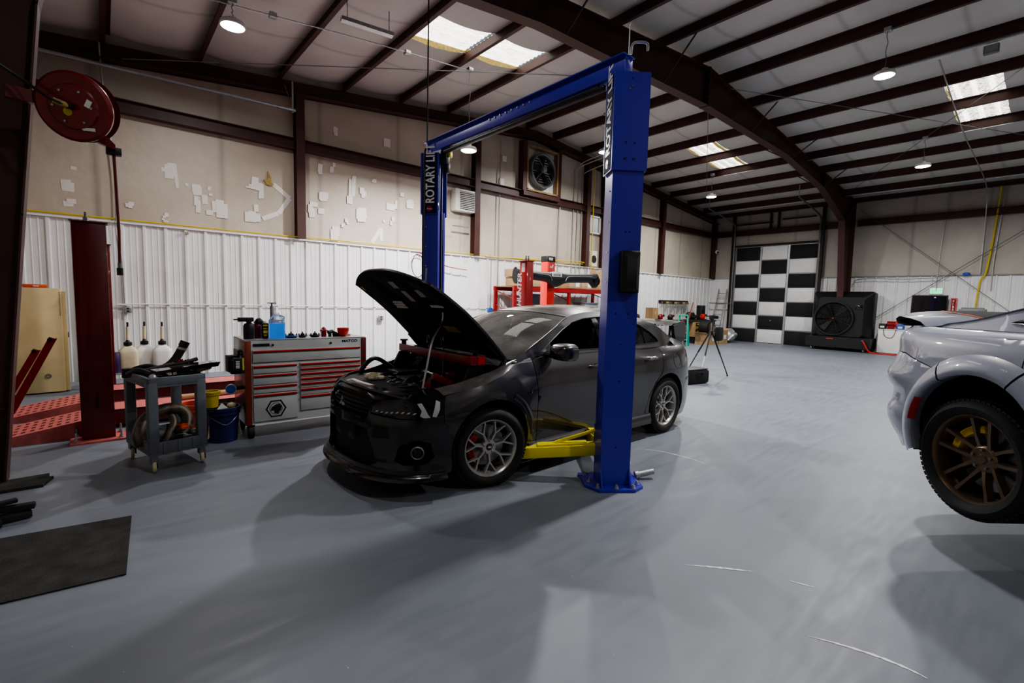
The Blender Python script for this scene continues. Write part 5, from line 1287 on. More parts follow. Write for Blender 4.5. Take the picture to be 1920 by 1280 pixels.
def sqlathe(prof, k=1.0, n=40, s=(1, 1)):
    b = MB(); rows = []
    for r_, h in prof:
        row = []
        for i in range(n + 1):
            a = 2 * PI * i / n; c_, s_ = math.cos(a), math.sin(a); q = (abs(c_) ** (2 + 3 * k) + abs(s_) ** (2 + 3 * k)) ** (-1 / (2 + 3 * k)); row.append((r_ * q * c_ * s[0], r_ * q * s_ * s[1], h))
        rows.append(row)
    return b.grid(rows)
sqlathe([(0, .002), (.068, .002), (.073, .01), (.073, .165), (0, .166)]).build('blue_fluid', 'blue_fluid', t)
sqlathe([(.0, .0), (.07, .0), (.076, .01), (.076, .17), (.07, .20), (.045, .24), (.024, .262), (.022, .28)]).build('jug_shell', M['clear_lens'], t)
sqlathe([(.0745, .17), (.07, .20), (.045, .24), (.024, .262), (.022, .28), (0, .281)]).build('jug_shoulder', 'jug_plastic', t)
MB().tube(bez([(.03, 0, .25), (.075, 0, .235), (.072, 0, .19)], 6), .010, 8).build('jug_handle', 'jug_plastic', t)
p = onchest(.345, .34); t = thing('tall_rod_tool', 'tall slim dark extension tool standing upright behind the blue jug', 'tool', p)
MB().lathe([(0, 0), (.03, 0), (.03, .01), (.012, .012), (.012, .12), (.02, .13), (.02, .34), (.014, .35), (0, .35)], n=16).build('stem', 'galv_dark', t); MB().lathe([(.008, .35), (.008, .375), (.05, .378), (.05, .386), (0, .386)], n=24).build('top_disc', 'black_plastic', t); MB().cyl((-.13, 0, .362), (.13, 0, .362), .002, n=6).build('cross_wire', 'alu', t)
for x, y, r_, l, nm in ((.50, .17, .085, 'blue rimmed shallow dish beside the blue jug', 'shallow_dish'), (.62, .16, .055, 'dark bearing hub lying left on the chest top', 'bearing_hub'), (.76, .17, .065, 'dark round hub plate in the middle of the chest top', 'hub_plate')):
    p = onchest(x, y); t = thing(nm, l, 'car part', p)
    b = MB(); b.lathe([(0, 0), (r_ * .6, 0), (r_, .02), (r_ * .95, .026), (r_ * .5, .018), (0, .018)], n=28); b.build('disc', 'blue_hose' if 'blue' in l else 'engine_dark', t)
    b = MB(); b.lathe([(0, .018), (r_ * .4, .018), (r_ * .3, .045), (.008, .05), (.006, .065), (0, .065)], n=20)
    for k in range(4): b.cyl((r_ * .7 * math.cos(k * 1.6), r_ * .7 * math.sin(k * 1.6), .02), (r_ * .7 * math.cos(k * 1.6), r_ * .7 * math.sin(k * 1.6), .045), .007, n=8)
    b.build('studs', 'engine_dark', t)
p = onchest(.87, .20); t = thing('hydrant_bottle', 'small red hydrant shaped bottle on the chest top', 'bottle', p)
MB().lathe([(0, 0), (.03, 0), (.03, .06), (.036, .065), (.036, .075), (.028, .08), (.022, .10), (.01, .112), (0, .115)], n=24).build('body', 'red_paint', t); MB().cyl((-.04, 0, .07), (.04, 0, .07), .012).build('side_caps', 'red_paint', t)
p = onchest(.93, .17); t = thing('pneumatic_gun', 'black pneumatic gun with hose lying next to the red bottle', 'tool', p)
MB().cyl((-.02, 0, .05), (.04, .02, .06), .022).build('barrel', 'black_plastic', t); MB().tube(bez([(.04, .02, .06), (.09, .0, .03), (.13, .05, .012), (.2, .03, .015)], 6), .012, 8).build('hose', 'black_plastic', t); MB().box((0, 0, .025), (.03, .03, .05)).build('grip', 'engine_dark', t)
p = onchest(1.08, .15); t = thing('magnetic_bowl', 'bright red parts bowl near the right end of the chest top', 'bowl', p)
MB().lathe([(0, 0), (.03, 0), (.05, .02), (.066, .06), (.07, .10), (.066, .10), (.06, .06), (.045, .026), (0, .02)], n=36).build('bowl', 'red_bright', t)
p = onchest(1.10, .23); t = tag(MB().box((0, 0, .012), (.14, .12, .024), .3).build('parts_box', 'cardboard', loc=p), 'flat tan carton lying behind the red bowl on the chest', 'carton')
p = onchest(1.0, .19); tag(MB().lathe([(0, 0), (.03, 0), (.035, .03), (.02, .05), (0, .05)], n=14).build('socket_part', 'engine_dark', loc=p), 'dark rounded part wedged against the left of the red bowl', 'car part')

# ================================================================ utility cart
CT = thing('utility_cart', 'grey-blue plastic two-shelf utility cart with casters', 'cart', (.402, 5.265, 0), R(12))
cw, cdp = .43, .66
def tray(z, h, nm):
    b = MB(); b.box((0, 0, z), (cw, cdp, .02)); 
    for sx_ in (-1, 1): b.box((sx_ * (cw / 2 - .01), 0, z + h / 2), (.02, cdp, h), bev=.006)
    for sy_ in (-1, 1): b.box((0, sy_ * (cdp / 2 - .01), z + h / 2), (cw, .02, h), bev=.006)
    return b.build(nm, 'grey_plastic', CT)
tray(.74, .075, 'top_tray'); lo = tray(.16, .10, 'bottom_tray')
MB().box((0, 0, .755), (cw - .05, cdp - .05, .012)).build('tray_liner', 'grey_plastic_dark', CT)
for k in (-1, 0, 1): MB().box((k * .11, -cdp / 2 - .004, .21), (.03, .012, .095), bev=.003).build('tray_rib', 'grey_plastic', lo)
for sx_ in (-1, 1):
    for sy_ in (-1, 1):
        x, y = sx_ * (cw / 2 - .035), sy_ * (cdp / 2 - .035)
        b = MB(); b.box((x, y, .47), (.075, .075, .62), bev=.014); b.build('leg', 'grey_plastic', CT)
        b = MB(); b.lathe([(.0, -.012), (.046, -.012), (.050, 0), (.046, .012), (0, .012)], (x, y, .052), (1, -.2, 0), n=24); w_ = b.build('caster', 'cream_plastic', CT)
        b = MB(); b.box((x, y + .01, .12), (.045, .06, .07)); b.box((x + .022, y, .075), (.004, .04, .08)); b.build('caster_fork', 'galv_dark', w_)
b = MB(); b.box((0, cdp / 2 + .03, .80), (cw, .08, .03), bev=.01); b.build('push_handle', 'grey_plastic', CT)
cm = Matrix.Translation((.402, 5.265, 0)) @ Matrix.Rotation(R(12), 4, 'Z')
def oncart(x, y, z=.76): return cm @ V((x, y, z))
ZT = .765
t = thing('drain_pan', 'black curved engine undercover lying upturned on the cart top', 'car part', oncart(.08, -.10, ZT), R(12))
rows = []
for i in range(9):
    u = i / 8; w1 = .10 + .12 * math.sin(PI * min(1, u * 1.1)); rows.append([(-.20 + .44 * u, w1 * math.cos(q), .012 + .055 * (1 - math.sin(q)) * (.7 + .3 * u) + .035 * u * u) for q in [PI * k / 12 for k in range(13)]])
MB().grid(rows).build('shell', 'black_gloss', t)
MB().prism([(-.2, .0), (.28, .02), (.30, .06), (.22, .06), (-.2, .02)], (0, -.05, .07), (1, 0, 0), (0, 0, 1), .16).build('flange', 'black_gloss', t)
t = thing('intake_hose', 'black rubber intake hose with a steel clamp sticking up from the cart', 'hose', oncart(.08, .06, ZT + .03), R(12))
MB().tube(bez([(-.16, .02, .02), (-.05, .0, .05), (.03, 0, .12), (.10, -.01, .25)], 8), .035, 18).build('hose', 'rubber', t); MB().cyl((.08, -.008, .205), (.087, -.009, .225), .0385, n=24).build('hose_clamp', 'alu', t); MB().cyl((.09, -.01, .235), (.112, -.012, .28), .040, n=24).build('coupler', 'black_gloss', t)
t = thing('plastic_duct', 'long thin black plastic duct lying across the heap on the cart', 'car part', oncart(.0, .0, ZT + .07), R(12))
MB().tube(bez([(-.16, 0, 0), (0, 0, .03), (.14, -.02, .05), (.26, -.03, .08)], 6), [.018] * 19, 8).build('duct', 'black_plastic', t); MB().tube([(.13, -.02, .04), (.12, -.04, -.03)], .012, 8).build('bracket', 'black_plastic', t)
t = thing('red_rag', 'crumpled dark pink shop rag at the right edge of the cart top', 'rag', oncart(.165, .03, ZT + .05))
rows = []
for i in range(13):
    rows.append([(.13 * (i / 12 - .5) * 1.3 + .01 * math.sin(j * 2.1), .14 * (j / 12 - .5), .075 + .025 * math.sin(i * 1.7 + j * .9) + .018 * math.cos(j * 2.3 - i) - .06 * abs(j / 12 - .5)) for j in range(13)])
MB().grid(rows).build('cloth', 'red_cloth', t); MB().tube([(-.05, 0, 0), (.05, .02, .055)], .02, 8).build('cloth_fold', 'red_cloth', t)
t = thing('dark_hose_bundle', 'bundle of black moulded hoses at the left corner of the cart top', 'car part', oncart(-.13, .05, ZT), R(12))
MB().tube(bez([(-.09, .10, .03), (-.05, .0, .07), (.0, -.1, .05), (.03, -.2, .025)], 6), .028, 12).build('hose', 'black_plastic', t); MB().tube(bez([(-.06, .2, .05), (.04, .12, .09), (.1, .05, .08), (.12, -.06, .05)], 6), .022, 12).build('hose', 'rubber', t); MB().cyl((-.08, .16, .0), (-.08, .16, .08), .045, n=14).build('bracket', 'black_plastic', t)
t = thing('foil_wrap', 'crushed silver foil heat shield on the left of the cart top', 'heat shield', oncart(-.11, -.17, ZT), R(12))
MB().sphere((0, 0, .035), .04, (1.4, .9, .8), seg=12).build('foil', 'foil', t)
t = thing('bolt_heap', 'small dark bolts and clips scattered at the cart edge', 'bolts', oncart(.02, -.24, ZT))
random.seed(5)
b = MB()
for k in range(40): b.cyl(V((random.uniform(-.14, .14), random.uniform(-.04, .04), .008)), V((random.uniform(-.14, .14), random.uniform(-.04, .04), .014)) if 0 else V((random.uniform(-.14, .14), random.uniform(-.04, .04), .012)), .004, n=6) if k % 5 == 0 else b.box((random.uniform(-.14, .14), random.uniform(-.04, .04), .009), (.02, .014, .012), random.uniform(0, 3))
b.build('bolts', 'engine_grey', t); t['kind'] = 'stuff'
# on the bottom shelf
t = thing('exhaust_downpipe', 'bent brownish metal exhaust pipe on the bottom shelf of the cart', 'exhaust part', oncart(-.02, -.02, .17), R(12))
MB().tube(bez([(-.19, -.08, .03), (-.20, -.06, .14), (-.13, .0, .25), (0, .03, .30), (.12, .02, .29), (.175, .0, .22), (.16, -.04, .14), (.10, -.10, .07)], 8), .05, 20).build('pipe', 'dirty_metal', t)
MB().tube(bez([(-.02, -.10, .03), (.02, -.08, .10), (.07, -.02, .18), (.06, .04, .26)], 6), .03, 14).build('small_pipe', 'dirty_metal', t)
MB().lathe([(0, 0), (.07, 0), (.07, .014), (.04, .016), (0, .016)], (.09, -.13, .045), (-.3, -.8, -.5), n=24).build('flange', 'engine_grey', t)
MB().sphere((-.06, -.03, .09), .07, (1.1, .8, 1)).build('turbine_housing', 'engine_grey', t)
t = thing('engine_scrap', 'heap of small dark engine parts at the right of the bottom shelf', 'engine parts', oncart(.14, -.12, .17), R(12)); t['kind'] = 'stuff'
b = MB()
for k in range(34):
    p = V((random.uniform(-.06, .07), random.uniform(-.15, .2), random.uniform(.02, .12)))
    if k % 2: b.cyl(p, p + V((random.uniform(-.03, .03), random.uniform(-.03, .03), .03)), random.uniform(.008, .02), n=8)
    else: b.box(p, (random.uniform(.02, .06), random.uniform(.02, .05), random.uniform(.01, .04)), random.uniform(0, 3))
b.build('metal_bits', 'engine_grey', t); b = MB()
for k in range(5): b.box((random.uniform(-.05, .05), random.uniform(-.05, .15), random.uniform(.13, .16)), (.06, .03, .02), random.uniform(0, 3))
b.build('orange_bits', 'orange_plastic', t)
# ================================================================ buckets
def bucket(nm, label, x, y, h, r0, r1, m, z=0, rim=True, handle=True):
    t = thing(nm, label, 'bucket', (x, y, z))
    prof = [(0, .004), (r0, .004), (r0 + (r1 - r0) * .8, h * .8)]
    if rim: prof += [(r1 + .008, h * .80), (r1 + .008, h * .83), (r1, h * .84), (r1 + .002, h * .9), (r1 + .010, h * .91), (r1 + .010, h)]
    else: prof += [(r1, h)]
    prof += [(r1 - .006, h), (r0 - .008, .015), (0, .012)]
    MB().lathe(prof, n=40).build('shell', m, t)
    if handle: MB().tube(bez([(-r1 - .01, -.0, h * .86), (-r1 * .6, -r1 * .8, h * .70), (0, -r1 * 1.13, h * .55), (r1 * .6, -r1 * .8, h * .70), (r1 + .01, 0, h * .86)], 6), .0025, 6).build('bail_handle', 'galv', t)
    return t
bucket('orange_bucket', 'bright orange-red plastic bucket between the cart and the blue bucket', .72, 5.93, .37, .13, .15, 'orange_plastic')
t = bucket('blue_bucket', 'dark navy plastic bucket holding rags in front of the tool chest', .915, 5.66, .36, .13, .155, 'navy_plastic')
for sx_ in (-1, 1): MB().prism([(-.06, .0), (.06, 0), (.02, .12), (-.02, .12)], (sx_ * .128, -.05, .06), (.4 * sx_, -.9, 0), (0, 0, 1), .004).build('label_patch', 'cream_plastic', t)
tag(MB().sphere((0, 0, 0), .045, (1, 1, .7)).build('cloth_wad', 'cream_plastic', loc=(1.0, 5.68, .355)), 'pale rag wad in the top of the navy bucket', 'rag')
tag(MB().prism([(-.05, 0), (.06, 0), (.0, .06)], (0, 0, 0), (1, .2, 0), (0, .1, 1), .003).build('folded_paper', 'paper', loc=(.90, 5.60, .345)), 'folded white paper poking out of the navy bucket', 'paper')
t = bucket('yellow_bucket', 'small yellow plastic bucket perched on the rim of the navy bucket', .82, 5.66, .17, .056, .072, 'yellow_plastic', z=.36, handle=False)
# ================================================================ items beyond the lift by the wall
t = thing('beige_cabinet', 'tall beige steel door slab leaning at the wall left of the red post', 'cabinet', (-.66, 9.75, 0), R(4))
MB().box((-.10, 0, .78), (.60, .26, 1.52), bev=.008).build('body', 'cream_paint', t); MB().box((.225, .02, .76), (.06, .20, 1.48), bev=.004).build('edge_panel', 'cream_paint', t)
MB().lathe([(.02, 0), (.035, 0), (.035, .006), (.02, .006)], (.02, -.132, .26), (0, -1, 0), n=24).build('ring_pull', 'galv_dark', t); MB().box((.262, .0, .85), (.01, .03, .08)).build('latch', 'black_plastic', t)
b = MB()
for k in range(16): b.box((.185, -.1315, 1.48 - k * .022), (.018, .002, .008))
b.build('perforated_strip', 'galv_dark', t)
for sx_ in (-.3, .15): MB().box((-.1 + sx_, 0, .012), (.05, .2, .024)).build('foot', 'black_plastic', t)
t = thing('orange_case', 'flat bright orange plastic case lying on top of the beige cabinet', 'case', (-.72, 9.70, 1.54), R(4))
MB().box((0, 0, .027), (.26, .16, .05), bev=.014).build('body', 'orange_plastic', t); MB().box((.01, -.081, .027), (.06, .002, .014)).build('badge', 'paper', t)
for i, (px, py, m, l) in enumerate(((242, 690, 'cream_plastic', 'left'), (274, 690, 'white_plastic', 'middle'), (306, 690, 'white_plastic', 'right'))):
    p = at(px, 696, 1, 9.75); t = thing('transfer_jug', {'left': 'yellowed square fluid jug with tall spout, left of the three behind the cart', 'middle': 'white fluid jug with tall spout, middle of the three behind the cart', 'right': 'white fluid jug with tall spout, right of the three behind the cart'}[l], 'jug', (p.x, 9.75 + .12 * (i % 2), .0), 0, 'fluid jugs against the white wall')
    H_ = .42; sqlathe([(0, 0), (.125, 0), (.13, .012), (.13, H_ * .72), (.118, H_ * .82), (.06, H_ * .96), (.045, H_)], s=(1, .75)).build('body', m, t)
    MB().lathe([(0, H_), (.055, H_), (.055, H_ + .05), (.03, H_ + .06), (.02, H_ + .09), (0, H_ + .09)], n=24).build('screw_cap', 'black_plastic', t)
    MB().tube([(0, 0, H_ + .09), (.005, 0, H_ + .30)], .022, 12).build('spout', 'cream_plastic', t); MB().cyl((.005, 0, H_ + .28), (.006, 0, H_ + .37), .014, n=12).build('spout_tip', 'black_plastic', t)
    t.location.z = .24
    MB().box((0, 0, -.12), (.30, .26, .24)).build('stand_block', 'black_plastic', t) if 0 else None
sh = thing('low_shelf', 'low dark bench board under the fluid jugs at the wall', 'bench', (.5, 9.82, 0)); MB().box((0, 0, .225), (1.0, .42, .03)).build('board', 'grey_metal', sh)
for sx_ in (-1, 1): MB().box((sx_ * .42, 0, .105), (.04, .38, .21)).build('leg', 'galv_dark', sh)
t = thing('purple_can', 'purple-black drum can standing just right of the red lift post', 'can', (.12, 9.7, .24)); MB().lathe([(0, 0), (.08, 0), (.084, .01), (.084, .30), (.078, .31), (.078, .32), (0, .318)], n=32).build('can', 'purple', t)
# stuff on the runways
p = (1.0, 7.1, .20); t = thing('cardboard_tube', 'long tan cardboard tube lying on the near red runway', 'tube', p, R(8)); MB().lathe([(.03, -.3), (.035, -.3), (.035, .3), (.03, .3)], (0, 0, .036), (1, 0, 0), n=20).build('tube', 'cardboard', t)
MB().box((.1, 0, .038), (.05, .072, .072), bev=.02).build('stain_band', 'wood', t)
for i, (x, y, a, m) in enumerate(((1.62, 7.2, .9, 'alu'), (1.72, 7.22, .9, 'alu'), (1.50, 7.12, .5, 'red_bright'))):
    t = thing('small_tool_case', ['silver and black tool rail lying on the red runway nearest the cart', 'second silver tool rail beside it closer to the chest', 'flat red and white leaflet pack on the red runway'][i], 'tool rail', (x, y, .202), a)
    MB().box((0, 0, .01), (.28, .06, .02), bev=.003).build('tray', 'black_plastic', t); b = MB()
    for k in range(9): b.cyl((-.12 + k * .03, 0, .02), (-.12 + k * .03, 0, .035), .01, n=10)
    b.build('sockets', m, t)
# ================================================================ hose reel on the frame column
RP = V((-.08, 5.02, 2.91)); ax = V((-.42, -.88, -.26)).normalized()
RL = thing('hose_reel', 'round dark red hose reel bolted to the steel frame column', 'hose reel', RP)
MB().lathe([(0, .075), (.05, .078), (.15, .072), (.16, .06), (.225, .065), (.245, .05), (.245, .035), (.15, .03), (0, .03)], (0, 0, 0), ax, n=48).build('front_disc', 'reel_red', RL)
MB().lathe([(.14, -.06), (.14, .04)], (0, 0, 0), ax, n=36).build('hose_winding', 'black_matte', RL)
MB().lathe([(0, -.08), (.235, -.075), (.245, -.06), (.15, -.05), (0, -.05)], (0, 0, 0), ax, n=48).build('rear_disc', 'red_deep', RL)
fx, fy = frame_from(ax)
def onreel(px, py, h=.0775):
    """sticker position on the face plane"""
    d = CR * ((px - 960) / FPX) - CU * ((py - 640) / FPX) + CF; n = ax; P0 = RP + ax * h; C = V((0, 0, CAM_H)); return C + d * ((P0 - C).dot(n) / d.dot(n)) - RP
rr_ = V((ax.y, -ax.x, 0)).normalized() * -1; ru = ax.cross(rr_)
if ru.z < 0: ru = -ru
if rr_.x < 0: rr_ = -rr_
RM = Matrix((rr_, ru, ax)).transposed()
c = onreel(127, 209, .079); MB().lathe([(0, 0), (.028, 0), (.028, .002), (0, .002)], c, ax, n=24).build('yellow_sticker', 'yellow_plastic', RL)
c = onreel(165, 195, .079); MB().box(c, (.055, .035, .002), RM @ Matrix.Rotation(R(60), 3, 'Z')).build('white_sticker', 'paper', RL)
c = onreel(167, 243, .068); b = MB(); b.prism([(-.05, 0), (-.03, .014), (-.03, .009), (.04, .012), (.04, -.012), (-.03, -.009), (-.03, -.014)], c, rr_, ru, .003); b.build('arrow_sticker', 'paper', RL)
b = MB()
for k in range(6): a = k * PI / 3; c = ax * .078 + (fx * math.cos(a) + fy * math.sin(a)) * .12; b.cyl(c, c + ax * .008, .008, n=8)
b.build('disc_bolts', 'galv', RL)
b = MB(); c0 = ax * .08; b.tube([c0, c0 + ax * .06], .022, 12); b.tube(bez([c0 + ax * .05, c0 + ax * .06 + V((-.10, 0, .035)), V((-.32, -.05, .12)), V((-.55, -.1, .25))], 8), .011, 8); b.build('inlet_hose', 'black_plastic', RL)
MB().tube([c0 + ax * .045, c0 + ax * .05 + V((-.08, 0, .02))], .02, 10).build('brass_swivel', 'insul_yellow', RL)
MB().box(ax * -.12 + V((-.22, .0, .0)), (.45, .05, .09), Matrix.Rotation(R(10), 3, 'Z')).build('bracket', 'red_deep', RL)
MB().box(V((.20, .10, -.26)), (.10, .07, .06), bev=.01).build('hose_guide', 'black_plastic', RL)
MB().prism([(-.05, 0), (.06, -.04), (.06, .0), (-.02, .09)], (.15, .06, -.22), (1, 0, 0), (0, 0, 1), .05).build('guide_arm', 'red_deep', RL)
MB().tube([(.20, .10, -.27), (.21, .10, -.9), (.205, .10, -1.15)], .011, 10).build('drop_hose', 'red_deep', RL)
MB().cyl((.205, .10, -1.15), (.205, .10, -1.24), .014, n=12).build('hose_coupler', 'galv_dark', RL)
MB().cyl((.205, .10, -1.19), (.205, .10, -1.25), .022, n=12).build('coupler_grip', 'black_plastic', RL)

# ================================================================ wall fittings
tag(MB().tube([(-1.4, YG - .05, 2.74), (2.9, YG - .05, 2.735), (3.6, YG - .06, 2.75), (6.8, YG - .05, 2.745), (9.5, YG - .06, 2.73), (12.2, YG - .07, 2.78)], .014, 6).build('yellow_air_line', 'yellow_plastic'), 'yellow air line running along the top of the white wainscot', 'air line')
tag(MB().tube(bez([(8.1, YG - .08, 2.72), (9.0, YG - .1, 2.74), (10.8, YG - .1, 2.80), (12.0, YG - .1, 2.84), (12.6, YG - .12, 2.74), (12.75, YG - .12, 2.5)], 6), .016, 6).build('yellow_hose', 'yellow_plastic'), 'thicker yellow hose looping by the third column', 'hose')
tag(MB().tube([(12.44, YG - .22, 2.6), (12.44, YG - .22, 5.9)], .014, 8).build('yellow_pipe', 'yellow_plastic'), 'orange-yellow gas pipe rising beside the third column', 'pipe')
def conduit(pts, label, r=.011, m='galv', nm='conduit', cat='conduit'):
    return tag(MB().tube(bez(pts, 5), r, 8).build(nm, m), label, cat)
conduit([(.38, YG - .06, 1.22), (.38, YG - .06, 1.27), (.47, YG - .06, 1.30), (4, YG - .06, 1.30), (9.2, YG - .06, 1.30)], 'white horizontal conduit along the wainscot behind the tool chest', .010, 'white_paint')
conduit([(.30, YG - .06, 1.28), (.29, YG - .06, 2.0), (.24, YG - .06, 2.70)], 'thin vertical conduit above the small grey wall box', .006, 'galv_dark')
conduit([(-1.3, YG - .25, 5.10), (1.2, YG - .25, 5.17), (3.1, YG - .25, 5.22)], 'long bare metal pipe under the eave at the top left', .036, 'alu')
conduit([(.24, YG - .1, 2.7), (.24, YG - .1, 3.6), (.15, YG - .12, 4.8), (.12, YG - .2, 5.5)], 'thin grey conduit dropping past the hose reel', .014)
t = thing('pipe_bracket', 'thin hanger strut holding the end of the bare pipe', 'bracket', (3.05, YG - .25, 5.2)); MB().box((0, 0, .26), (.03, .03, .60)).build('strut', 'galv', t); MB().tube([(-.15, 0, .45), (0, 0, .1)], .008, 6).build('stay', 'galv_dark', t)
for x, z0, z1, l in ((8.55, 2.75, 5.95, 'bare vertical conduit right of the second column'), (10.98, 2.7, 4.62, 'short conduit under the box right of the fan'), (11.62, 2.7, 5.75, 'leftmost tall conduit of the trio beside the third column'), (11.82, 2.7, 5.95, 'middle tall conduit of the trio, bent at the top'), (12.02, 2.7, 5.7, 'rightmost tall conduit of the trio by the third column')):
    pts = [(x, YG - .08, 1.0 if x < 9 else 2.2), (x, YG - .08, 3.4), (x + .02, YG - .08, z1 - .3)]
    if x > 11.5: pts += [(x + .05, YG - .12, z1), (x + .35, YG - .9, z1 + .25), (x + .4, YG - 1.6, z1 + .3)]
    else: pts += [(x + .02, YG - .08, z1)]
    conduit(pts, l, .014)
# exhaust fan in a timber box
p0, p1 = V((9.42, YG - .12, 4.72)), V((10.72, YG - .12, 6.0))
FN = thing('exhaust_fan', 'large round exhaust fan in a timber box high on the gable wall', 'fan', (10.07, YG - .02, 5.36))
b = MB()
for x in (-.62, .62): b.box((x, -.12, 0), (.05, .22, 1.26))
for z in (-.62, .62): b.box((0, -.12, z), (1.28, .22, .05))
b.build('timber_box', 'wood', FN)
b = MB()
for x in (-.71, .71): b.box((x, -.12, .03), (.14, .2, 1.4))
for z in (-.73,): b.box((0, -.12, z), (1.5, .2, .12))
b.build('steel_surround', 'steel', FN)
MB().box((0, -.04, 0), (1.2, .02, 1.2)).build('back_board', 'panel_white', FN)
MB().lathe([(.50, -.05), (.50, .14), (.47, .16), (.44, .12), (.44, -.05)], (0, -.12, 0), (0, -1, 0), n=48).build('fan_ring', 'galv_dark', FN)
MB().lathe([(0, 0), (.45, 0)], (0, -.07, 0), (0, -1, 0), n=40).build('shutter_dark', 'black_matte', FN)
b = MB()
for k in range(11): z = -.36 + k * .072; w_ = 2 * math.sqrt(max(.01, .43 ** 2 - z * z)); b.box((0, -.09, z), (w_, .03, .028), Matrix.Rotation(R(30), 3, 'X'))
b.build('shutter_blades', 'galv', FN)
b = MB()
for k in range(5):
    a = R(72 * k + 20); pts = [(.06, -.05), (.40, -.11), (.42, .09), (.07, .05)]; b.prism(pts, (0, -.17, 0), (math.cos(a), 0, math.sin(a)), (-math.sin(a), .35, math.cos(a)), .008)
b.build('fan_blade_set', 'black_plastic', FN)
MB().lathe([(0, 0), (.08, 0), (.08, .14), (.05, .17), (0, .17)], (.02, -.15, .04), (0, -1, 0), n=24).build('motor', 'grey_metal', FN)
b = MB()
for a in (0, 90, 180, 270): b.cyl((.02, -.26, .04), (.02 + .48 * math.cos(R(a + 45)), -.25, .04 + .48 * math.sin(R(a + 45))), .006, n=6)
b.build('guard_rods', 'galv', FN)
# wall heater / vent unit
t = thing('wall_vent_unit', 'beige louvred vent unit on the gable wall left of the second column', 'vent', (7.29, YG - .02, 4.08))
MB().box((0, -.12, 0), (.62, .22, .56), bev=.02).build('casing', 'white_plastic', t); b = MB()
for k in range(10): b.box((.06, -.24, -.20 + k * .045), (.46, .02, .016), Matrix.Rotation(R(35), 3, 'X'))
b.build('louvres', 'white_plastic', t); MB().box((.06, -.229, 0), (.46, .008, .46)).build('louvre_recess', 'black_plastic', t); MB().box((-.15, -.25, -.68), (.5, .03, .03)).build('lower_bracket', 'galv_dark', t)
t = thing('framed_louvre', 'white framed square louvre on the wall right of the third column', 'louvre', (12.72, YG - .02, 4.12)); b = MB()
for x in (-.27, .27): b.box((x, -.04, 0), (.05, .06, .58))
for z in (-.27, .27): b.box((0, -.04, z), (.58, .06, .05))
b.build('frame', 'white_plastic', t); MB().box((0, -.02, 0), (.5, .03, .5)).build('slat_panel', 'grey_metal', t)
t = thing('round_louvre', 'small square grille with dark round opening low on the wall beside the louvre', 'grille', (12.74, YG - .02, 3.0)); MB().box((0, -.03, 0), (.34, .04, .52)).build('plate', 'white_plastic', t); MB().lathe([(0, 0), (.13, 0), (.13, .01), (0, .01)], (.0, -.05, -.02), (0, -1, 0), n=20).build('opening', 'engine_dark', t)
def jbox(x, z, s, label, y=YG - .07, m='galv'):
    t = thing('outlet_box', label, 'electrical box', (x, y, z)); MB().box((0, 0, 0), (s, .05, s), bev=.006).build('box', m, t); MB().box((0, -.027, 0), (s * .75, .004, s * .75)).build('cover_plate', m, t)
    b = MB()
    for dz in (-.2, .2): b.box((0, -.030, dz * s), (s * .3, .003, s * .22), bev=.001)
    b.build('sockets', 'black_plastic', t); return t
jbox(.34, 1.20, .11, 'small grey outlet box on the wainscot above the fluid jugs'); jbox(5.02, 1.03, .12, 'dark outlet on the white wall above the right end of the chest'); jbox(1.24, 2.61, .05, 'tiny beige box just under the top of the wainscot', m='cream_plastic')
jbox(10.98, 4.58, .12, 'grey junction box on the girt right of the fan')
# hanging loop of cable + cable drops
tag(MB().tube([(5.98 + .17 * math.cos(q), YG - .12, 2.32 + .28 * math.sin(q)) for q in [2 * PI * k / 28 for k in range(29)]], .010, 6).build('cable_coil', 'black_plastic'), 'thin black cable loop hanging on the white wall left of the far blue column', 'cable')
tag(MB().tube(bez([(6.0, YG - .1, 2.66), (6.4, YG - .15, 2.5), (6.8, YG - .2, 2.35), (7.4, YG - .2, 2.3)], 6), .014, 6).build('red_hose', 'red_paint'), 'dark red hose hanging near the cable loop on the wall', 'hose')
p = at(806, 0, 1, 5.35)
tag(MB().tube([(3.13, 5.33, 3.45), (3.13, 5.33, 5.75)], .010, 6).build('drop_cable', 'rubber'), 'black cable dropping from the roof to the far blue column', 'cable')
conduit([(1.0, 8.1, 5.55), (3.18, 8.1, 5.80), (4.33, 8.08, 5.9), (5.69, 8.1, 6.03)], 'thin conduit under the roof between the left lamps', .010)
for x, l in ((4.33, 'small junction box on the roof conduit near the left skylight'), (2.1, 'small junction box on the roof conduit near the top left lamp')):
    t = thing('ceiling_box', l, 'electrical box', (x, 8.1, zr(x) - .05)); MB().box((0, 0, 0), (.1, .1, .07), bev=.01).build('box', 'galv', t); MB().cyl((0, 0, .035), (0, 0, .045), .03).build('knockout', 'galv_dark', t)
t = thing('heater_rail', 'galvanised channel rail hanging below the roof at the top of the picture', 'rail', (3.1, 7.0, 5.45)); MB().box((0, 0, 0), (.75, .10, .05), R(-8)).build('rail', 'galv', t)
for dx in (-.3, .33): MB().cyl((dx, -.04 * dx, .02), (dx, -.04 * dx, .34), .006, n=6).build('hanger_chain', 'galv_dark', t)
conduit([(12.0, 5.3, 6.27), (12.0, 2.4, 6.25), (12.0, -3, 6.25)], 'galvanised conduit run along a purlin past the largest lamp', .02)
conduit([(16.0, 10.2, 5.86), (16.0, 5.0, 5.86), (16.0, 2.8, 5.86), (16.0, -2, 5.86)], 'galvanised conduit run along a purlin by the right lamp', .016)
conduit([(19.9, 10.4, 5.44), (19.9, 5.0, 5.44), (19.9, -2, 5.44)], 'galvanised conduit run along the purlin nearest the far wall', .016)
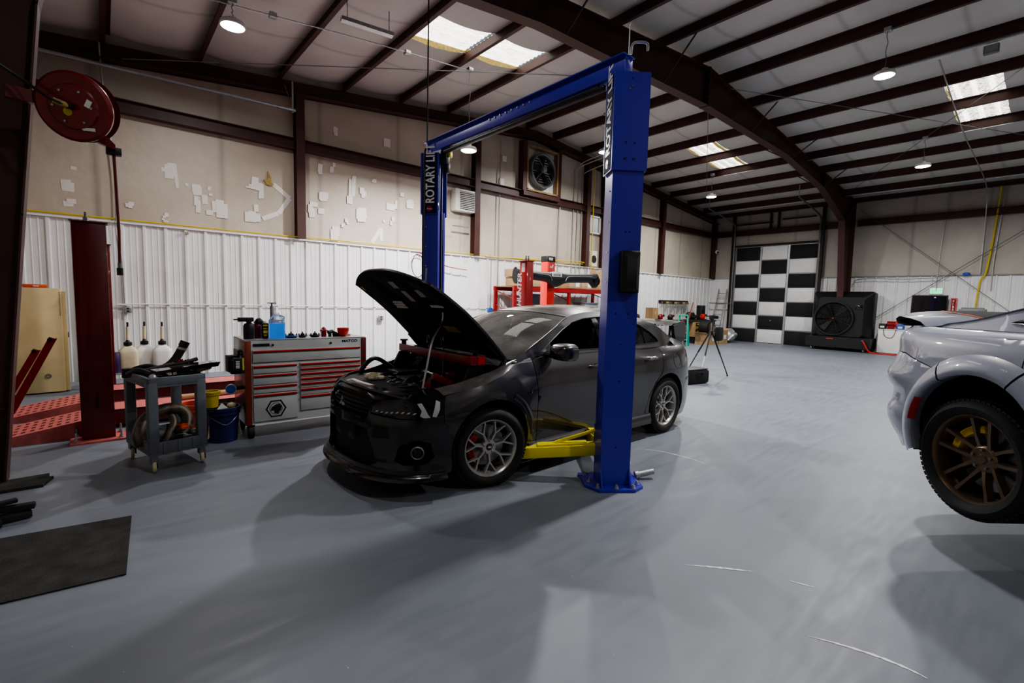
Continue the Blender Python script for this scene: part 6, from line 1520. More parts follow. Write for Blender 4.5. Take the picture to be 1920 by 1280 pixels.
t = thing('grey_electrical_box', 'grey electrical box on the upper right conduit', 'electrical box', (12.0, 1.25, 6.12)); MB().box((0, 0, 0), (.10, .20, .14), bev=.01).build('box', 'galv_dark', t); MB().box((-.052, 0, 0), (.004, .17, .11)).build('cover', 'grey_metal', t)
conduit([(12.05, 1.95, 6.2), (15.9, 2.0, 5.85), (20.0, 1.9, 5.35), (20.9, 1.9, 4.6), (20.95, 1.9, 2.75)], 'long conduit descending from the roof to the far wall', .014)
# gable wall tape patches and torn insulation
random.seed(11)
TP = [(128, 350, .16, .2), (128, 382, .14, .1), (138, 315, .12, .06), (322, 318, .16, .34), (330, 330, .07, .62), (308, 318, .12, .08), (350, 346, .08, .08), (370, 358, .16, .22), (384, 374, .12, .2), (372, 385, .1, .24), (392, 355, .08, .06), (408, 388, .20, .32), (394, 398, .12, .12), (246, 382, .1, .08), (312, 403, .08, .1), (306, 411, .08, .06), (478, 340, .14, .26), (488, 360, .08, .34), (474, 348, .2, .06), (472, 404, .22, .24), (480, 390, .1, .2), (627, 243, .1, .2), (600, 315, .14, .2), (622, 317, .1, .14), (608, 366, .2, .2), (588, 383, .18, .16), (584, 400, .16, .2), (626, 437, .22, .26), (602, 396, .18, .2), (661, 350, .08, .6), (676, 402, .24, .34), (655, 375, .14, .22), (680, 365, .12, .16), (732, 388, .24, .24), (742, 384, .1, .3), (725, 268, .2, .3), (700, 340, .1, .1), (719, 415, .06, .08), (737, 412, .08, .14), (769, 385, .2, .2), (753, 365, .12, .12), (648, 413, .08, .1), (642, 423, .08, .1), (945, 298, .22, .22), (938, 345, .2, .3)]
for i, (px, py, w_, h_) in enumerate(TP):
    p = at(px, py, 1, YG); b = MB(); n = random.randint(1, 3)
    for k in range(n): b.box((random.uniform(-.04, .04) * k, -.002 - .002 * k, random.uniform(-.05, .05) * k), (w_ * random.uniform(.6, .95), .003, h_ * random.uniform(.6, .9)), Matrix.Rotation(random.uniform(-.08, .08), 3, 'Y'))
    o = b.build('tape_patch', 'tape', loc=(p.x, YG - .0005 * i, p.z)); tag(o, 'pale repair tape patch stuck on the beige insulation of the gable wall', 'tape patch', 'tape patches on the gable wall')
for pts, l in (([(512, 345), (543, 372), (522, 400), (492, 410)], 'long bent strip of tape shaped like an arrowhead left of the first column'), ([(697, 455), (714, 428), (715, 452)], 'narrow peaked strip of tape just above the wainscot')):
    b = MB(); P_ = [at(x, y, 1, YG) for x, y in pts]
    for ks, (a, c) in enumerate(zip(P_, P_[1:])):
        a, c = V(a) - V((0, .0016 * ks, 0)), V(c) - V((0, .0016 * ks, 0)); d = (V(c) - V(a)); L_ = d.length; d.normalize(); rot = Matrix((d, V((0, 1, 0)), d.cross(V((0, 1, 0))))).transposed(); b.box((V(a) + V(c)) / 2 - V((0, .006, 0)), (L_, .003, .09), rot)
    tag(b.build('tape_strip', 'tape'), l, 'tape strip')
p = at(503, 337, 1, YG); b = MB(); b.prism([(-.05, -.10), (-.09, -.02), (-.02, .0), (-.01, .16), (.05, .04), (.03, -.04), (.1, -.08), (.02, -.12)], (0, 0, 0), (1, 0, 0), (0, 0, 1), .03)
tag(b.build('torn_insulation', 'insul_yellow', loc=(p.x, YG - .02, p.z)), 'tuft of brown insulation poking from a tear left of the first column', 'insulation tuft')
# floor mats and bits
b = MB(); q = [at(0, 1010, 2, 0), at(247, 968, 2, 0), at(233, 1078, 2, 0), at(0, 1137, 2, 0)]
x0, y0 = -1.05, 4.17
c_ = [V((-.95, 4.20, 0)), V((.10, 4.05, 0)), V((.045, 3.21, 0)), V((-1.0, 3.33, 0))]
b.bm.faces.new([b.bm.verts.new(p + V((0, 0, .009))) for p in c_]); r_ = bmesh.ops.extrude_face_region(b.bm, geom=b.bm.faces[:])
for g in r_['geom']:
    if isinstance(g, bmesh.types.BMVert): g.co.z = .0005
tag(b.build('rubber_mat', 'rubber_mat'), 'large black rubber floor mat in the left foreground', 'mat')
b = MB(); b.prism([(-.30, -.13), (.12, -.15), (.17, .04), (.13, .05), (.14, .14), (-.2, .12)], (-.52, 5.22, .012), (1, 0, 0), (0, 1, 0), .022); tag(b.build('small_mat', 'rubber_mat'), 'small dark board at the foot of the steel frame column', 'board')
t = thing('rubber_block_stack', 'black rubber lift blocks piled beside the column at the left edge', 'rubber blocks', (-.60, 4.42, 0))
for c, s_, a in (((.04, 0, .03), (.30, .07, .05), .2), ((.06, .02, .085), (.30, .05, .04), -.1), ((-.02, -.10, .03), (.16, .06, .05), .4), ((.02, .0, .13), (.22, .04, .03), .35)): MB().box(c, s_, a, bev=.008).build('rubber_block', 'rubber', t)
MB().lathe([(0, 0), (.045, 0), (.045, .10), (.03, .11), (0, .11)], (-.10, .0, .11), n=20).build('round_stop', 'rubber', t)
# scratches painted out of the floor by tyres and jacks
for pts, w_, l in (([(1283, 1058), (1330, 1062), (1370, 1066), (1412, 1071)], .008, 'a'), ([(1480, 1088), (1525, 1100)], .004, 'b'), ([(1515, 1192), (1570, 1206), (1640, 1228), (1700, 1252), (1740, 1272)], .008, 'c'), ([(1190, 840), (1240, 846), (1290, 858), (1320, 868)], .006, 'd')):
    P_ = bez([at(x, y, 2, 0.0015) for x, y in pts], 6); b = MB(); n = len(P_); A, B_ = [], []
    for i, p in enumerate(P_):
        d = (P_[min(i + 1, n - 1)] - P_[max(0, i - 1)]).normalized(); w2 = w_ * math.sin(PI * (i + .3) / (n + .6)) * (1 + .4 * math.sin(i * 2.3)); s_ = V((-d.y, d.x, 0)); A.append(p + s_ * w2); B_.append(p - s_ * w2)
    b.grid([A, B_]); struct(b, 'trim_%d' % ti, 'white_paint', 'pale scratch in the floor paint'); ti += 1
# ================================================================ checkered overhead door in the far wall
DX = XR - .06; DY0, DY1 = 9.62, 6.42; DZ = 4.02
DR = bpy.data.objects.new('door_1', None); COL.objects.link(DR); DR['kind'] = 'structure'; DR['label'] = 'black and white checkered overhead door in the far wall'
for r_ in range(7):
    z0, z1 = DZ * r_ / 7, DZ * (r_ + 1) / 7
    for c in range(3):
        ya = DY0 - (DY0 - DY1) * c / 3; yb = DY0 - (DY0 - DY1) * (c + 1) / 3
        white = (r_ + c) % 2 == 1
        b = MB(); b.box((DX, (ya + yb) / 2, (z0 + z1) / 2), (.04, ya - yb - .10, z1 - z0 - .035), bev=.004); o = b.build('door_panel', 'white_paint' if white else 'door_black', DR); o['label'] = 'white door panel' if white else 'black door panel'
    b = MB(); b.box((DX + .015, (DY0 + DY1) / 2, z1 - .01), (.04, DY0 - DY1, .03)); b.build('section_rail', 'grey_metal', DR)
for y in (DY0 - .02, DY0 - (DY0 - DY1) / 3, DY0 - (DY0 - DY1) * 2 / 3, DY1 + .02): MB().box((DX + .01, y, DZ / 2), (.05, .075, DZ)).build('door_stile', 'galv', DR)
MB().cyl((DX - .03, 8.0, .95), (DX - .06, 8.0, .95), .03).build('door_handle', 'galv_dark', DR)
b = MB()
for y in (DY0 + .10, DY1 - .10): b.box((XR - .15, y, 2.7), (.1, .10, 5.4))
b.box((XR - .12, (DY0 + DY1) / 2, DZ + .06), (.1, DY0 - DY1, .06)); struct(b, 'trim_%d' % ti, 'steel_dark', 'dark steel jambs around the checkered door'); ti += 1
b = MB()
for y in (8.25, 7.95): b.box((XR - .08, y, 5.05), (.08, .07, .78))
b.box((XR - .1, 8.9, 4.98), (.06, 1.5, .05)); b.box((XR - .1, 7.2, 5.05), (.06, 1.2, .05)); struct(b, 'trim_%d' % ti, 'steel_dark', 'dark framing above the checkered door'); ti += 1
# door tracks curving under the roof
for y in (DY0 + .02, DY1 - .02):
    tag(MB().tube(bez([(XR - .22, y, .1), (XR - .22, y, 4.5), (XR - .3, y, 4.95), (XR - .8, y, 5.1), (XR - 2.6, y, 5.35)], 8), .028, 6).build('door_track', 'galv_dark'), 'curved lift track at the %s edge of the checkered door' % ('left' if y > 8 else 'right'), 'track')
for x, y, l in ((18.5, 6.4, 'thin hanger rod for the right door track'), (18.5, 9.64, 'thin hanger rod for the left door track')): tag(MB().cyl((x, y, 5.33), (x, y, zr(x) + .1), .015, n=6).build('hanger_rod', 'galv'), l, 'rod')
# ================================================================ evaporative cooler
EC = thing('evaporative_cooler', 'large black evaporative cooler with a round caged fan by the checkered door', 'cooler', (20.55, 5.35, 0), 0)
b = MB(); rows = []
def rr(y0, y1, z0, z1, x, r, n=6):
    pts = []
    for cy, cz, a0 in ((y1 - r, z1 - r, 0), (y0 + r, z1 - r, 90), (y0 + r, z0 + r, 180), (y1 - r, z0 + r, 270)):
        for k in range(n + 1): a = R(a0 + 90 * k / n); pts.append((x, cy + r * math.cos(a), cz + r * math.sin(a)))
    return pts + pts[:1]
b.grid([rr(-.92, .92, .42, 2.12, .35, .08), rr(-.94, .94, .40, 2.14, -.05, .08), rr(-.92, .92, .42, 2.12, -.12, .08), rr(-.70, .70, .52, 1.93, -.34, .12)]); b.poly(rr(-.70, .70, .52, 1.93, -.34, .12)[:-1]); b.build('housing', 'black_plastic', EC)
b = MB(); b.grid([rr(-.98, .98, .12, .50, .38, .06), rr(-1.0, 1.0, .12, .50, -.50, .06)]); b.poly(rr(-1.0, 1.0, .12, .50, -.50, .06)[:-1]); b.poly(rr(-.98, .98, .12, .50, .38, .06)[:-1]); b.build('water_tank', 'black_plastic', EC)
cf = (-.36, .18, 1.17)
MB().lathe([(.58, 0), (.62, .03), (.62, .08), (.57, .08), (.56, 0)], cf, (-1, 0, 0), n=48).build('fan_shroud', 'black_plastic', EC)
MB().lathe([(0, 0), (.57, 0)], (cf[0] + .01, cf[1], cf[2]), (-1, 0, 0), n=40).build('fan_recess', 'black_matte', EC)
b = MB()
for k in range(6): a = R(60 * k + 12); b.prism([(.06, -.04), (.52, -.13), (.54, .10), (.07, .04)], (cf[0] - .02, cf[1], cf[2]), (0, math.cos(a), math.sin(a)), (.3, -math.sin(a), math.cos(a)), .01)
b.build('fan_blades', 'black_gloss', EC)
b = MB()
for r_ in (.1, .2, .3, .4, .5): b.tube([(cf[0] - .07, cf[1] + r_ * math.cos(q), cf[2] + r_ * math.sin(q)) for q in [2 * PI * k / 36 for k in range(36)]], .004, 5, closed=True)
for k in range(4): a = R(45 * k + 25); b.cyl((cf[0] - .07, cf[1] + .58 * math.cos(a), cf[2] + .58 * math.sin(a)), (cf[0] - .07, cf[1] - .58 * math.cos(a), cf[2] - .58 * math.sin(a)), .006, n=6)
b.build('fan_guard', 'black_plastic', EC); MB().cyl((cf[0] - .06, cf[1], cf[2]), (cf[0] - .1, cf[1], cf[2]), .03).build('fan_hub', 'orange_trim', EC)
MB().box((-.345, -.56, 1.58), (.03, .22, .16), bev=.01).build('control_panel', 'black_gloss', EC); MB().box((-.505, .22, .43), (.004, .22, .022)).build('brand_plate', 'orange_plastic', EC)
for y in (-.8, .8):
    for x in (-.4, .28): MB().cyl((x, y - .02, .06), (x, y + .02, .06), .06, n=16).build('caster', 'galv_dark', EC)
    MB().box((-.06, y, .12), (.8, .04, .03)).build('chassis_bar', 'black_plastic', EC)
MB().cyl((-.50, -.78, .42), (-.56, -.78, .42), .03).build('hose_inlet', 'blue_hose', EC)
tag(MB().tube(bez([(20.0, 4.57, .42), (19.9, 4.5, .36), (19.95, 4.35, .08), (20.0, 4.1, .02), (20.1, 3.5, .02), (20.2, 3.2, .02)], 8), .022, 8).build('red_water_hose', 'red_bright'), 'bright red water hose trailing from the cooler along the floor', 'hose')
# ================================================================ things along the far wall
t = thing('white_cabinet', 'low white cabinet against the far wall right of the cooler', 'cabinet', (20.75, 3.0, 0)); MB().box((0, 0, .43), (.5, 2.5, .80), bev=.01).build('body', 'white_paint', t); MB().box((0, 0, .845), (.54, 2.54, .03)).build('worktop', 'white_plastic', t); MB().box((.02, 0, .015), (.44, 2.4, .03)).build('plinth', 'grey_metal', t)
t = thing('red_vise', 'red bench grinder on the white cabinet beside the cooler', 'grinder', (20.7, 3.93, .86)); MB().cyl((-.0, .12, .18), (0, -.12, .18), .09, n=20).build('motor', 'red_paint', t); MB().cyl((0, -.13, .18), (0, -.19, .18), .15, n=24).build('wheel_guard', 'red_bright', t); MB().box((0, 0, .05), (.15, .2, .10)).build('base', 'red_paint', t)
for y, m, l in ((4.15, 'black_plastic', 'dark spray can row on the white cabinet next to the cooler'), (3.66, 'blue_hose', 'blue parts bin at the right of the red grinder')):
    t = thing('parts_bin', l, 'bin', (20.6, y, .86)); MB().box((0, 0, .09), (.16, .20, .18), bev=.01).build('bin', m, t); MB().box((-.082, 0, .07), (.003, .12, .06)).build('label_plate', 'paper', t)
tag(MB().tube(bez([(20.48, 4.1, .85), (20.47, 4.05, .62), (20.47, 3.85, .58), (20.47, 3.75, .85)], 8), .008, 6).build('loose_cable', 'black_plastic'), 'black cable drooping over the front of the white cabinet', 'cable')
t = thing('television_screen', 'black flat screen standing on the white cabinet below the exit sign', 'screen', (20.85, 3.02, .86)); MB().box((0, 0, .82), (.06, .92, .72), bev=.01).build('bezel', 'black_plastic', t); MB().box((-.032, 0, .82), (.004, .86, .66)).build('screen', 'black_gloss', t); MB().box((0, 0, .24), (.1, .12, .46)).build('stand', 'black_plastic', t); MB().box((-.034, -.14, 1.1), (.003, .05, .03)).build('sticker', 'paper', t)
t = thing('exit_sign', 'small lit green exit sign on the far wall above the black screen', 'sign', (XR - .06, 2.9, 2.18)); MB().box((0, 0, 0), (.05, .36, .24), bev=.01).build('housing', 'white_plastic', t); MB().box((-.027, 0, 0), (.004, .30, .17)).build('lit_face', 'led_green', t); text('sign_text', 'EXIT', 'decal_white', t, (-.030, .115, -.045), mat3((0, -1, 0), (0, 0, 1)), .12, .0008, bold=.02)
t = thing('warning_sign', 'narrow vertical red sign with white lettering right of the black screen', 'sign', (XR - .06, 2.44, 1.72)); MB().box((0, 0, 0), (.015, .16, .46)).build('plate', 'decal_red', t); b = MB()
for k in range(4):
    pass
b.box((-.009, .065, 0), (.002, .006, .42)); b.box((-.009, -.065, 0), (.002, .006, .42)); b.box((-.009, 0, .21), (.002, .13, .006)); b.box((-.009, 0, -.21), (.002, .13, .006)); b.build('white_border', 'decal_white', t)
for k, ch in enumerate('FIRE'): text('sign_text', ch, 'decal_white', t, (-.009, .03, .10 - k * .09), mat3((0, -1, 0), (0, 0, 1)), .09, .0006, bold=.02)
tag(MB().tube(bez([(XR - .1, 1.62, 5.6), (XR - .1, 1.68, 4.0), (XR - .1, 1.76, 2.8), (XR - .15, 1.88, 2.4), (XR - .15, 1.92, 1.0)], 6), .024, 8).build('yellow_gas_pipe', 'yellow_plastic'), 'yellow pipe running up the far wall at the right', 'pipe')
for y, l in ((1.62, 'grey conduit right of the yellow pipe on the far wall'), (2.9, 'thin grey conduit above the exit sign'), ): conduit([(XR - .08, y, 2.2), (XR - .08, y, 3.2), (XR - .08, y - .1, 5.4)], l, .016)
t = thing('conduit_tray', 'grey cable box where the pipes meet behind the grey car', 'electrical box', (XR - .35, 1.95, 1.55)); MB().box((0, 0, 0), (.4, .62, .12), bev=.01).build('box', 'galv_dark', t); MB().box((0, 0, .08), (.34, .5, .05)).build('lid', 'galv_dark', t)
tag(MB().tube(bez([(20.9, 2.6, 2.63), (20.9, 3.6, 2.58), (20.9, 5.0, 2.60), (20.92, 5.2, 2.4)], 6), .014, 6).build('wall_conduit', 'galv'), 'horizontal grey conduit below the cap of the far wainscot', 'conduit')
tag(MB().sphere((XR - .15, 2.2, 2.72), .07, (.6, 1.4, .8)).build('blue_rag', 'blue_hose'), 'blue tangle on the cap of the far wainscot', 'rag')
# ================================================================ corner: ladder, bench, tools, boxes
t = thing('extension_ladder', 'grey aluminium extension ladder leaning on the white corner wall', 'ladder', (20.55, 10.02, 0))
for y in (-.2, .2):
    b = MB(); b.tube([(-.35, y, .0), (.35, y * .9, 2.25)], .028, 6); b.build('ladder_rail', 'alu', t)
for k in range(9): MB().cyl((-.33 + .7 * k / 9, -.2, .18 + 2.1 * k / 9), (-.33 + .7 * k / 9, .2, .18 + 2.1 * k / 9), .016, n=8).build('rung', 'alu', t)
MB().cyl((.12, -.55, 1.62), (.12, .5, 1.62), .02).build('stabiliser_bar', 'galv_dark', t)
WBn = thing('workbench', 'long dark workbench under the tool rack in the far corner', 'workbench', (17.3, 9.95, 0))
MB().box((.0, 0, .88), (4.6, .7, .05), bev=.006).build('bench_top', 'engine_dark', WBn)
for x in (-2.2, -.2, 2.2): 
    for y in (-.3, .3): MB().box((x, y, .43), (.06, .06, .86)).build('leg', 'steel_dark', WBn)
MB().box((-1.2, 0, .3), (2.0, .6, .03)).build('lower_shelf', 'engine_dark', WBn)
t = thing('parts_drawer_cabinet', 'brown small-parts drawer cabinet with yellow handles under the bench top', 'cabinet', (18.45, 9.72, .26)); MB().box((0, .0, .29), (1.5, .45, .58)).build('body', 'wood', t)
MB().box((0, 0, -.13), (1.4, .4, .26)).build('base', 'engine_dark', t)
random.seed(2)
for c in range(5):
    for r_ in range(4): 
        MB().box((-.60 + c * .30, -.235, .08 + r_ * .14), (.27, .02, .12)).build('drawer', 'steel' if (c + r_) % 2 else 'wood', t); MB().box((-.60 + c * .30, -.25, .08 + r_ * .14), (.10, .02, .03)).build('drawer_handle', 'yellow_plastic', t)
t = thing('tool_rack', 'metal pegboard rack with hanging hand tools above the corner workbench', 'tool rack', (17.85, YG - .12, 1.15)); MB().box((0, 0, .48), (2.2, .05, .10)).build('top_rail', 'black_plastic', t); MB().box((0, .03, .1), (2.2, .02, .9)).build('back_board', 'white_plastic', t)
for k in range(20):
    x = -1.0 + k * .105; L_ = .18 + .3 * abs(math.sin(k * 1.9)); g_ = thing('hanging_tool', 'hand tool hanging from the corner tool rack', 'tool', (17.85 + x, YG - .20, 1.58), 0, 'tools hanging on the rack')
    m = ['galv_dark', 'red_paint', 'black_plastic', 'galv', 'yellow_plastic', 'galv_dark'][k % 6]; MB().cyl((0, 0, 0), (.02 * math.sin(k), 0, -L_), .014, n=8).build('shaft', 'galv_dark', g_); MB().box((0, 0, -.0), (.06, .03, .08), bev=.008).build('tool_head', m, g_)
SL = thing('step_ladder', 'green fibreglass stepladder standing behind the dark sedan wing', 'stepladder', (16.25, 9.2, 0), R(20))
for y in (-.24, .24):
    MB().tube([(.22, y * .8, 0), (.02, y * .6, 1.12)], .03, 6).build('ladder_rail', 'green_paint', SL); MB().tube([(-.22, y * .8, 0), (-.02, y * .6, 1.12)], .025, 6).build('ladder_rail', 'green_paint', SL)
for k in range(4): MB().box((.18 - k * .045, 0, .22 + k * .26), (.07, .34 - k * .03, .03)).build('step', 'alu', SL)
MB().box((0, 0, 1.13), (.14, .30, .05), bev=.01).build('top_cap', 'green_paint', SL)
t = thing('wooden_handle', 'long orange wooden handle leaning on the green stepladder', 'handle', (16.3, 9.05, 0)); MB().tube([(-.25, 0, .25), (.30, -.0, 1.62)], .022, 8).build('shaft', 'orange_trim', t); MB().tube([(-.35, 0, .0), (-.25, 0, .25)], .026, 8).build('ferrule', 'galv_dark', t)
for i, (x, y, w_, d_, h_, l) in enumerate(((17.9, 9.1, .9, .5, .42, 'open cardboard box on the floor right of the green stepladder'), (18.75, 9.0, .6, .35, .55, 'cardboard box with printed side next to the corner bench'), (19.3, 9.3, .35, .4, .38, 'small cardboard box below the ladder foot'))):
    t = thing('cardboard_box', l, 'box', (x, y, 0)); b = MB()
    for sx_ in (-1, 1): b.box((sx_ * w_ / 2, 0, h_ / 2), (.01, d_, h_)); b.box((sx_ * (w_ / 2 + .06), 0, h_ + .02), (.14, d_, .01), Matrix.Rotation(R(-25 * sx_), 3, 'Y'))
    for sy_ in (-1, 1): b.box((0, sy_ * d_ / 2, h_ / 2), (w_, .01, h_))
    b.box((0, 0, .01), (w_, d_, .01)); b.build('carton', 'cardboard', t); MB().box((w_ * .1, -d_ / 2 - .008, h_ * .5), (w_ * .35, .003, h_ * .3)).build('printed_label', 'paper', t)
t = thing('circular_machine', 'round dark machine housing sitting on the open cardboard box', 'machine', (17.7, 9.1, .44)); MB().cyl((-.0, -.2, .22), (0, .15, .22), .24, n=24).build('drum', 'engine_dark', t); MB().cyl((0, -.21, .22), (0, -.23, .22), .17, n=20).build('drum_face', 'steel', t); MB().box((.35, 0, .08), (.45, .3, .12)).build('arm', 'galv_dark', t)
t = thing('air_tank', 'silver ducting bundle on the floor below the aluminium ladder', 'duct', (19.85, 9.15, 0)); MB().sphere((0, 0, .3), .3, (1.1, .8, .95), seg=20).build('bundle', 'foil', t); MB().tube(bez([(-.3, -.1, .1), (-.1, -.26, .35), (.2, -.2, .3), (.32, 0, .1)], 6), .06, 10).build('duct_loop', 'foil', t)
for i, (x, z, s_, m, l) in enumerate(((15.25, .905, .3, 'wood', 'brown carton on the workbench left end'), (15.8, .905, .25, 'red_paint', 'red and black power tool on the bench left of the rack'), (16.5, .905, .24, 'engine_dark', 'dark tool pile in the middle of the bench'), (17.9, .905, .34, 'engine_dark', 'black grinder on the bench below the rack'), (18.25, .905, .24, 'black_plastic', 'small black machine beside the grinder'), (19.0, .905, .26, 'red_bright', 'bright red machine on the right end of the bench'))):
    t = thing('bench_tool' if i else 'bench_carton', l, 'tool' if i else 'carton', (x, 9.9, z))
    if i == 0: MB().box((0, 0, .24), (.36, .3, .48)).build('carton', 'wood', t); MB().box((0, -.152, .3), (.1, .004, .1)).build('label_plate', 'cardboard', t)
    else:
        MB().sphere((0, 0, s_ * .5), s_ * .5, (1.1, .8, 1)).build('housing', m, t); MB().cyl((-s_ * .5, 0, s_ * .6), (s_ * .7, -.05, s_ * .75), s_ * .18, n=12).build('barrel', 'engine_dark' if i % 2 else 'red_deep', t); MB().box((0, 0, .02), (s_ * 1.1, s_ * .8, .04)).build('foot_plate', 'black_plastic', t)
t = thing('black_speaker', 'upright black speaker box at the right end of the bench', 'speaker', (19.3, 10.15, .905)); MB().box((0, 0, .30), (.30, .25, .60), bev=.02).build('cabinet', 'black_plastic', t); MB().lathe([(0, 0), (.1, 0), (.11, .01)], (0, -.13, .3), (0, -1, 0), n=20).build('cone', 'black_matte', t)
# ================================================================ tripod with camera
TP_ = thing('tripod', 'black camera tripod standing on the open floor behind the sedan', 'tripod', (9.9, 4.95, 0))
for (fx_, fy_) in ((.42, -.26), (-.72, -.16), (.6, .85)):
    d = V((fx_ * .9, fy_ * .9, 0)); lg = MB(); lg.tube([V((0, 0, .95)) + d * .05, d * .55 + V((0, 0, .47)) ], .017, 8); lgo = lg.build('leg', 'black_plastic', TP_)
    MB().tube([d * .53 + V((0, 0, .49)), d + V((0, 0, .03))], .012, 8).build('lower_leg', 'galv' if fx_ < 0 else 'black_plastic', lgo); MB().sphere(d + V((0, 0, .02)), .02).build('rubber_foot', 'rubber', lgo)
MB().cyl((0, 0, .80), (0, 0, 1.18), .016).build('centre_column', 'galv_dark', TP_); MB().lathe([(0, .90), (.04, .90), (.05, .94), (.04, .98), (0, .98)], n=20).build('spider', 'black_plastic', TP_)
MB().box((0, 0, 1.20), (.07, .07, .07), bev=.01).build('pan_head', 'black_plastic', TP_); MB().tube([(0, 0, 1.2), (-.1, -.12, 1.08)], .008, 6).build('pan_handle', 'black_plastic', TP_)
t = thing('video_camera', 'small black camera mounted on top of the tripod', 'camera', (9.9, 4.95, 1.235)); MB().box((0, 0, .045), (.13, .07, .09), bev=.012).build('body', 'black_plastic', t); MB().cyl((0, 0, .04), (.09, -.09, .04), .035, n=18).build('lens', 'black_gloss', t); MB().box((-.0, .06, .06), (.22, .02, .02)).build('flip_screen', 'black_plastic', t)
t = thing('tripod_pouch', 'black cloth pouch hanging below the tripod head', 'pouch', (10.05, 4.85, .80)); MB().box((0, 0, .12), (.22, .12, .30), bev=.04).build('pouch', 'black_matte', t); MB().tube([(-.05, .05, .26), (-.13, .08, .36)], .006, 6).build('strap', 'black_matte', t)
t = thing('camera_bag', 'black camera bag on the floor behind the sedan rear bumper', 'bag', (8.75, 4.72, 0), R(-10)); MB().box((0, 0, .14), (.62, .38, .27), bev=.05).build('bag_body', 'black_matte', t); MB().box((0, 0, .285), (.56, .34, .02), bev=.01).build('bag_lid', 'grey_plastic_dark', t); MB().tube(bez([(-.1, -.19, .2), (0, -.23, .24), (.1, -.19, .2)], 6), .012, 6).build('carry_handle', 'black_matte', t)
t = thing('hard_case', 'upright black hard case behind the camera bag', 'case', (8.75, 5.12, 0), R(-10)); MB().box((0, 0, .30), (.42, .14, .60), bev=.02).build('case_shell', 'black_plastic', t); MB().box((0, 0, .62), (.14, .04, .05), bev=.01).build('handle', 'black_plastic', t)
# ================================================================ wheel alignment sensor tower and racking
AS = thing('alignment_tower', 'red alignment sensor tower with a long black camera beam', 'alignment machine', (7.95, 8.0, 0))
MB().box((0, 0, 1.22), (.24, .22, 2.44), bev=.004).build('tower_post', 'red_bright', AS); MB().box((0, 0, 2.50), (.26, .24, .14), bev=.02).build('tower_cap', 'black_plastic', AS); MB().box((-.03, -.122, 2.50), (.12, .004, .06), bev=.001).build('cap_badge', 'paper', AS)
MB().box((0, 0, .02), (.7, .6, .04)).build('base_plate', 'red_deep', AS)
MB().box((0, -.112, 2.32), (.09, .002, .04)).build('warning_label', 'paper', AS)
rows = []
for k in range(25):
    u = -1 + 2 * k / 24; x = u * 1.32; hh = .105 + .08 * math.exp(-(u / .16) ** 2) + (.07 if abs(u) > .90 else 0); zz = 2.06 + .05 * abs(u) - (.05 if abs(u) > .9 else 0) - .03 * math.exp(-(u / .16) ** 2); yy = -.24 - .12 * abs(u)
    rows.append([(x, yy + .10 * math.cos(q), zz + hh * math.sin(q)) for q in [2 * PI * i / 16 for i in range(17)]])
b = MB(); b.grid(rows); b.poly(rows[0][:-1]); b.poly(rows[-1][:-1]); bm_ = b.build('camera_beam', 'black_plastic', AS)
for u in (-1, 1):
    MB().lathe([(0, .0), (.075, 0), (.09, .02), (.10, .02)], (u * 1.22, -.47, 2.04), (0, -1, 0), n=24).build('camera_window', 'black_gloss', bm_)
    MB().tube(bez([(u * .22, -.37, 2.0), (u * .30, -.375, 2.10), (u * .5, -.40, 2.12), (u * 1.05, -.47, 2.14)], 6), .007, 6).build('silver_trim', 'alu', bm_)
MB().box((-.05, -.355, 2.13), (.30, .01, .085), bev=.002).build('name_plate', 'paper', bm_); text('plate_text', 'HUNTER', 'decal_dark', bm_, (-.18, -.362, 2.105), mat3((1, 0, 0), (0, 0, 1)), .06, .0006, bold=.02)
RK = thing('pallet_rack', 'red steel pallet rack against the gable wall behind the sedan roof', 'rack', (10.6, 10.1, 0))
for x in (-2.2, -.05, 2.0):
    for y in (-.4, .4):
        MB().box((x, y, .95), (.09, .07, 1.9)).build('upright', 'red_paint', RK)
    b = MB()
    for k in range(4): b.tube([(x, -.4, .2 + k * .45), (x, .4, .5 + k * .45 if k < 3 else 1.8)], .015, 6)
    b.build('brace', 'red_paint', RK)
for z in (1.85, .9):
    for y in (-.42, .42): MB().box((-.1, y, z), (4.3, .05, .12)).build('beam', 'red_paint' if z > 1 else 'red_deep', RK)
    MB().box((-.1, 0, z + .05), (4.2, .8, .02)).build('shelf_board', 'wood', RK)
random.seed(9)
for i, (x, y, w_, d_, h_, l) in enumerate(((8.75, 9.95, .5, .5, .24, 'lower carton at the left end of the red rack'), (8.62, 9.98, .36, .4, .20, 'small carton stacked on the left end of the red rack'), (9.45, 9.9, .85, .5, .30, 'wide carton with white label on the rack behind the red post'), (10.75, 9.9, .55, .5, .26, 'open carton on the rack right of the sensor tower'), (11.35, 9.9, .5, .45, .24, 'flat open carton in the middle of the rack right half'), (12.25, 9.95, .4, .5, .62, 'tall carton at the right end of the red rack'))):
    z = 1.92 + (.25 if i == 1 else 0); t = thing('shelf_carton', l, 'box', (x, y, z), R(random.uniform(-5, 5))); MB().box((0, 0, h_ / 2), (w_, d_, h_), bev=.004).build('carton', 'cardboard', t); MB().box((w_ * .2, -d_ / 2 - .001, h_ * .45), (w_ * .3, .003, h_ * .45)).build('shipping_label', 'paper', t); MB().box((0, 0, h_ + .001), (w_, .05, .002)).build('packing_tape', 'cream_plastic', t)
t = thing('grey_breaker_panel', 'grey metal panel standing on the lower shelf of the red rack', 'panel', (9.5, 9.95, .97)); MB().box((0, 0, .38), (.75, .08, .74), Matrix.Rotation(R(8), 3, 'X'), bev=.01).build('panel', 'grey_plastic_dark', t); MB().box((.3, -.05, .4), (.03, .03, .1)).build('latch', 'galv', t)
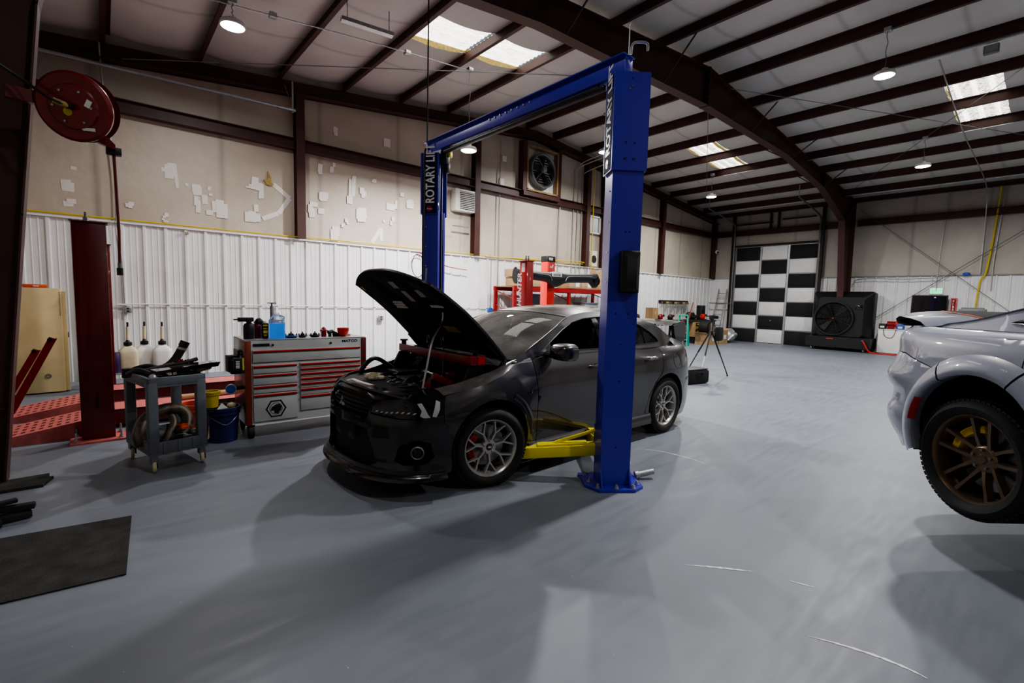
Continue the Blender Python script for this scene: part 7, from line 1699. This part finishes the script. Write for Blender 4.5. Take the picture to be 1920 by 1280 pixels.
t = thing('grey_tote', 'pale grey tote on the lower shelf in the right half of the rack', 'tote', (11.6, 9.95, .97)); MB().box((0, 0, .25), (.6, .5, .5), bev=.02).build('tote', 'grey_metal', t); MB().box((0, 0, .52), (.64, .54, .04), bev=.01).build('lid', 'grey_plastic', t)
t = thing('hose_coil', 'coiled black hoses hanging under the right end of the rack top', 'hose coil', (12.35, 9.6, 1.35))
for k in range(3): MB().tube([(.22 * math.cos(q), -.06 * k, .18 * math.sin(q) + .18) for q in [2 * PI * i / 24 for i in range(24)]], .03, 8, closed=True).build('hose_turn', 'rubber', t)
t = thing('wall_hose_hook', 'blue air regulator hanging on the white wall left of the red rack', 'regulator', at(918, 583, 1, YG - .1)); MB().lathe([(0, 0), (.10, 0), (.11, .03), (.08, .05), (0, .05)], (0, 0, 0), (0, -1, 0), n=20).build('dial', 'blue_hose', t); MB().box((.12, -.03, -.06), (.16, .06, .05)).build('valve', 'black_plastic', t); MB().cyl((0, -.01, .1), (0, -.01, 1.6), .008).build('air_line', 'galv', t)
t = thing('security_camera', 'small white round security camera on the corner column', 'camera', (20.98, YG - .26, 3.9)); MB().sphere((0, 0, 0), .09).build('dome', 'white_plastic', t); MB().sphere((-.04, -.05, -.02), .05).build('camera_eye', 'black_gloss', t)
# ================================================================ grey-blue coupe raised at the right edge
CH = thing('grey_sports_sedan', 'glossy grey-blue wide-body car with bronze wheels raised at the right edge', 'car', (4.725, -.297, .30), R(50))
DZc = .30
# local x: rear axle 0, rear end +, nose -4; visible side is +y; heights are above the car's own ground plane
plan2 = [(-4.0, 0), (-3.97, .4), (-3.85, .7), (-3.6, .88), (-3.3, .95), (-3.05, .985), (-2.7, .95), (-2.2, .93), (-1.2, .93), (-.7, .935), (-.35, .955), (.0, .965), (.35, .955), (.60, .92), (.78, .84), (.87, .72), (.92, .5), (.95, 0)]
o_side = [(.15, -.04), (.3, -.015), (.5, .0), (.7, .0), (.85, -.015), (.98, -.03), (1.07, -.065), (1.11, -.11)]
o_rear = [(.15, -.12), (.28, -.07), (.34, -.035), (.42, .0), (.50, .01), (.56, -.015), (.66, -.015), (.70, .015), (.76, .03), (.84, .0), (.93, -.03), (1.03, -.03), (1.08, -.05), (1.12, -.10)]
S2 = Shell(plan2, [(-99, o_side), (-.3, o_side), (.45, o_side), (.72, o_rear), (.94, o_rear)])
s2 = S2.sx; f2 = {1: (lambda q, z: S2.P(q, z, 1)), -1: (lambda q, z: S2.P(q, z, -1))}
def T2(poly): return [(s2(x), z) for x, z in poly]
AC = (.0, .455, .40)
for side in (1, -1):
    f = f2[side]; fl = side > 0
    ar = arc(AC[0], AC[1], AC[2], 150, 64, 14)
    qp = [(-.215, 1.085), (-.215, .92), (-.235, .80)] + [p for p in arc(AC[0], AC[1], AC[2], 122, 52, 14)] + [(.32, .855), (.62, .93), (.95, .955)]
    qp = T2(qp); qp[-1] = (S2.S[-1], .955); qp += [(S2.S[-1], 1.10), (s2(.7), 1.10), (s2(.3), 1.10), (s2(0), 1.095)]
    QP = patch('rear_quarter', qp, f, 'charger_paint', CH, thick=.02, flip=fl, h=.035)
    rb = T2([(.315, .848), (.62, .922), (.945, .945)]); rb[-1] = (S2.S[-1], .945)
    rb += [(S2.S[-1], .22), (s2(.70), .22), (s2(.5), .30), (s2(.37), .36)] + T2(arc(AC[0], AC[1], AC[2], -14, 50, 12))
    patch('rear_bumper', rb, f, 'charger_paint', CH, thick=.02, flip=fl, h=.03)
    # wide wheel-arch flare
    def flare(a0, a1, nm, m='charger_paint'):
        rows = []
        n = 30
        for k in range(n + 1):
            a = R(a0 + (a1 - a0) * k / n); c_, s_ = math.cos(a), math.sin(a); row = []
            for rr_2, oo in ((AC[2] + .125, .002), (AC[2] + .115, .012), (AC[2] + .09, .032), (AC[2] + .05, .047), (AC[2] + .012, .052), (AC[2], .046), (AC[2] - .004, .02), (AC[2] + .0, -.02)):
                x, z = AC[0] + rr_2 * c_, AC[1] + rr_2 * s_ * 1.0; zz = max(.18, z); p = S2.P(s2(x), min(zz, 1.0), side, oo); row.append((p.x, p.y, z))
            rows.append(row)
        MB().grid(rows).build(nm, m, CH, ang=60)
    flare(118, 58, 'arch_flare_top'); flare(56.5, -24, 'arch_flare_rear'); flare(119.5, 196, 'arch_flare_front')
    rows = []
    for k in range(9):
        a = R(5 + 24 * k / 8); row = []
        for rr_2, oo in ((AC[2] + .012, .056), (AC[2] + .001, .053), (AC[2] - .012, .02)):
            x, z = AC[0] + rr_2 * math.cos(a), AC[1] + rr_2 * math.sin(a); p = S2.P(s2(x), z, side, oo); row.append((p.x, p.y, z))
        rows.append(row)
    MB().grid(rows).build('side_reflector', 'decal_red', CH, ang=60)
    rows = []
    for k in range(25):
        a = R(200 - 225 * k / 24); x, z = AC[2] * math.cos(a), AC[1] + AC[2] * math.sin(a); rows.append([(x, side * .985, z), (x * 1.08, side * .96, AC[1] + (z - AC[1]) * 1.06), (x * 1.1, side * .5, AC[1] + (z - AC[1]) * 1.08)])
    MB().grid(rows).build('arch_liner', 'black_matte', CH); MB().poly([(-.5, side * .5, .1), (.5, side * .5, .1), (.5, side * .5, .98), (-.5, side * .5, .98)]).build('inner_wheel_well', 'black_matte', CH)
    # doors, sill, front wing, front arch
    dp = [(-.222, 1.085), (-.222, .92), (-.243, .80), (-.36, .60), (-.44, .40), (-.46, .28), (-1.15, .28), (-1.15, 1.085)]
    patch('rear_door', T2(dp), f, 'charger_paint', CH, thick=.02, flip=fl, h=.05)
    dp = [(-1.156, 1.085), (-1.156, .28), (-2.30, .28), (-2.30, 1.05)]
    patch('front_door', T2(dp), f, 'charger_paint', CH, thick=.02, flip=fl, h=.06)
    AFc = (-3.05, .40, .40); a = arc(AFc[0], AFc[1], AFc[2], 175, -10, 24)
    dp = [(-2.306, 1.05), (-2.306, .28), (-2.62, .28)] + a[::-1][0:] + [(-3.95, .42), (-3.95, .80), (-3.6, .88), (-3.0, .97)]
    patch('front_wing', T2(dp), f, 'charger_paint', CH, thick=.02, flip=fl, h=.06)
    MB().grid([[S2.P(s2(x), .28, side) for x in (-2.62, -2, -1.5, -1, -.47)], [S2.P(s2(x), .16, side) for x in (-2.62, -2, -1.5, -1, -.47)]]).build('sill', 'black_plastic', CH)
    rows = []
    for k in range(25):
        aa = R(190 - 200 * k / 24); x, z = AFc[0] + .4 * math.cos(aa), AFc[1] + .4 * math.sin(aa); rows.append([(x, side * .95, z), (x, side * .5, z)])
    MB().grid(rows).build('arch_liner', 'black_matte', CH)
    wheel('rear_wheel', CH, (0, side * .835, .34), 0, side, .36, .27, .272, 'split', 'bronze', 'brake_yellow')
    wheel('front_wheel', CH, (-3.05, side * .82, .34), 0, side, .36, .26, .272, 'split', 'bronze', 'brake_yellow')
    # shoulder, C pillar and glasshouse
    RL2 = [(-2.35, 1.03), (-1.9, 1.16), (-1.5, 1.30), (-1.1, 1.385), (-.7, 1.40), (-.35, 1.35), (-.05, 1.265), (.2, 1.19), (.4, 1.15)]
    def g2(x, z): return .845 - max(0, z - 1.10) * .55 - max(0, x) * .12
    def rail2(x): return smo(RL2, x)
    xs_ = [-2.3 + 2.95 * i / 40 for i in range(41)]
    A = [S2.P(s2(x), 1.085 if x > -2.2 else 1.05, side) for x in xs_]; B = [V((x, side * g2(x, 1.12), 1.125)) for x in xs_]
    MB().grid([A, [a_.lerp(b_, .35) + V((0, 0, .012)) for a_, b_ in zip(A, B)], [a_.lerp(b_, .7) + V((0, 0, .008)) for a_, b_ in zip(A, B)], B]).build('shoulder', 'charger_paint', CH, ang=80)
    xs_ = [-2.2 + 2.5 * i / 40 for i in range(41)]
    win = [(-.02, 1.175), (-.2, 1.235), (-.6, 1.335), (-1.0, 1.35), (-1.4, 1.29), (-1.9, 1.13), (-1.2, 1.13), (-.3, 1.14)]
    bd = [(x, 1.12) for x in (-2.1, .5)] + [(x, rail2(x)) for x in [.42 - 2.5 * i / 30 for i in range(31)]]
    patch('pillar_frame', bd, lambda x, z: V((x, side * (g2(x, z)), z)), 'charger_paint', CH, holes=[win], h=.05, thick=.012, flip=not fl)
    patch('side_glass', win, lambda x, z: V((x, side * (g2(x, z) - .012), z)), 'side_glass', CH, h=.08, flip=not fl)
    MB().tube([V((x, side * (g2(x, z) + .001), z)) for x, z in [(p.x, p.y) for p in dens(win, .06)]], .008, 6, closed=True).build('window_seal', 'alu', CH)
# centre surfaces: roof, rear window, deck, bonnet
def railp2(x, s_): z = smo(RL2, x); return V((x, s_ * g2(x, z), z))
def span(x0, x1, n): return [x0 + (x1 - x0) * i / n for i in range(n + 1)]
rows = [[railp2(x, -1).lerp(railp2(x, 1), j / 20) + V((0, 0, .06 * (1 - (j / 10 - 1) ** 2))) for j in range(21)] for x in span(-1.2, -.35, 10)]; MB().grid(rows).build('roof_panel', 'charger_paint', CH, ang=80)
rows = [[railp2(x, -1).lerp(railp2(x, 1), j / 20) + V((0, 0, .06 * (1 - (j / 10 - 1) ** 2) * max(0, 1 - max(0, x + .35)))) for j in range(21)] for x in span(-.35, .40, 10)]; MB().grid(rows).build('rear_window', 'side_glass', CH, ang=80)
rows = [[railp2(x, -1).lerp(railp2(x, 1), j / 20) + V((0, 0, .06 * (1 - (j / 10 - 1) ** 2))) for j in range(21)] for x in span(-2.2, -1.2, 10)]; MB().grid(rows).build('windscreen', 'windshield', CH, ang=80)
rows = []
for x in span(.40, .90, 10): y = .80 - .25 * max(0, (x - .6) / .3) ** 2; rows.append([V((x, y * (j / 12 - 1), 1.15 - .03 * (x - .4) - .03 * abs(j / 12 - 1) ** 3)) for j in range(25)])
MB().grid(rows).build('boot_lid', 'charger_paint', CH, ang=80)
for side in (1, -1):
    A = [S2.P(s2(x), 1.10, side) for x in span(.38, .85, 8)]; B = [V((x, side * (.80 - .25 * max(0, (x - .6) / .3) ** 2), 1.12)) for x in span(.40, .88, 8)]
    MB().grid([A, [a_.lerp(b_, .5) + V((0, 0, .01)) for a_, b_ in zip(A, B)], B]).build('deck_side', 'charger_paint', CH, ang=80)
rows = [[V((x, (.86 - .1 * ((-x - 2.2) / 1.7) ** 3) * (j / 12 - 1), 1.03 - .18 * ((-x - 2.2) / 1.7) ** 1.5 + .03 * (1 - abs(j / 12 - 1) ** 2))) for j in range(25)] for x in span(-2.2, -3.9, 14)]; MB().grid(rows).build('bonnet_panel', 'charger_paint', CH, ang=80)
MB().box((-1.6, 0, .22), (4.2, 1.5, .06)).build('undertray', 'black_matte', CH)
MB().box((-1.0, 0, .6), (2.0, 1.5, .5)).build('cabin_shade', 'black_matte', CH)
MB().box((-3.9, 0, .55), (.1, 1.3, .5), bev=.03).build('front_grille', 'black_plastic', CH)
# spoiler with an orange edged black stripe
def spz(x, y): return 1.175 + .05 * max(0, (x - .45)) / .5 - .035 * (abs(y) / .8) ** 4
def sprow(y, e=0.): 
    xe = .97 - .13 * (abs(y) / .8) ** 3; x0 = .45 + .12 * (abs(y) / .8) ** 2
    return [V((x0, y, spz(x0, y) - .03 + e)), V((x0 + .05, y, spz(x0, y) + .005 + e)), V(((x0 + xe) / 2, y, spz((x0 + xe) / 2, y) + .012 + e)), V((xe - .03, y, spz(xe, y) + .012 + e)), V((xe, y, spz(xe, y) - .01)), V((xe - .02, y, spz(xe, y) - .045)), V((xe - .10, y, 1.12))]
MB().grid([sprow(.80 * k / 20) for k in range(-20, 21)]).build('boot_spoiler', 'charger_paint', CH, ang=50)
MB().grid([sprow(.36 * k / 10, .002)[:4] for k in range(-10, 11)]).build('black_stripe', 'black_matte', CH, ang=50)
for s_ in (-1, 1): MB().grid([sprow(s_ * y, .0035)[:4] for y in (.36, .385)]).build('orange_pinstripe', 'orange_plastic', CH, ang=50)
# a second two-post lift mostly outside the frame carries the grey car
L2 = thing('lift_stand', 'blue lift post with yellow arms under the raised grey car, outside the frame', 'car lift', (0, 0, 0))
cc_ = Matrix.Translation((4.725, -.297, 0)) @ Matrix.Rotation(R(50), 4, 'Z')
for sd in (-1,):
    pb = cc_ @ V((-1.5, sd * 1.45, 0)); MB().box(pb + V((0, 0, 1.4)), (.25, .25, 2.8), R(50), bev=.004).build('post', 'blue_paint', L2); MB().box(pb + V((0, 0, .012)), (.5, .5, .024), R(50)).build('base_plate', 'blue_paint', L2)
    for xx in (-2.35, -.62):
        a0 = cc_ @ V((-1.5, sd * 1.3, .40)); a1 = cc_ @ V((xx, sd * .72, .40)); d = (a1 - a0).normalized(); n_ = V((-d.y, d.x, 0)); MB().box((a0 + a1) / 2, ((a1 - a0).length, .12, .09), Matrix((d, n_, d.cross(n_))).transposed(), bev=.006).build('arm', 'yellow_paint', L2); MB().cyl(a1 + V((0, 0, .04)), a1 + V((0, 0, .09)), .05).build('pad', 'rubber', L2)
LP = 190; LCOL = (1.0, .98, .96); EXPO = 0.25
# ================================================================ lamps and light
def lamp(x, y, z, label, power=LP, drop=None):
    t = thing('high_bay_light', label, 'light', (x, y, z), 0, None)
    top = zr(x) - z
    b = MB(); b.lathe([(0, .10), (.05, .10), (.06, .05), (.15, .035), (.165, .0), (.165, -.02), (.15, -.03)], n=32); b.build('housing', 'white_plastic', t)
    b = MB(); b.lathe([(.15, -.026), (.12, -.034), (0, -.036)], n=32); b.build('lens', 'lamp_glow', t)
    b = MB()
    pts = [(0, 0, .1)] + [(.012 * math.sin(k * 2.3), .012 * math.cos(k * 1.7), .1 + (top - .1) * k / 9) for k in range(1, 9)] + [(0, 0, top)]
    b.tube(bez(pts, 3), .006, 6); b.build('hanging_cord', 'galv_dark', t)
    b = MB(); b.box((0, 0, top - .03), (.11, .11, .07), bev=.01); b.build('junction_box', 'galv', t)
    ld = bpy.data.lights.new('high_bay_lamp', 'AREA'); ld.shape = 'DISK'; ld.size = .22; ld.energy = power; ld.color = LCOL
    lo = bpy.data.objects.new('high_bay_lamp', ld); COL.objects.link(lo); lo.location = (0, 0, -.05); lo.parent = t; ld.spread = R(170)
    return t
LAMPS = [(1.56, 8.06, 5.33, 'lit round high bay lamp hanging near the top left of the picture', .32), (5.72, 8.12, 4.53, 'lit round high bay lamp hanging low behind the lift crossbeam', 1.9),
 (10.22, 8.3, 5.5, 'lit high bay lamp just left of the near blue lift column', 1.), (15.76, 8.16, 5.19, 'small lit high bay lamp farthest away near the checkered door', .9),
 (10.62, 2.45, 5.66, 'largest lit high bay lamp at the upper right', .9), (15.96, 2.7, 5.2, 'lit high bay lamp hanging below the conduits at the right', .8)]
for x, y, z, l, k in LAMPS: lamp(x, y, z, l, LP * k)
for x, y, k in ((5.7, 2.4, .75), (1.0, 2.4, .12), (10.6, -3.5, .9), (4.2, -3.5, .6), (16, -3.5, .7)): lamp(x, y, 5.4, 'high bay lamp outside the picture behind the viewer', LP * k)['group'] = 'lamps behind the viewer'
w = bpy.data.worlds.new('world'); bpy.context.scene.world = w; w.use_nodes = True
w.node_tree.nodes['Background'].inputs[0].default_value = (.6, .65, .7, 1); w.node_tree.nodes['Background'].inputs[1].default_value = .3
sc = bpy.context.scene
sc.view_settings.view_transform = 'Filmic' if False else 'AgX'
sc.view_settings.look = 'AgX - Medium High Contrast'
sc.view_settings.exposure = EXPO
sc.cycles.max_bounces = 8; sc.cycles.diffuse_bounces = 4; sc.cycles.glossy_bounces = 4; sc.cycles.transmission_bounces = 6; sc.cycles.transparent_max_bounces = 8
sc.cycles.use_denoising = True; sc.cycles.sample_clamp_indirect = 6; sc.cycles.caustics_reflective = False; sc.cycles.caustics_refractive = False
